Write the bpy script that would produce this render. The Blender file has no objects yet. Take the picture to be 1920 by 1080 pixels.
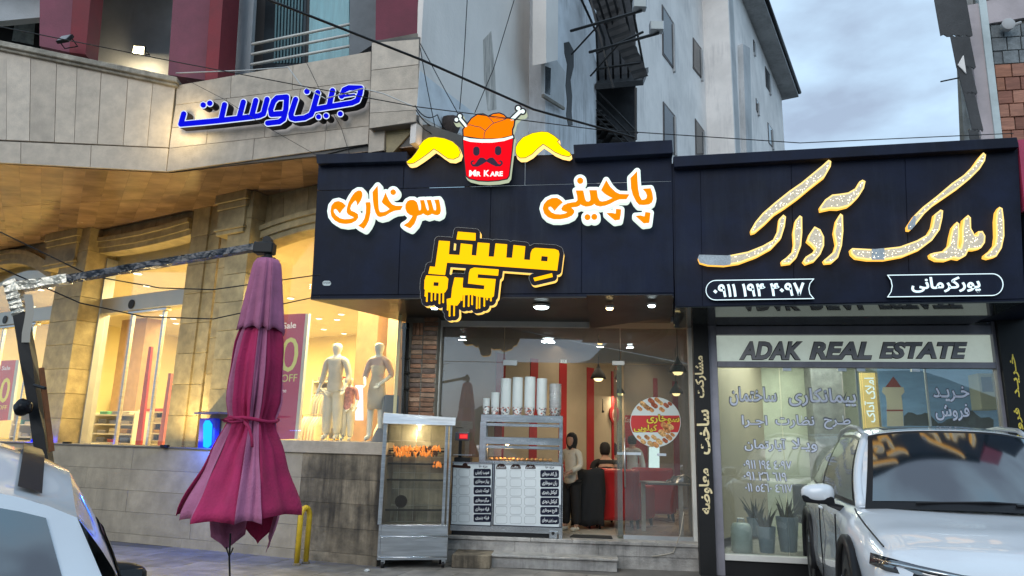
import bpy, bmesh, math, random
import numpy as np
from mathutils import Vector, Matrix
random.seed(7)
S = bpy.context.scene
COL = S.collection
PI = math.pi
R = math.radians
# ---------------------------------------------------------------- camera
FPX = 1332.0
PITCH, ROLL, EYE = R(12.5), R(1.415), 1.6
F_ = Vector((0, math.cos(PITCH), math.sin(PITCH)))
R0 = Vector((1, 0, 0)); U0 = Vector((0, -math.sin(PITCH), math.cos(PITCH)))
R_ = R0*math.cos(ROLL)+U0*math.sin(ROLL); U_ = U0*math.cos(ROLL)-R0*math.sin(ROLL)
CAM = Vector((0, 0, EYE))
cd = bpy.data.cameras.new('camera'); cam = bpy.data.objects.new('camera', cd); COL.objects.link(cam)
cd.sensor_width = 36; cd.lens = 36*FPX/1920; cd.clip_start = .05; cd.clip_end = 2000
cam.matrix_world = Matrix(((R_.x, U_.x, -F_.x, 0), (R_.y, U_.y, -F_.y, 0), (R_.z, U_.z, -F_.z, EYE), (0, 0, 0, 1)))
S.camera = cam
# ---------------------------------------------------------------- sky and sun
SUN_EL, SUN_ROT = R(14), R(215)
W = bpy.data.worlds.new('World'); S.world = W; W.use_nodes = True
nt = W.node_tree; nt.nodes.clear()
def wn(t, **k):
    n = nt.nodes.new(t)
    for a, b in k.items(): setattr(n, a, b)
    return n
sky = wn('ShaderNodeTexSky', sky_type='NISHITA', sun_disc=False, sun_elevation=SUN_EL, sun_rotation=SUN_ROT, dust_density=1.5)
bg1 = wn('ShaderNodeBackground'); bg1.inputs[1].default_value = .10
tc = wn('ShaderNodeTexCoord')
mp = wn('ShaderNodeMapping'); mp.inputs['Scale'].default_value = (1.3, 1.3, 2.8); mp.inputs['Location'].default_value = (.35, .1, .2)
n1 = wn('ShaderNodeTexNoise'); n1.inputs['Scale'].default_value = 2.5; n1.inputs['Detail'].default_value = 6; n1.inputs['Roughness'].default_value = .5
cr = wn('ShaderNodeValToRGB'); cr.color_ramp.elements[0].position = .36; cr.color_ramp.elements[1].position = .66
cr.color_ramp.elements[0].color = (.38, .62, .84, 1); cr.color_ramp.elements[1].color = (.28, .35, .46, 1)
e = cr.color_ramp.elements.new(.5); e.color = (.44, .60, .76, 1)
bg2 = wn('ShaderNodeBackground'); bg2.inputs[1].default_value = 1.4
mx = wn('ShaderNodeMixShader'); mx.inputs[0].default_value = .9
out = wn('ShaderNodeOutputWorld')
L = nt.links.new
L(tc.outputs['Generated'], mp.inputs['Vector']); L(mp.outputs[0], n1.inputs['Vector']); L(n1.outputs['Fac'], cr.inputs[0])
L(cr.outputs[0], bg2.inputs[0]); L(sky.outputs[0], bg1.inputs[0]); L(bg1.outputs[0], mx.inputs[1]); L(bg2.outputs[0], mx.inputs[2]); L(mx.outputs[0], out.inputs[0])
sl = bpy.data.lights.new('sun', 'SUN'); sl.energy = 1.0; sl.angle = R(40); sl.color = (1, .96, .92)
sun = bpy.data.objects.new('sun', sl); COL.objects.link(sun)
sun.rotation_euler = (R(58), 0, R(-25))
S.view_settings.view_transform = 'Standard'; S.view_settings.look = 'None'; S.view_settings.gamma = 1; S.view_settings.exposure = .2
S.render.engine = 'CYCLES'
S.cycles.use_denoising = True; S.cycles.max_bounces = 6; S.cycles.transparent_max_bounces = 24; S.cycles.diffuse_bounces = 4
S.cycles.sample_clamp_indirect = 4; S.cycles.caustics_reflective = False; S.cycles.caustics_refractive = False
# ---------------------------------------------------------------- survey helpers: sight line to a wall, a level or a distance
def ray(x, y): return F_+R_*((x-960)/FPX)+U_*((540-y)/FPX)
def atz(x, y, z): d = ray(x, y); return CAM+d*((z-EYE)/d.z)
def atY(x, y, Y): d = ray(x, y); return CAM+d*(Y/d.y)
class Plane:
    def __init__(s, a, b=None, ang=None):
        s.a = Vector((a[0], a[1], 0))
        s.u = (Vector((b[0]-a[0], b[1]-a[1], 0)).normalized() if b else Vector((math.cos(R(ang)), math.sin(R(ang)), 0)))
        s.n = Vector((s.u.y, -s.u.x, 0))
    def sz(s, x, y, o=0):
        d = ray(x, y); t = ((s.a+s.n*o-CAM).dot(s.n))/d.dot(s.n); P = CAM+d*t
        return ((P-s.a).dot(s.u), P.z)
    def w(s, q, z, o=0): return s.a+s.u*q+s.n*o+Vector((0, 0, z))
    def px(s, x, y, o=0): q = s.sz(x, y, o); return s.w(q[0], q[1], o)
# ---------------------------------------------------------------- mesh builder
class MB:
    def __init__(s): s.v = []; s.f = []
    def add(s, v, f):
        k = len(s.v); s.v += [Vector(p) for p in v]; s.f += [[i+k for i in q] for q in f]; return s
    def hexa(s, p): return s.add(p, [(0, 1, 2, 3), (7, 6, 5, 4), (0, 4, 5, 1), (1, 5, 6, 2), (2, 6, 7, 3), (3, 7, 4, 0)])
    def box(s, a, b):
        x0, y0, z0 = a; x1, y1, z1 = b
        return s.hexa([(x0, y0, z0), (x0, y1, z0), (x1, y1, z0), (x1, y0, z0), (x0, y0, z1), (x0, y1, z1), (x1, y1, z1), (x1, y0, z1)])
    def pb(s, pl, q0, q1, z0, z1, o0, o1):
        return s.hexa([pl.w(q0, z0, o1), pl.w(q0, z0, o0), pl.w(q1, z0, o0), pl.w(q1, z0, o1), pl.w(q0, z1, o1), pl.w(q0, z1, o0), pl.w(q1, z1, o0), pl.w(q1, z1, o1)])
    def prism(s, pts, d):
        n = len(pts); d = Vector(d); P = [Vector(p) for p in pts]
        return s.add(P+[p+d for p in P], [list(range(n))[::-1], list(range(n, 2*n))]+[(i, (i+1) % n, n+(i+1) % n, n+i) for i in range(n)])
    def pp(s, pl, pix, o0, o1):     # outline seen on the plane at offset o1, carried back to o0
        P = [pl.px(x, y, o1) for x, y in pix]; return s.prism(P, pl.n*(o0-o1))
    def tube(s, pts, r, n=8, cap=True):
        P = [Vector(p) for p in pts]; rr = r if isinstance(r, (list, tuple)) else [r]*len(P)
        base = len(s.v); up = None
        for i, p in enumerate(P):
            t = (P[min(i+1, len(P)-1)]-P[max(i-1, 0)]).normalized()
            if up is None: up = Vector((0, 0, 1)) if abs(t.z) < .9 else Vector((0, 1, 0))
            x = t.cross(up).normalized(); y = x.cross(t).normalized(); up = y
            for k in range(n):
                a = 2*PI*k/n; s.v.append(p+(x*math.cos(a)+y*math.sin(a))*rr[i])
        for i in range(len(P)-1):
            for k in range(n):
                a = base+i*n+k; b = base+i*n+(k+1) % n; s.f.append([a, b, b+n, a+n])
        if cap: s.f.append([base+k for k in range(n)][::-1]); s.f.append([base+(len(P)-1)*n+k for k in range(n)])
        return s
    def lathe(s, c, prof, n=24, axis=None):   # prof (r, h) along axis
        ax = Vector(axis or (0, 0, 1)).normalized(); t = Vector((1, 0, 0)) if abs(ax.x) < .9 else Vector((0, 1, 0))
        x = ax.cross(t).normalized(); y = ax.cross(x); c = Vector(c); base = len(s.v)
        for r, h in prof:
            for k in range(n): a = 2*PI*k/n; s.v.append(c+ax*h+(x*math.cos(a)+y*math.sin(a))*max(r, 1e-4))
        for i in range(len(prof)-1):
            for k in range(n):
                a = base+i*n+k; b = base+i*n+(k+1) % n; s.f.append([a, b, b+n, a+n])
        s.f.append([base+k for k in range(n)][::-1]); s.f.append([base+(len(prof)-1)*n+k for k in range(n)])
        return s
    def grid(s, P):      # rows of points
        base = len(s.v); m = len(P[0])
        for row in P: s.v += [Vector(p) for p in row]
        for i in range(len(P)-1):
            for j in range(m-1): a = base+i*m+j; s.f.append([a, a+1, a+m+1, a+m])
        return s
    def mesh(s, name):
        me = bpy.data.meshes.new(name); me.from_pydata([tuple(p) for p in s.v], [], s.f); return me
def fixn(me):
    bm = bmesh.new(); bm.from_mesh(me); bmesh.ops.recalc_face_normals(bm, faces=bm.faces); bm.to_mesh(me); bm.free()
def tag(o, label=None, cat=None, group=None, kind=None):
    for k, v in (('label', label), ('category', cat), ('group', group), ('kind', kind)):
        if v: o[k] = v
    return o
def thing(name, label, cat, loc=(0, 0, 0), rz=0, group=None):
    o = bpy.data.objects.new(name, None); COL.objects.link(o); o.empty_display_size = .1
    o.matrix_world = Matrix.Translation(Vector(loc)) @ Matrix.Rotation(rz, 4, 'Z')
    o['_m'] = 1; MW[o.name] = o.matrix_world.copy(); del o['_m']
    return tag(o, label, cat, group)
MW = {}
def put(name, me, mat, parent=None, local=False, smooth=False, bevel=0, fix=True, kind=None, label=None, seg=1, auto=None):
    """link a mesh; world-built vertices are moved into the frame of their thing"""
    if isinstance(me, MB): me = me.mesh(name)
    if fix: fixn(me)
    o = bpy.data.objects.new(name, me); COL.objects.link(o)
    if not me.materials and mat: me.materials.append(mat)
    if parent is not None:
        pm = MW[parent.name]
        if not local: me.transform(pm.inverted())
        o.parent = parent; MW[o.name] = pm
    else:
        if not local and len(me.vertices):
            co = np.empty(len(me.vertices)*3); me.vertices.foreach_get('co', co); co = co.reshape(-1, 3)
            c = Vector(((co[:, 0].min()+co[:, 0].max())/2, (co[:, 1].min()+co[:, 1].max())/2, co[:, 2].min()))
            me.transform(Matrix.Translation(-c)); o.location = c; MW[o.name] = Matrix.Translation(c)
        else: MW[o.name] = Matrix.Identity(4)
    if smooth: me.polygons.foreach_set('use_smooth', [True]*len(me.polygons))
    if auto is not None:
        me.polygons.foreach_set('use_smooth', [True]*len(me.polygons)); me.set_sharp_from_angle(angle=R(auto))
    if bevel:
        b = o.modifiers.new('bevel', 'BEVEL'); b.width = bevel; b.segments = seg; b.limit_method = 'ANGLE'; b.harden_normals = False
    if kind: o['kind'] = kind
    if label: o['label'] = label
    return o
def struct(name, mb, mat, **k): return put(name, mb, mat, kind='structure', **k)
# ---------------------------------------------------------------- materials
MATS = {}
def mat(name, col, rough=.6, metal=0, var=.15, vs=2.5, rnd=0, bump=.15, bs=40, streak=0, slo=.25, scol=None, spec=.5, coat=0, emis=None, es=0, spots=0, stretch=None):
    if name in MATS: return MATS[name]
    m = bpy.data.materials.new(name); m.use_nodes = True; t = m.node_tree; b = t.nodes['Principled BSDF']
    def N(ty, **k):
        n = t.nodes.new(ty)
        for a, c in k.items(): setattr(n, a, c)
        return n
    def K(a, c): t.links.new(a, c)
    b.inputs['Roughness'].default_value = rough; b.inputs['Metallic'].default_value = metal; b.inputs['Specular IOR Level'].default_value = spec
    b.inputs['Coat Weight'].default_value = coat; b.inputs['Coat Roughness'].default_value = .04
    geo = N('ShaderNodeNewGeometry'); oi = N('ShaderNodeObjectInfo')
    vm = N('ShaderNodeVectorMath', operation='SCALE'); 
    cmb = N('ShaderNodeCombineXYZ'); K(oi.outputs['Random'], cmb.inputs[0]); K(oi.outputs['Random'], cmb.inputs[2]); K(cmb.outputs[0], vm.inputs[0]); vm.inputs['Scale'].default_value = 37 if rnd else 0
    ad = N('ShaderNodeVectorMath', operation='ADD'); K(geo.outputs['Position'], ad.inputs[0]); K(vm.outputs[0], ad.inputs[1])
    vec = ad.outputs[0]
    if stretch:
        mp_ = N('ShaderNodeMapping'); mp_.inputs['Scale'].default_value = stretch; K(vec, mp_.inputs[0]); vec = mp_.outputs[0]
    nz = N('ShaderNodeTexNoise'); nz.inputs['Scale'].default_value = vs; nz.inputs['Detail'].default_value = 8; nz.inputs['Roughness'].default_value = .62; K(vec, nz.inputs['Vector'])
    mr = N('ShaderNodeMapRange'); mr.inputs['From Min'].default_value = .36; mr.inputs['From Max'].default_value = .64; mr.inputs['To Min'].default_value = 1-var; mr.inputs['To Max'].default_value = 1+var; K(nz.outputs['Fac'], mr.inputs['Value'])
    nl = N('ShaderNodeTexNoise'); nl.inputs['Scale'].default_value = vs*.27; nl.inputs['Detail'].default_value = 5; nl.inputs['Distortion'].default_value = .6; K(vec, nl.inputs['Vector'])
    ml = N('ShaderNodeMapRange'); ml.inputs['From Min'].default_value = .35; ml.inputs['From Max'].default_value = .65; ml.inputs['To Min'].default_value = 1-var*.6; ml.inputs['To Max'].default_value = 1+var*.6; K(nl.outputs['Fac'], ml.inputs['Value'])
    mm_ = N('ShaderNodeMath', operation='MULTIPLY'); K(mr.outputs[0], mm_.inputs[0]); K(ml.outputs[0], mm_.inputs[1]); fac = mm_.outputs[0]
    if rnd:
        mr2 = N('ShaderNodeMapRange'); mr2.inputs['To Min'].default_value = 1-rnd; mr2.inputs['To Max'].default_value = 1+rnd; K(oi.outputs['Random'], mr2.inputs['Value'])
        mu = N('ShaderNodeMath', operation='MULTIPLY'); K(fac, mu.inputs[0]); K(mr2.outputs[0], mu.inputs[1]); fac = mu.outputs[0]
    vv = N('ShaderNodeVectorMath', operation='SCALE'); vv.inputs[0].default_value = col[:3]; K(fac, vv.inputs['Scale'])
    c = vv.outputs[0]
    if streak:
        mp2 = N('ShaderNodeMapping'); mp2.inputs['Scale'].default_value = (5, 5, .45); K(geo.outputs['Position'], mp2.inputs[0])
        n2 = N('ShaderNodeTexNoise'); n2.inputs['Scale'].default_value = 1.3; n2.inputs['Detail'].default_value = 9; n2.inputs['Roughness'].default_value = .7; K(mp2.outputs[0], n2.inputs['Vector'])
        n3 = N('ShaderNodeTexNoise'); n3.inputs['Scale'].default_value = .7; n3.inputs['Detail'].default_value = 5; K(geo.outputs['Position'], n3.inputs['Vector'])
        m3 = N('ShaderNodeMath', operation='MULTIPLY'); K(n2.outputs['Fac'], m3.inputs[0]); K(n3.outputs['Fac'], m3.inputs[1])
        r3 = N('ShaderNodeMapRange'); r3.inputs['From Min'].default_value = slo; r3.inputs['From Max'].default_value = slo+.17; r3.inputs['To Max'].default_value = streak; K(m3.outputs[0], r3.inputs['Value'])
        mc = N('ShaderNodeMix', data_type='RGBA'); K(r3.outputs[0], mc.inputs['Factor']); K(c, mc.inputs['A']); mc.inputs['B'].default_value = (*(scol or (.05, .045, .04)), 1); c = mc.outputs['Result']
    K(c, b.inputs['Base Color'])
    rr = N('ShaderNodeMapRange'); rr.inputs['To Min'].default_value = max(0, rough-.12); rr.inputs['To Max'].default_value = min(1, rough+.12); K(nz.outputs['Fac'], rr.inputs['Value'])
    if rough > .12: K(rr.outputs[0], b.inputs['Roughness'])
    if bump:
        nb = N('ShaderNodeTexNoise'); nb.inputs['Scale'].default_value = bs; nb.inputs['Detail'].default_value = 4; K(vec, nb.inputs['Vector'])
        bp = N('ShaderNodeBump'); bp.inputs['Strength'].default_value = bump; bp.inputs['Distance'].default_value = .02; K(nb.outputs['Fac'], bp.inputs['Height']); K(bp.outputs[0], b.inputs['Normal'])
    if emis:
        b.inputs['Emission Color'].default_value = (*emis, 1); b.inputs['Emission Strength'].default_value = es
    MATS[name] = m; return m
def plain(name, col, rough=.5, metal=0, emis=None, es=0, coat=0): return mat(name, col, rough, metal, var=.04, bump=0, emis=emis, es=es, coat=coat, spec=.15 if max(col) < .06 else .5)
def glow(name, col, st):
    if name in MATS: return MATS[name]
    m = bpy.data.materials.new(name); m.use_nodes = True; t = m.node_tree; t.nodes.clear()
    e = t.nodes.new('ShaderNodeEmission'); e.inputs[0].default_value = (*col, 1); e.inputs[1].default_value = st
    o = t.nodes.new('ShaderNodeOutputMaterial'); t.links.new(e.outputs[0], o.inputs[0])
    if st < 8: m.cycles.emission_sampling = 'NONE' if st < 1.2 else 'AUTO'
    MATS[name] = m; return m
def glass(name, tint=(.93, .96, .95), f0=.06, dirt=.03, rough=0.0):
    if name in MATS: return MATS[name]
    m = bpy.data.materials.new(name); m.use_nodes = True; t = m.node_tree; t.nodes.clear()
    N = t.nodes.new; K = t.links.new
    tr = N('ShaderNodeBsdfTransparent'); tr.inputs[0].default_value = (*tint, 1)
    gl = N('ShaderNodeBsdfGlossy'); gl.inputs['Roughness'].default_value = rough
    df = N('ShaderNodeBsdfDiffuse'); df.inputs[0].default_value = (.6, .62, .62, 1)
    lw = N('ShaderNodeLayerWeight'); lw.inputs['Blend'].default_value = .5
    pw = N('ShaderNodeMath'); pw.operation = 'POWER'; pw.inputs[1].default_value = 4
    ma = N('ShaderNodeMath'); ma.operation = 'MULTIPLY_ADD'; ma.inputs[1].default_value = 1-f0; ma.inputs[2].default_value = f0
    K(lw.outputs['Facing'], pw.inputs[0]); K(pw.outputs[0], ma.inputs[0])
    m1 = N('ShaderNodeMixShader'); K(ma.outputs[0], m1.inputs[0]); K(tr.outputs[0], m1.inputs[1]); K(gl.outputs[0], m1.inputs[2])
    nz = N('ShaderNodeTexNoise'); nz.inputs['Scale'].default_value = 1.6; nz.inputs['Detail'].default_value = 6
    ge = N('ShaderNodeNewGeometry'); K(ge.outputs['Position'], nz.inputs['Vector'])
    md = N('ShaderNodeMath'); md.operation = 'MULTIPLY'; md.inputs[1].default_value = dirt*2; K(nz.outputs['Fac'], md.inputs[0])
    m2 = N('ShaderNodeMixShader'); K(md.outputs[0], m2.inputs[0]); K(m1.outputs[0], m2.inputs[1]); K(df.outputs[0], m2.inputs[2])
    o = N('ShaderNodeOutputMaterial'); K(m2.outputs[0], o.inputs[0]); MATS[name] = m; return m
# ---------------------------------------------------------------- lettering
FORMS = {}
for nm, iso, fin, ini, med in (
    ('ا', 0xFE8D, 0xFE8E, 0, 0), ('آ', 0xFE81, 0xFE82, 0, 0), ('ب', 0xFE8F, 0xFE90, 0xFE91, 0xFE92), ('پ', 0xFB56, 0xFB57, 0xFB58, 0xFB59),
    ('ت', 0xFE95, 0xFE96, 0xFE97, 0xFE98), ('ج', 0xFE9D, 0xFE9E, 0xFE9F, 0xFEA0), ('چ', 0xFB7A, 0xFB7B, 0xFB7C, 0xFB7D), ('ح', 0xFEA1, 0xFEA2, 0xFEA3, 0xFEA4),
    ('خ', 0xFEA5, 0xFEA6, 0xFEA7, 0xFEA8), ('د', 0xFEA9, 0xFEAA, 0, 0), ('ر', 0xFEAD, 0xFEAE, 0, 0), ('ز', 0xFEAF, 0xFEB0, 0, 0), ('س', 0xFEB1, 0xFEB2, 0xFEB3, 0xFEB4),
    ('ش', 0xFEB5, 0xFEB6, 0xFEB7, 0xFEB8), ('ض', 0xFEBD, 0xFEBE, 0xFEBF, 0xFEC0), ('ط', 0xFEC1, 0xFEC2, 0xFEC3, 0xFEC4), ('ظ', 0xFEC5, 0xFEC6, 0xFEC7, 0xFEC8),
    ('ع', 0xFEC9, 0xFECA, 0xFECB, 0xFECC), ('ف', 0xFED1, 0xFED2, 0xFED3, 0xFED4), ('ق', 0xFED5, 0xFED6, 0xFED7, 0xFED8), ('ک', 0xFB8E, 0xFB8F, 0xFB90, 0xFB91),
    ('گ', 0xFB92, 0xFB93, 0xFB94, 0xFB95), ('ل', 0xFEDD, 0xFEDE, 0xFEDF, 0xFEE0), ('م', 0xFEE1, 0xFEE2, 0xFEE3, 0xFEE4), ('ن', 0xFEE5, 0xFEE6, 0xFEE7, 0xFEE8),
    ('و', 0xFEED, 0xFEEE, 0, 0), ('ه', 0xFEE9, 0xFEEA, 0xFEEB, 0xFEEC), ('ی', 0xFBFC, 0xFBFD, 0xFBFE, 0xFBFF)):
    FORMS[nm] = (iso, fin, ini, med)
def shape(txt):
    txt = txt.replace('لا', '\u0001')
    out = []
    for i, c in enumerate(txt):
        prev = txt[i-1] if i else ' '; nxt = txt[i+1] if i+1 < len(txt) else ' '
        def joins_next(ch): return ch == 'ـ' or (ch in FORMS and FORMS[ch][2] != 0)
        def joins_prev(ch): return ch == 'ـ' or ch in FORMS or ch == '\u0001'
        jp = joins_next(prev); jn = joins_prev(nxt)
        if c == '\u0001': out.append(chr(0xFEFC if jp else 0xFEFB)); continue
        if c not in FORMS: out.append(c); continue
        iso, fin, ini, med = FORMS[c]
        if ini and jn: out.append(chr(med if jp else ini))
        else: out.append(chr(fin if jp else iso))
    s = out[::-1]
    # digits stay left to right
    res = []; run = []
    for c in s:
        if c.isdigit(): run.append(c)
        else: res += run[::-1]; run = []; res.append(c)
    return ''.join(res+run[::-1])
def curve_mesh(c):
    o = bpy.data.objects.new('t', c); COL.objects.link(o); bpy.context.view_layer.update()
    me = bpy.data.meshes.new_from_object(o.evaluated_get(bpy.context.evaluated_depsgraph_get())); bpy.data.objects.remove(o); return me
def text_mesh(body, bold=0, depth=.004, res=2, shear=0):
    c = bpy.data.curves.new('lettering', 'FONT'); c.body = body; c.resolution_u = res; c.offset = bold; c.extrude = depth; c.shear = shear; c.fill_mode = 'BOTH'
    return curve_mesh(c)
def text_on(name, body, pl, box, o, m, parent=None, bold=.0, depth=.003, rot=0, kind=None, res=3, shear=0, unfix=False, stroke=None):
    """lettering filling box = (s0, z0, s1, z1) on plane pl at offset o"""
    me = text_mesh(body, bold, .01, res, shear)
    n = len(me.vertices); co = np.empty(n*3); me.vertices.foreach_get('co', co); co = co.reshape(-1, 3)
    if rot: co[:, 0], co[:, 1] = (-co[:, 1].copy(), co[:, 0].copy()) if rot > 0 else (co[:, 1].copy(), -co[:, 0].copy())
    mn = co[:, :2].min(0); mxx = co[:, :2].max(0); s0, z0, s1, z1 = box
    co[:, 0] = s0+(co[:, 0]-mn[0])/(mxx[0]-mn[0])*(s1-s0); co[:, 1] = z0+(co[:, 1]-mn[1])/(mxx[1]-mn[1])*(z1-z0)
    zz = (co[:, 2]/.02)*depth+depth/2
    W3 = np.array([pl.a[:]])+np.outer(co[:, 0], pl.u[:])+np.outer(zz+o, pl.n[:]); W3[:, 2] += co[:, 1]
    me.vertices.foreach_set('co', W3.ravel()); me.update(); me.materials.clear()
    return put(name, me, m, parent, fix=False, kind=kind)
def pxbox(pl, x0, y0, x1, y1, o=0):   # picture-left, top, right, bottom -> box on plane
    a = pl.sz(x0, (y0+y1)/2, o); b = pl.sz(x1, (y0+y1)/2, o); t = pl.sz((x0+x1)/2, y0, o); c = pl.sz((x0+x1)/2, y1, o)
    return (a[0], c[1], b[0], t[1])
# signed distance outlines for hand-drawn letters
class Ink:
    def __init__(s, ox=0, oy=0, sc=1.): s.ox, s.oy, s.sc = ox, oy, sc; s.add_ = []; s.sub_ = []
    def _p(s, pts): return [(x/s.sc+s.ox, y/s.sc+s.oy) for x, y in pts]
    def poly(s, pts, sub=False): (s.sub_ if sub else s.add_).append(('p', s._p(pts), 0)); return s
    def line(s, pts, hw): s.add_.append(('l', s._p(pts), hw/s.sc)); return s
    def dot(s, x, y, r): s.add_.append(('l', s._p([(x, y), (x+.01, y)]), r/s.sc)); return s
    def field(s, pad=14, step=.5):
        pad = pad+max([k[2] for k in s.add_]+[0]); P = np.array([p for k in s.add_ for p in k[1]]); x0, y0 = P.min(0)-pad; x1, y1 = P.max(0)+pad
        xs = np.arange(x0, x1, step); ys = np.arange(y0, y1, step); X, Y = np.meshgrid(xs, ys)
        def segd(pts, closed):
            d = np.full(X.shape, 1e9); n = len(pts)
            for i in range(n if closed else n-1):
                ax, ay = pts[i]; bx, by = pts[(i+1) % n]; dx, dy = bx-ax, by-ay; L2 = dx*dx+dy*dy+1e-12
                t = np.clip(((X-ax)*dx+(Y-ay)*dy)/L2, 0, 1); d = np.minimum(d, np.hypot(X-ax-t*dx, Y-ay-t*dy))
            return d
        def sd(k):
            ty, pts, hw = k
            if ty == 'l': return segd(pts, False)-hw
            d = segd(pts, True); ins = np.zeros(X.shape, bool); n = len(pts)
            for i in range(n):
                ax, ay = pts[i]; bx, by = pts[(i+1) % n]
                if ay == by: continue
                c = ((ay > Y) != (by > Y)) & (X < (bx-ax)*(Y-ay)/(by-ay)+ax); ins ^= c
            return np.where(ins, -d, d)
        f = np.full(X.shape, 1e9)
        for k in s.add_: f = np.minimum(f, sd(k))
        for k in s.sub_: f = np.maximum(f, -sd(k))
        return xs, ys, f
def contours(xs, ys, f, lv, tol=.18):
    g = f-lv; g = np.where(np.abs(g) < 1e-6, 1e-6, g); ins = g < 0; h, w = g.shape; nxt = {}
    cells = np.argwhere((ins[:-1, :-1] != ins[1:, :-1]) | (ins[:-1, :-1] != ins[:-1, 1:]) | (ins[:-1, :-1] != ins[1:, 1:]))
    def pt(k):
        (i, j, i2, j2) = k; a, b = g[i, j], g[i2, j2]; t = a/(a-b); return (xs[j]+(xs[j2]-xs[j])*t, ys[i]+(ys[i2]-ys[i])*t)
    for i, j in cells:
        c = [(i, j), (i, j+1), (i+1, j+1), (i+1, j)]; v = [ins[q] for q in c]; en = []; ex = []
        for q in range(4):
            a, b = c[q], c[(q+1) % 4]
            if v[q] != v[(q+1) % 4]:
                k = (*a, *b) if a < b else (*b, *a)
                (en if v[q] else ex).append(k)
        for a, b in zip(en, ex): nxt[a] = b
    out = []
    while nxt:
        k0 = next(iter(nxt)); k = k0; loop = []
        while k in nxt: loop.append(pt(k)); k = nxt.pop(k)
        if len(loop) < 8: continue
        A = np.array(loop)
        # simplify
        keep = [0]
        def dp(a, b):
            if b <= a+1: return
            ab = A[b]-A[a]; l = np.hypot(*ab)+1e-9; d = np.abs((A[a+1:b, 0]-A[a, 0])*ab[1]-(A[a+1:b, 1]-A[a, 1])*ab[0])/l; k = int(d.argmax())
            if d[k] > tol: dp(a, a+1+k); keep.append(a+1+k); dp(a+1+k, b)
        m = len(A)//2; dp(0, m); keep.append(m); dp(m, len(A)-1)
        out.append([tuple(A[q]) for q in sorted(set(keep))])
    return out
def slab(name, loops, pl, o0, o1, m, parent, ops=None, side=None):
    """filled outlines (picture coords, read at offset ops) as a plate from offset o0 to o1"""
    ops = o1 if ops is None else ops
    c = bpy.data.curves.new('outline', 'CURVE'); c.dimensions = '2D'; c.fill_mode = 'BOTH'; c.extrude = .5
    for lp in loops:
        sp = c.splines.new('POLY'); sp.points.add(len(lp)-1); sp.use_cyclic_u = True
        for k, (x, y) in enumerate(lp): q = pl.sz(x, y, ops); sp.points[k].co = (q[0], q[1], 0, 1)
    me = curve_mesh(c); n = len(me.vertices); co = np.empty(n*3); me.vertices.foreach_get('co', co); co = co.reshape(-1, 3)
    W3 = np.array([pl.a[:]])+np.outer(co[:, 0], pl.u[:])+np.outer((co[:, 2]+.5)*(o1-o0)+o0, pl.n[:]); W3[:, 2] += co[:, 1]
    me.vertices.foreach_set('co', W3.ravel()); me.update(); me.materials.clear()
    o = put(name, me, m, parent, fix=False)
    if side:
        me.materials.append(side)
        for p in me.polygons:
            if abs(p.normal.dot((MW[parent.name].to_3x3().inverted() @ pl.n))) < .5: p.material_index = 1
    return o
def tiles4(name, pl, TL, TR, BR, BL, rows, cols, o0, o1, gap, ms, parent, jit=0, pxo=None):
    """pieces filling a four-cornered face; rows = fractions down, cols = list of fraction lists per row"""
    pxo = o1 if pxo is None else pxo
    c = [Vector(pl.sz(*p, pxo)) for p in (TL, TR, BR, BL)]
    def at(u, v): return (c[0]*(1-u)+c[1]*u)*(1-v)+(c[3]*(1-u)+c[2]*u)*v
    k = 0
    for i in range(len(rows)-1):
        cc = cols[i % len(cols)]
        for j in range(len(cc)-1):
            q = [at(cc[j], rows[i]), at(cc[j+1], rows[i]), at(cc[j+1], rows[i+1]), at(cc[j], rows[i+1])]
            ce = sum(q, Vector((0, 0)))/4; P = []
            for w in q:
                d = ce-w; d = Vector((math.copysign(min(gap/2, abs(d.x)*.5), d.x), math.copysign(min(gap/2, abs(d.y)*.5), d.y))); P.append(w+d)
            oo = o1+random.uniform(-jit, jit)
            mb = MB().prism([pl.w(w[0], w[1], o0) for w in P], pl.n*(oo-o0-.004))
            ns = len(mb.v); ch = .004
            inner = [w+(ce-w).normalized()*ch*1.5 for w in P]
            b0 = len(mb.v); mb.v += [pl.w(w[0], w[1], oo) for w in inner]
            mb.f.pop(1); mb.f.append([b0, b0+1, b0+2, b0+3])
            for e_ in range(4): mb.f.append([4+e_, 4+(e_+1) % 4, b0+(e_+1) % 4, b0+e_])
            put(name, mb, random.choice(ms), parent); k += 1
    return k
def disc(name, c, r, h, m, parent=None, axis=(0, 0, 1), n=20): return put(name, MB().lathe(c, [(r, 0), (r, h)], n, axis), m, parent, auto=40)
def lamp(name, loc, e, size, col=(1, .85, .6), typ='AREA', rot=(0, 0, 0), sy=None):
    l = bpy.data.lights.new(name, typ); l.energy = e; l.color = col
    if typ == 'AREA': l.size = size; 
    if typ == 'AREA' and sy: l.shape = 'RECTANGLE'; l.size_y = sy
    if typ != 'AREA': l.shadow_soft_size = size
    o = bpy.data.objects.new(name, l); COL.objects.link(o); o.location = loc; o.rotation_euler = rot; return o
# ================================================================ planes of the place
K = Plane((0, 10.43), ang=-5)          # front edge of the shop's floor slab
KS = Plane((0, 8.95), ang=-8.8)        # face of the left shop sign
AS = Plane((1.98, 8.66), ang=-12)      # face of the right shop sign
AD = Plane((2.55, 10.0), ang=-10)      # right shopfront
G = Plane((-11.63, 15.62), (-3.16, 10.78))   # glazed wall of the clothes store
WL = Plane((-6.29, 11.735), (-1.5, 9.85))    # podium wall
B1 = Plane((-5.38, 10.36), (-2.885, 9.58))   # balcony fronts
B0 = Plane((-7.81, 10.15), (-5.38, 10.36))
SOF = 5.6; POD = 1.43
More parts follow.
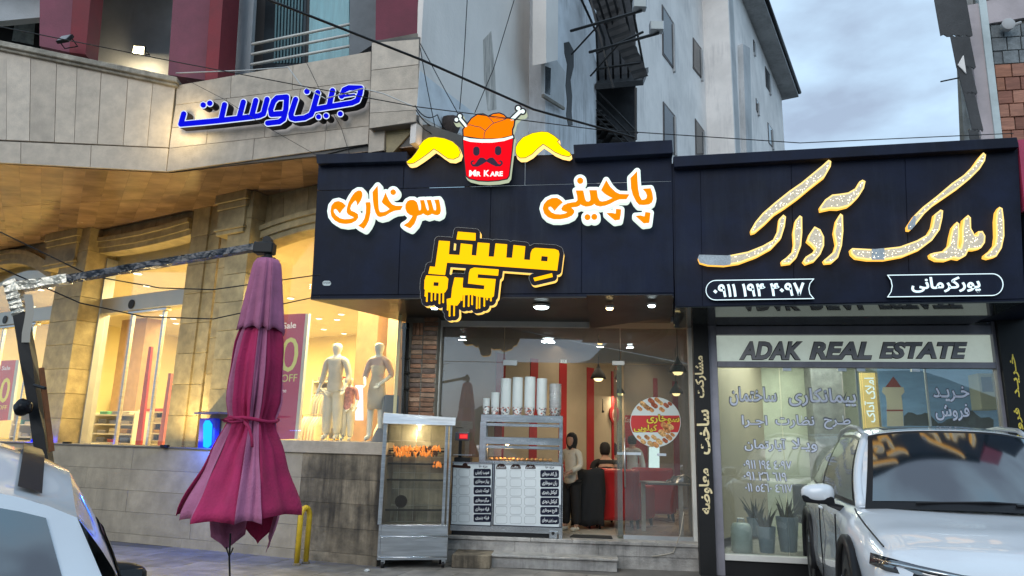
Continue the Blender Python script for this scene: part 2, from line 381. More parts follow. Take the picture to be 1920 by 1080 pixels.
# ---------------------------------------------------------------- materials
m_pave = mat('paving stone', (.20, .18, .16), .5, var=.32, rnd=.10, vs=4, streak=.45, bump=.3, bs=60)
m_ground = mat('asphalt', (.06, .06, .06), .85, var=.2, bump=.5, bs=90)
m_trav = [mat('travertine %d' % i, c, .5, var=.13, vs=6, rnd=.06, streak=.18, scol=(.25, .2, .16), bump=.2, bs=55) for i, c in enumerate([(.50, .415, .325), (.47, .39, .305), (.53, .445, .355)])]
m_gold = [mat('sand stone %d' % i, c, .6, var=.22, vs=5, rnd=.08, bump=.3, bs=45) for i, c in enumerate([(.36, .285, .15), (.33, .26, .135), (.38, .305, .165)])]
m_joint = mat('joint mortar', (.14, .13, .12), .9)
m_pod = [mat('podium stone %d' % i, c, .6, var=.14, vs=4, rnd=.03, streak=.35, scol=(.12, .10, .08), bump=.25, bs=50) for i, c in enumerate([(.35, .29, .21), (.33, .275, .20)])]
m_grime = [mat('grimy podium stone', (.22, .175, .12), .8, var=.5, vs=3, rnd=.05, streak=.95, slo=.19, scol=(.02, .015, .011), bump=.4, bs=30)]
m_soff = mat('polished soffit stone', (.27, .17, .10), .22, var=.3, vs=1.3, stretch=(1, 2.2, 1), bump=.04, rnd=.05)
m_black = mat('navy black cladding', (.0065, .0105, .027), .6, var=.35, vs=2, bump=.1, bs=12, streak=.6, scol=(.022, .030, .050), spec=.2)
m_blackg = mat('dark soffit panel', (.02, .02, .02), .38, var=.3, vs=2, bump=.05, spec=.3)
m_dark = mat('black metal', (.011, .011, .012), .5, var=.1, bump=0, spec=.3)
m_steel = mat('brushed stainless', (.56, .56, .57), .33, 1, var=.12, vs=3, stretch=(1, 1, 14), bump=.12, bs=8)
m_alu = mat('grey aluminium', (.42, .43, .44), .45, .7, var=.08, bump=.03)
m_white = mat('white painted frame', (.62, .61, .58), .55, var=.08, bump=.05)
m_brick = [mat('clay brick %d' % i, c, .85, var=.3, vs=9, rnd=.3, bump=.6, bs=35) for i, c in enumerate([(.30, .15, .09), (.24, .13, .08), (.34, .21, .14), (.16, .11, .09)])]
m_mort = mat('rough mortar', (.20, .18, .15), .95, var=.25, bump=.7, bs=25)
m_stucco = mat('grey stucco', (.82, .75, .69), .85, var=.06, vs=.8, streak=.08, scol=(.28, .27, .26), bump=.25, bs=20)
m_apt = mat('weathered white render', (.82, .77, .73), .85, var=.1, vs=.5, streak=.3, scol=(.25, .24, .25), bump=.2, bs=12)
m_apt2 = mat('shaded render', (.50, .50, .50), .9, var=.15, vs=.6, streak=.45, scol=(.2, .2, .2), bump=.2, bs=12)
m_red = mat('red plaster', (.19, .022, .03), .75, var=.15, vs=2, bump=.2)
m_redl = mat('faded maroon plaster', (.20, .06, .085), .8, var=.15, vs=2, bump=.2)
m_balc = mat('grey plaster', (.44, .45, .46), .85, var=.12, vs=1.5, streak=.3, bump=.2)
m_wgl = mat('tinted window glass', (.02, .028, .033), .12, var=.3, vs=1.2, bump=0, spec=.3)
m_glass = glass('shop glass', (.80, .80, .80), f0=.13, dirt=.05)
m_glass2 = glass('store glass', (.97, .97, .95), f0=.04, dirt=.012)
m_wood = plain('cream interior wall', (.68, .58, .30), .8)
m_slabst = mat('step marble', (.33, .31, .29), .5, var=.25, vs=6, streak=.95, scol=(.09, .085, .08), bump=.3, bs=40)
# ---------------------------------------------------------------- ground
struct('ground', MB().add([(-300, -300, -.012), (300, -300, -.012), (300, 300, -.012), (-300, 300, -.012)], [(0, 1, 2, 3)]), m_ground, fix=False, local=True)
pav = struct('pavement', MB().prism([(-9, 4.6, -.010), (4.5, 4.6, -.010), (4.5, 10.6, -.010), (-1.0, 12.0, -.010), (-9, 14.2, -.010)], (0, 0, .006)), mat('bed mortar', (.12, .11, .10), .9, var=.2), local=True)
pu = Plane((-6.6, 12.2), ang=-17)
for i in range(19):
    for j in range(11):
        o = .1+j*.62; q = i*.62+(.31 if j % 2 else 0)
        c = pu.w(q+.3, 0, o+.3)
        if c.y < 4.9 or c.x > 3.9 or c.y > 12: continue
        if (c-WL.a).dot(WL.n) < -.4 and c.x < -1.5: continue
        if (c-K.a).dot(K.n) < -.4: continue
        dz = random.uniform(-.0008, .0008)
        mb = MB().pb(pu, q, q+.613, -.003, .003+dz, o, o+.613)
        put('paving_slab', mb, m_pave, pav)
# hills and trees over the road behind the viewer (they show in the panes)
hp = []
for i, z in enumerate((0, .45, .8, 1.0)):
    row = []
    for k in range(41):
        x = -160+k*8; h = 17+6*math.sin(k*.7)+5*math.sin(k*.31+1)+3*math.sin(k*1.9)
        row.append((x, -70-i*22+6*math.sin(k), h*z-.5))
    hp.append(row)
struct('hills', MB().grid(hp), mat('wooded hillside', (.035, .05, .03), .95, var=.5, vs=.3), smooth=True, local=True)
# ---------------------------------------------------------------- clothes store building
bs = thing('clothes_store_building', 'travertine clad clothes store with arched lit openings and an overhanging balcony', 'store building', (-5, 11, 0))
def gpx(x, y, o=0): return G.px(x, y, o)
# podium wall: stone courses
qa = WL.sz(60, 900)[0]; q194 = WL.sz(170, 900)[0]; qr = WL.sz(716, 900)[0]
qg = WL.sz(563, 900)[0]
put('podium_core', MB().pb(WL, qa-2.5, qr, -.05, POD-.02, -1.0, -.03), m_joint, bs)
rows = [0, .13, .45, .77, 1.09, POD]
for i in range(5):
    q = qa-2.4-(.95 if i % 2 else 0)
    while q < qr-.02:
        w_ = 2.3 if i else 2.9; q2 = min(q+w_, qr)
        if q < qg < q2: q2 = qg+.01
        gr = q >= qg-.02
        put('podium_stone', MB().pb(WL, q+.002, q2-.002, rows[i]+.002, rows[i+1]-.002, -.04, random.uniform(-.002, .002)), random.choice(m_grime if gr else m_pod), bs)
        q = q2
put('podium_coping', MB().pb(WL, qa-2.5, qg, POD, POD+.02, -1.0, .02), m_joint, bs)
qs = WL.sz(520, 840)[0]
put('window_sill', MB().pb(WL, qs, qr, POD, POD+.17, -.9, .03), m_trav[1], bs, bevel=.006)
# terrace floor behind the podium up to the glazed wall
put('terrace_floor', MB().prism([WL.w(qa-2.5, POD, -.9)]+[WL.w(qr-.6, POD, -.9)]+[Vector((-3.2, 11.2, POD)), Vector((-13, 17, POD))], (0, 0, -.05)), m_trav[1], bs)
# glazed wall: piers, spandrels with arches
def gz(y, x): return G.sz(x, y)[1]
sL = [G.sz(x, 600)[0] for x in (-60, 97, 153, 335, 395, 470, 525, 760)]
ZT = SOF
def pier(x0, x1, o0, o1, z0=POD, z1=None, n=9, xm=None):
    q0, q1 = G.sz(x0, 560, o1)[0], G.sz(x1, 560, o1)[0]; z1 = z1 or ZT
    zz = [z0+(z1-z0)*i/n for i in range(n+1)]
    for i in range(n):
        put('pier_stone', MB().pb(G, q0, q1, zz[i]+.003, zz[i+1]-.003, o0, o1+random.uniform(-.002, .002)), random.choice(m_gold), bs, bevel=.004)
    return q0, q1
def capital(x0, x1, o, z0, z1):
    q0, q1 = G.sz(x0, 430, o)[0], G.sz(x1, 430, o)[0]
    mb = MB()
    for k, (a, b, e) in enumerate([(0, .10, .05), (.10, .16, .08), (.16, .62, .045), (.62, .78, .07), (.78, 1, .10)]):
        mb.pb(G, q0-e, q1+e, z0+(z1-z0)*a+.001*k, z0+(z1-z0)*b, o-.3, o+e)
    put('capital', mb, m_gold[0], bs, bevel=.006)
pier(100, 150, -.35, .25); capital(101, 150, .25, 4.85, ZT)
pier(343, 374, -.3, .06, n=8); pier(374, 398, -.3, .02, n=8)
pier(402, 462, -.3, .10, n=7); pier(413, 455, -.2, .28, n=9); capital(414, 456, .28, 4.9, ZT)
# arches: spandrel blocks over each bay and moulded archivolts
def arch(x0, x1, zs, zc, name='arch_block', nb=9):
    q0, q1 = G.sz(x0, 500)[0], G.sz(x1, 500)[0]; c = (q0+q1)/2; hw = (q1-q0)/2
    h = zc-zs; Rr = (hw*hw+h*h)/(2*h); cz = zc-Rr; A = math.asin(min(1, hw/Rr))
    def P(t, r): a = -A+2*A*t; return (c+math.sin(a)*r, cz+math.cos(a)*r)
    # archivolt in three stepped bands
    for (r0, r1, o) in ((0, .10, .03), (.10, .22, .07), (.22, .30, .11)):
        mb = MB(); N = 28
        for i in range(N):
            a, b, c2, d = P(i/N, Rr+r0), P((i+1)/N, Rr+r0), P((i+1)/N, Rr+r1), P(i/N, Rr+r1)
            mb.prism([G.w(*a, -.28), G.w(*b, -.28), G.w(*c2, -.28), G.w(*d, -.28)], G.n*(o+.28))
        put('archivolt', mb, m_gold[2], bs)
    # voussoirs to the soffit
    for i in range(nb):
        t0, t1 = i/nb, (i+1)/nb; a, b = P(t0, Rr+.30), P(t1, Rr+.30); ta, tb = P(t0, Rr+.30), P(t1, Rr+.30)
        ka = (ZT-cz)/(ta[1]-cz); kb = (ZT-cz)/(tb[1]-cz)
        A2 = (c+(ta[0]-c)*ka, ZT); B2 = (c+(tb[0]-c)*kb, ZT)
        A2 = (max(q0-.4, min(q1+.4, A2[0])), ZT); B2 = (max(q0-.4, min(q1+.4, B2[0])), ZT)
        if b[1] > ZT-.02 or a[1] > ZT-.02: continue
        put(name, MB().prism([G.w(a[0]+.003, a[1], -.28), G.w(b[0]-.003, b[1], -.28), G.w(B2[0]-.003, ZT, -.28), G.w(A2[0]+.003, ZT, -.28)], G.n*(.28+random.uniform(-.004, .004))), random.choice(m_gold), bs)
    return q0, q1, P, Rr
a1 = arch(158, 352, G.sz(158, 478)[1], G.sz(270, 465)[1]+.02)
a0 = arch(-75, 101, G.sz(60, 515)[1]-.2, G.sz(-20, 525)[1]+.3)
a2 = arch(466, 760, G.sz(470, 470)[1], G.sz(610, 432)[1]+.05, nb=13)
# frames, transoms, doors of the lit bays
m_champ = mat('champagne aluminium', (.40, .38, .34), .4, .6, var=.06, bump=.02)
def bar(name, x0, y0, x1, y1, o0, o1, m, parent):   # slanted bar seen from (x0,y0) top to (x1,y1) bottom, width handled by caller
    pass
def vpost(nm, x, y, wdt, z0, z1, o0, o1, m, par):
    q = G.sz(x, y, o1)[0]; put(nm, MB().pb(G, q-wdt/2, q+wdt/2, z0, z1, o0, o1), m, par, bevel=.004)
zt0, zt1 = G.sz(250, 577)[1], G.sz(250, 548)[1]
for nm, xa, xb in (('a', 162, 345), ('b', -70, 100)):
    q0, q1 = G.sz(xa, 600)[0], G.sz(xb, 600)[0]
    dr = thing('sliding_shop_door', 'glass sliding entrance of the store with grey header under an arch, '+('second bay from the left' if nm == 'a' else 'leftmost bay'), 'shop door', G.w((q0+q1)/2, POD, -.2), group='sliding doors of the clothes store')
    hd = put('door_header', MB().pb(G, q0, q1, zt0, zt1, -.34, -.16), m_champ, dr, bevel=.006)
    put('sensor', MB().lathe(G.w((q0+q1)/2-.35, zt0+.12, -.155), [(.001, 0), (.09, 0), (.09, .01), (.03, .012)], 20, G.n), m_dark, hd)
    put('jamb', MB().pb(G, q0+.0, q0+.16, POD, ZT-.55, -.36, -.14), m_alu, dr, bevel=.004)
    put('jamb', MB().pb(G, q1-.09, q1, POD, ZT-.7, -.36, -.14), m_alu, dr, bevel=.004)
    W_ = q1-q0
    for f in (.36, .68):
        put('stile', MB().pb(G, q0+W_*f-.03, q0+W_*f+.03, POD, zt0, -.30, -.24), m_steel, dr, bevel=.003)
    put('door_rail', MB().pb(G, q0+W_*.33, q0+W_*.72, zt0-.05, zt0-.003, -.31, -.2), m_steel, dr, bevel=.003)
    for f0, f1 in ((.06, .35), (.37, .67), (.69, .97)):
        put('pane', MB().pb(G, q0+W_*f0, q0+W_*f1, POD, zt0-.05, -.275, -.265), m_glass2, dr)
    put('fanlight', MB().pb(G, q0+.1, q1-.05, zt1, ZT-.25, -.26, -.25), m_glass2, dr)
q0, q1 = G.sz(470, 600)[0], G.sz(757, 600)[0]
sw = thing('display_window', 'tall frameless display window with mannequins under the wide arch', 'shop window', G.w(-1, POD+.17, -.2))
xs_ = [470, 567, 640, 757]
for k in range(3):
    qa_, qb_ = G.sz(xs_[k], 700, -.2)[0]+.006, G.sz(xs_[k+1], 700, -.2)[0]-.006
    put('pane', MB().pb(G, qa_, qb_, POD+.17, ZT-.35, -.21, -.2), m_glass2, sw)
# soffit of the balcony: polished stone boards
sofp = [B0.w(B0.sz(-150, 305)[0]-.6, SOF, -.05), Vector((-5.37, 10.42, SOF)), B1.w(B1.sz(757, 300)[0]+.3, SOF, -.05), G.w(G.sz(757, 400)[0]+1.2, SOF, -.6), G.w(-4.0, SOF, -.6)]
put('soffit_core', MB().prism([p+Vector((0, 0, .012)) for p in sofp], (0, 0, .3)), m_joint, bs)
sx = []
edge0 = [sofp[0], sofp[1], sofp[2]]
def onfront(t):
    d1 = (sofp[1]-sofp[0]).length; d2 = (sofp[2]-sofp[1]).length; s_ = t*(d1+d2)
    return sofp[0].lerp(sofp[1], s_/d1) if s_ < d1 else sofp[1].lerp(sofp[2], (s_-d1)/d2)
nb = 26
for i in range(nb):
    a, b = onfront(i/nb), onfront((i+1)/nb); c, d = sofp[4].lerp(sofp[3], (i+1)/nb), sofp[4].lerp(sofp[3], i/nb)
    for j in range(3):
        f0, f1 = j/3, (j+1)/3
        q = [a.lerp(d, f0), b.lerp(c, f0), b.lerp(c, f1), a.lerp(d, f1)]; ce = sum(q, Vector())/4
        put('soffit_slab', MB().prism([p+(ce-p)*.006 for p in q], (0, 0, .02)), m_soff, bs)
# balcony parapet, left front: upright slabs over one long course
TL, TR, BR, BL = (-6, 84), (330, 152), (312, 322), (-6, 305)
put('parapet_core', MB().pp(B0, [(-150, 60), (330, 157), (312, 321), (-150, 296)], -.25, -.03), m_joint, bs)
vc = [0, .055, .19, .335, .45, .585, .735, .875, 1.0]
def lerp2(a, b, t): return (a[0]+(b[0]-a[0])*t, a[1]+(b[1]-a[1])*t)
for i in range(-2, 8):
    f0, f1 = (vc[i], vc[i+1]) if i >= 0 else (i*.135, (i+1)*.135)
    a, b = lerp2(TL, TR, f0), lerp2(TL, TR, f1); c, d = lerp2((-6, 262), (316, 277), f1), lerp2((-6, 262), (316, 277), f0)
    tiles4('cladding_slab', B0, a, b, c, d, [0, 1], [[0, 1]], -.03, 0, .006, m_trav, bs, .002)
for i in range(-1, 3):
    f0, f1 = [(-.3, .14), (.14, .55), (.55, 1.0)][i] if i >= 0 else (-.5, -.3)
    a, b = lerp2((-6, 264), (316, 278), f0), lerp2((-6, 264), (316, 278), f1); c, d = lerp2(BL, BR, f1), lerp2(BL, BR, f0)
    tiles4('cladding_slab', B0, a, b, c, d, [0, 1], [[0, 1]], -.03, 0, .006, m_trav, bs, .002)
mb = MB()
for (y0, y1, o) in ((-10, 0, .10), (-4, 8, .05)):
    P0, P1 = (-6, 84), (332, 154)
    mb.pp(B0, [(-160, 52+y0), (P1[0], P1[1]+y0), (P1[0], P1[1]+y1), (-160, 52+y1)], -.35, o)
put('coping', mb, mat('mossy coping', (.36, .32, .26), .9, var=.3, vs=6, streak=.8, scol=(.06, .06, .05), bump=.6), bs, bevel=.01)
# right front: long courses
put('parapet_core', MB().pp(B1, [(331, 160), (790, 84), (783, 232), (724, 262), (596, 292), (313, 321)], -.25, -.03), m_joint, bs)
def quad_rows(pl, lines, cols, o1, name):
    for i in range(len(lines)-1):
        (a, b), (d, c) = lines[i], lines[i+1]; cc = cols[i % len(cols)]
        tiles4(name, pl, a, b, c, d, [0, 1], [cc], -.03, o1, .005, m_trav, bs, .0015)
lines = [((331, 160), (696, 96)), ((329, 197), (695, 150)), ((322, 240), (693, 192)), ((317, 278), (692, 236)), ((312, 322), (690, 270))]
quad_rows(B1, lines, [[0, .3, .62, 1], [0, .28, .66, 1], [0, .2, .5, .8, 1], [0, .45, .8, 1]], 0, 'cladding_slab')
lines = [((697, 80), (786, 73)), ((696, 132), (785, 121)), ((694, 172), (784, 165)), ((693, 212), (782, 206)), ((692, 241), (780, 228))]
quad_rows(B1, lines, [[0, 1], [0, 1], [0, 1], [0, 1]], .14, 'cladding_slab')
tiles4('cladding_slab', B1, (692, 243), (722, 238), (720, 282), (690, 287), [0, 1], [[0, 1]], -.03, .02, .004, m_trav, bs)
put('bay_core', MB().pp(B1, [(697, 76), (787, 69), (781, 229), (692, 241)], -.6, .135), m_joint, bs)
put('bay_underside', MB().pp(B1, [(724, 242), (781, 231), (781, 236), (724, 300)], -.7, -.02), m_gold[0], bs)
# balcony recess: floor slab, back wall, maroon piers, windows
BK = Plane(B0.w(0, 0, -1.9)[:2], ang=4.9)      # back wall of the left balcony
BK1 = Plane(B1.w(0, 0, -.75)[:2], ang=-17)
mb = MB().pp(BK, [(-200, -160), (330, -160), (330, 150), (-200, 150)], -.2, 0)
put('balcony_wall', mb, m_balc, bs)
put('balcony_ceiling', MB().prism([BK.px(-200, -10, 0)+Vector((0, 0, 0)), BK.px(345, -10, 0), B0.px(345, -40, -.1), B0.px(-200, -60, -.1)], (0, 0, .3)), mat('balcony ceiling paint', (.45, .46, .46), .85, var=.2, streak=.3), bs)
m_mar = m_redl
def pierpx(pl, pts, o0, o1, m, nm='balcony_pier'): put(nm, MB().pp(pl, pts, o0, o1), m, bs)
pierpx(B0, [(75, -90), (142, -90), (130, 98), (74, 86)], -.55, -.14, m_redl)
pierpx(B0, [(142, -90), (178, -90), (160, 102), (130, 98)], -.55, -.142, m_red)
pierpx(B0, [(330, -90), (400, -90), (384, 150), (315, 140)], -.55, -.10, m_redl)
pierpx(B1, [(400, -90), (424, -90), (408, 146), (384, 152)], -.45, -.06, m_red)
pierpx(BK1, [(415, -160), (485, -160), (468, 140), (405, 150)], -.3, .02, m_balc, 'balcony_wall')
pierpx(B1, [(657, -120), (706, -120), (704, 80), (655, 112)], -.6, -.2, mat('dark grey plaster', (.16, .17, .18), .85, var=.15), 'balcony_wall')
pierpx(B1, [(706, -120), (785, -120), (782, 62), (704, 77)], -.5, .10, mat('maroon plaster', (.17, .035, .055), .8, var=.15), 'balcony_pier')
pierpx(B1, [(704, 77), (782, 62), (783, 71), (700, 84)], -.5, .12, m_mort, 'ledge')
# windows behind the rails
w_ = put('window', MB().pp(BK1, [(470, -160), (660, -160), (655, 112), (468, 130)], -.2, -.06), m_dark, bs)
put('pane', MB().pp(BK1, [(505, -155), (578, -155), (572, 122), (492, 128)], -.058, -.05), m_wgl, w_)
put('curtain', MB().pp(BK1, [(585, -155), (655, -155), (654, 108), (578, 120)], -.05, -.03), mat('cyan curtain glass', (.16, .36, .40), .2, var=.15, stretch=(12, 12, 1), vs=1), w_)
cu = MB()
for i in range(9):
    x = 520+i*6; cu.pp(BK1, [(x, -100), (x+3, -100), (x-4, 118), (x-7, 118)], -.045, -.03)
put('blind', cu, mat('teal drape', (.05, .13, .15), .6), w_, kind='stuff')
w_ = put('window', MB().pp(BK, [(-60, 20), (78, 6), (74, 92), (-60, 80)], .02, .05), m_dark, bs)
put('pane', MB().pp(BK, [(28, 42), (66, 36), (62, 84), (22, 76)], .052, .06), mat('frosted pane', (.25, .30, .31), .3, var=.3, vs=8), w_)
put('wall_patch', MB().pp(B0, [(-60, -90), (82, -90), (78, 32), (-60, 45)], -.6, -.45), m_balc, bs)
rl = thing('balcony_railing', 'four cream painted pipes of the railing in front of the balcony window', 'railing', B1.px(560, 110))
for (a, b) in (((473, 83), (702, 36)), ((472, 102), (702, 56)), ((471, 121), (702, 78)), ((585, 120), (703, 99))):
    put('rail', MB().tube([B1.px(*a, -.3), B1.px(*b, -.3)], .022, 8), mat('cream paint', (.62, .60, .55), .5, var=.1), rl, smooth=True)
# side wall of that building, running back
dirn = Vector((math.sin(R(22)), math.cos(R(22)), 0))
c0 = B1.px(785, 160, .12); SW = Plane(c0[:2], (c0+dirn)[:2])
sb = thing('rear_block', 'grey stucco side wall with rust streak and black gash rising behind the signs', 'building wall', (c0.x+1, c0.y+2, 0))
def sq(x, y): return SW.sz(x, y)
q2 = sq(1025, 120)[0]; q3 = sq(1118, 150)[0]
put('wall', MB().hexa([SW.w(0, SOF-.02, 0), SW.w(.02, SOF-.02, -.1), SW.w(q3, SOF-.02, -.1), SW.w(q3, SOF-.02, 0), SW.w(0, 12, 0), SW.w(.02, 12, -.1), SW.w(q3, 12, -.1), SW.w(q3, 12, 0)]), m_stucco, sb)
put('patch', MB().pp(SW, [(787, 132), (806, 148), (880, 205), (962, 262), (900, 262), (830, 240), (781, 215)], 0, .006), mat('white undercoat', (.70, .73, .76), .8, var=.12, vs=2), sb)
put('rust_streak', MB().pp(SW, [(906, 75), (921, 58), (928, 130), (931, 205), (915, 208), (908, 150)], 0, .004), mat('rust stain', (.52, .47, .42), .85, var=.3, vs=5, stretch=(3, 3, .5)), sb)
# the deeper part beyond the corner
put('wall', MB().pp(SW, [(1024, -60), (1118, -60), (1118, 300), (1022, 300)], .001, .35), mat('stained white render', (.62, .63, .65), .85, var=.15, vs=1, streak=.6, scol=(.2, .2, .2), bump=.3), sb)
g_ = MB().pp(SW, [(1058, 80), (1067, 78), (1076, 95), (1076, 125), (1070, 150), (1073, 180), (1072, 210), (1074, 235), (1066, 236), (1062, 215), (1064, 190), (1061, 160), (1064, 120), (1059, 100)], .35, .36)
put('pipe_gash', g_, m_dark, sb)
put('duct', MB().pp(SW, [(1024, -60), (1047, -60), (1046, 112), (1024, 118)], .35, .62), m_stucco, sb)
wd = put('window', MB().pp(SW, [(1021, 119), (1044, 113), (1060, 135), (1058, 200), (1040, 190), (1021, 178)], .352, .42), m_apt2, sb)
put('pane', MB().pp(SW, [(1023, 124), (1033, 128), (1032, 178), (1023, 174)], .42, .43), m_wgl, wd)
put('sill', MB().pp(SW, [(1020, 176), (1059, 201), (1059, 206), (1020, 182)], .42, .47), m_mort, wd)
# dark stair bay with steel frames
db = thing('stair_bay', 'dark open stairwell with black steel landing, railing and corrugated roof between the buildings', 'stairwell', (2.6, 17, 0))
pB = Plane((1.85, 17.0), ang=8)
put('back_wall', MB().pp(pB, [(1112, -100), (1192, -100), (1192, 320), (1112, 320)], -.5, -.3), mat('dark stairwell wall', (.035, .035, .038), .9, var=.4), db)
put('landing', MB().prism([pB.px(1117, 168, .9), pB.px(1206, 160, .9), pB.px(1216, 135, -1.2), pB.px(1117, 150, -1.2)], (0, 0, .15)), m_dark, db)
rf = put('canopy_frame', MB(), m_dark, db) if False else None
fr = MB()
for i in range(7):
    t = i/6; a = (1025+(1150-1025)*t*.55, 2-14*t); b = (1205+10*t, 150-12*t)
    fr.tube([atY(1085+i*16, -12, 14.5), atY(1118+i*15, 60+i*12, 15.5), atY(1122+i*14, 150-i*1.5, 16.8)], .028, 5)
for (a, b) in (((1068, -10), (1070, 58)), ((1025, 12), (1075, -8)), ((1105, -10), (1150, 165)), ((1118, 100), (1206, 60)), ((1117, 130), (1200, 118)), ((1192, 165), (1192, 262))):
    fr.tube([atY(*a, 14.4), atY(*b, 14.4)], .03, 5)
put('steel_frame', fr, m_dark, db)
sheet = []
for i in range(2):
    row = []
    for k in range(40):
        t = k/39; p = (Vector((1095, -20, 0)).lerp(Vector((1190, 150, 0)), t) if i == 0 else Vector((1140, -40, 0)).lerp(Vector((1216, 143, 0)), t))
        P = atY(p.x, p.y, 15.2-i*.5); P.z += .03*math.sin(k*2.1); row.append(P)
    sheet.append(row)
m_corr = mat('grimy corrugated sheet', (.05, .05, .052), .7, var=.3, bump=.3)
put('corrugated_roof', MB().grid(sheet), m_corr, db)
st = MB()
for (a, b) in (((1118, 188), (1190, 262)), ((1118, 205), (1180, 268)), ((1118, 168), (1196, 250)), ((1118, 220), (1168, 268))): st.tube([pB.px(*a, .8), pB.px(*b, .8)], .025, 5)
for k in range(7):
    x = 1122+k*8; st.pb(pB, pB.sz(x, 240, .6)[0]-.3, pB.sz(x, 240, .6)[0]+.1, pB.sz(x, 205+k*9, .6)[1]-.05, pB.sz(x, 205+k*9, .6)[1], 0, .6)
put('stair_railing', st, m_dark, db)
# white apartment block
ap = thing('apartment_block', 'tall weathered white apartment block with dark windows and sloping eaves', 'apartment building', (8, 28, 0))
d30 = Vector((math.sin(R(30)), math.cos(R(30)), 0)); d60 = Vector((math.cos(R(30)), -math.sin(R(30)), 0))
pa = atY(1180, 150, 22); PA = Plane(pa[:2], (pa+d30)[:2])
qa0, qa1 = 0, PA.sz(1326, 200)[0]
put('wall', MB().pb(PA, qa0, qa1, 0, 26, -3, 0), m_apt, ap)
pb0 = PA.w(qa1, 0, 0); PBp = Plane((pb0-d60*.5)[:2], (pb0+d60)[:2])
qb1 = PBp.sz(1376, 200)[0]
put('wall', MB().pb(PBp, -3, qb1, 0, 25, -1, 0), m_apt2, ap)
pc0 = PBp.w(qb1, 0, 0); PC = Plane(pc0[:2], (pc0+d30)[:2]); qc1 = PC.sz(1469, 240)[0]
ze = PC.sz(1469, 190)[1]
put('wall', MB().pb(PC, -.2, qc1, 0, ze, -8, -.002), m_apt, ap)
def win(pl, pts, o=0):
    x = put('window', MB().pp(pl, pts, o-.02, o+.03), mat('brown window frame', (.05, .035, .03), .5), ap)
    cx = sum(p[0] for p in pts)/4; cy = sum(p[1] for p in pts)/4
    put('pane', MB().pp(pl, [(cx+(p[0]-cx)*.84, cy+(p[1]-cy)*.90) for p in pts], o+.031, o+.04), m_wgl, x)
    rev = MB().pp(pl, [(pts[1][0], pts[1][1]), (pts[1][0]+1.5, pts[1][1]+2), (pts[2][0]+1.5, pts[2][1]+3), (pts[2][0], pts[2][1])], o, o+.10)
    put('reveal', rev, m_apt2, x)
for pts in ([(1242, 8), (1264, 44), (1266, 133), (1243, 102)], [(1300, 70), (1316, 92), (1318, 150), (1300, 128)], [(1244, 190), (1267, 218), (1269, 290), (1245, 290)], [(1304, 222), (1321, 246), (1322, 290), (1305, 290)]): win(PA, pts)
for pts in ([(1322, 2), (1348, -6), (1348, 39), (1324, 46)], [(1327, 122), (1351, 116), (1353, 161), (1328, 166)], [(1330, 245), (1356, 241), (1357, 292), (1331, 292)]): win(PBp, pts)
for pts in ([(1413, 74), (1416, 80), (1417, 103), (1414, 97)], [(1435, 124), (1444, 140), (1446, 176), (1437, 162)], [(1418, 184), (1423, 193), (1424, 215), (1419, 207)], [(1440, 229), (1449, 243), (1451, 279), (1442, 268)]): win(PC, pts)
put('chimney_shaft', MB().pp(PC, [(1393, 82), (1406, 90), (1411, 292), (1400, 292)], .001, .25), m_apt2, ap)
# eaves
ev = 1.0
P_ = [PC.w(-3, ze, -.1), PC.w(qc1+.6, ze, -.1), PC.w(qc1+.6, ze, ev), PC.w(-3, ze, ev)]
e_ = put('eaves', MB().prism(P_, (0, 0, .32)), mat('pale eaves boarding', (.42, .42, .42), .7, stretch=(1, 1, 1), bump=.1), ap)
for i in range(26):
    q = -2.6+i*.62
    if q > qc1+.5: break
    put('board', MB().pb(PC, q, q+.6, ze-.02, ze-.002, 0, ev-.03), m_apt2, e_)
put('gutter', MB().tube([PC.w(-3, ze+.3, ev+.08), PC.w(qc1+.6, ze+.3, ev+.08)], .12, 8), m_dark, e_, smooth=True)
put('roof', MB().prism([PC.w(-3, ze+.32, ev), PC.w(qc1+.6, ze+.32, ev), PC.w(qc1+.6, ze+3.6, -5), PC.w(-3, ze+3.6, -5)], (0, 0, .1)), m_dark, ap)
# unfinished building on the right
ub = thing('unfinished_house', 'unfinished house corner with hollow clay bricks, concrete column and jagged sheet roof', 'building', (7.5, 11, 0))
UP = Plane((6.0, 11.0), ang=-12)
put('wall_core', MB().pp(UP, [(1852, -60), (2000, -60), (2000, 320), (1872, 320)], -1.5, -.06), m_mort, ub)
put('concrete_column', MB().pp(UP, [(1803, -60), (1820, -60), (1846, 300), (1830, 300)], -.4, -.02), mat('raw concrete', (.26, .26, .25), .9, var=.3, vs=5, bump=.6), ub)
put('cladding_strip', MB().pp(UP, [(1812, 10), (1835, 6), (1872, 300), (1845, 300)], -.3, .04), mat('pink grey render', (.48, .42, .43), .85, var=.12), ub)
put('corner_bead', MB().pp(UP, [(1828, -60), (1842, -60), (1885, 300), (1871, 300)], -.25, .07), mat('pale metal strip', (.48, .54, .54), .5, .2), ub)
put('lintel', MB().pp(UP, [(1848, 2), (2000, -30), (2000, 20), (1853, 44)], -.05, .02), mat('pink grey render', (.5, .44, .45)), ub)
m_blk = mat('cement block', (.20, .22, .23), .95, var=.25, vs=8, bump=.6, rnd=.15)
m_hb = [mat('hollow clay brick %d' % i, c, .8, var=.18, vs=6, rnd=.2, stretch=(1, 1, 9), bump=.35, bs=14) for i, c in enumerate([(.36, .16, .10), (.40, .19, .13), (.30, .13, .09)])]
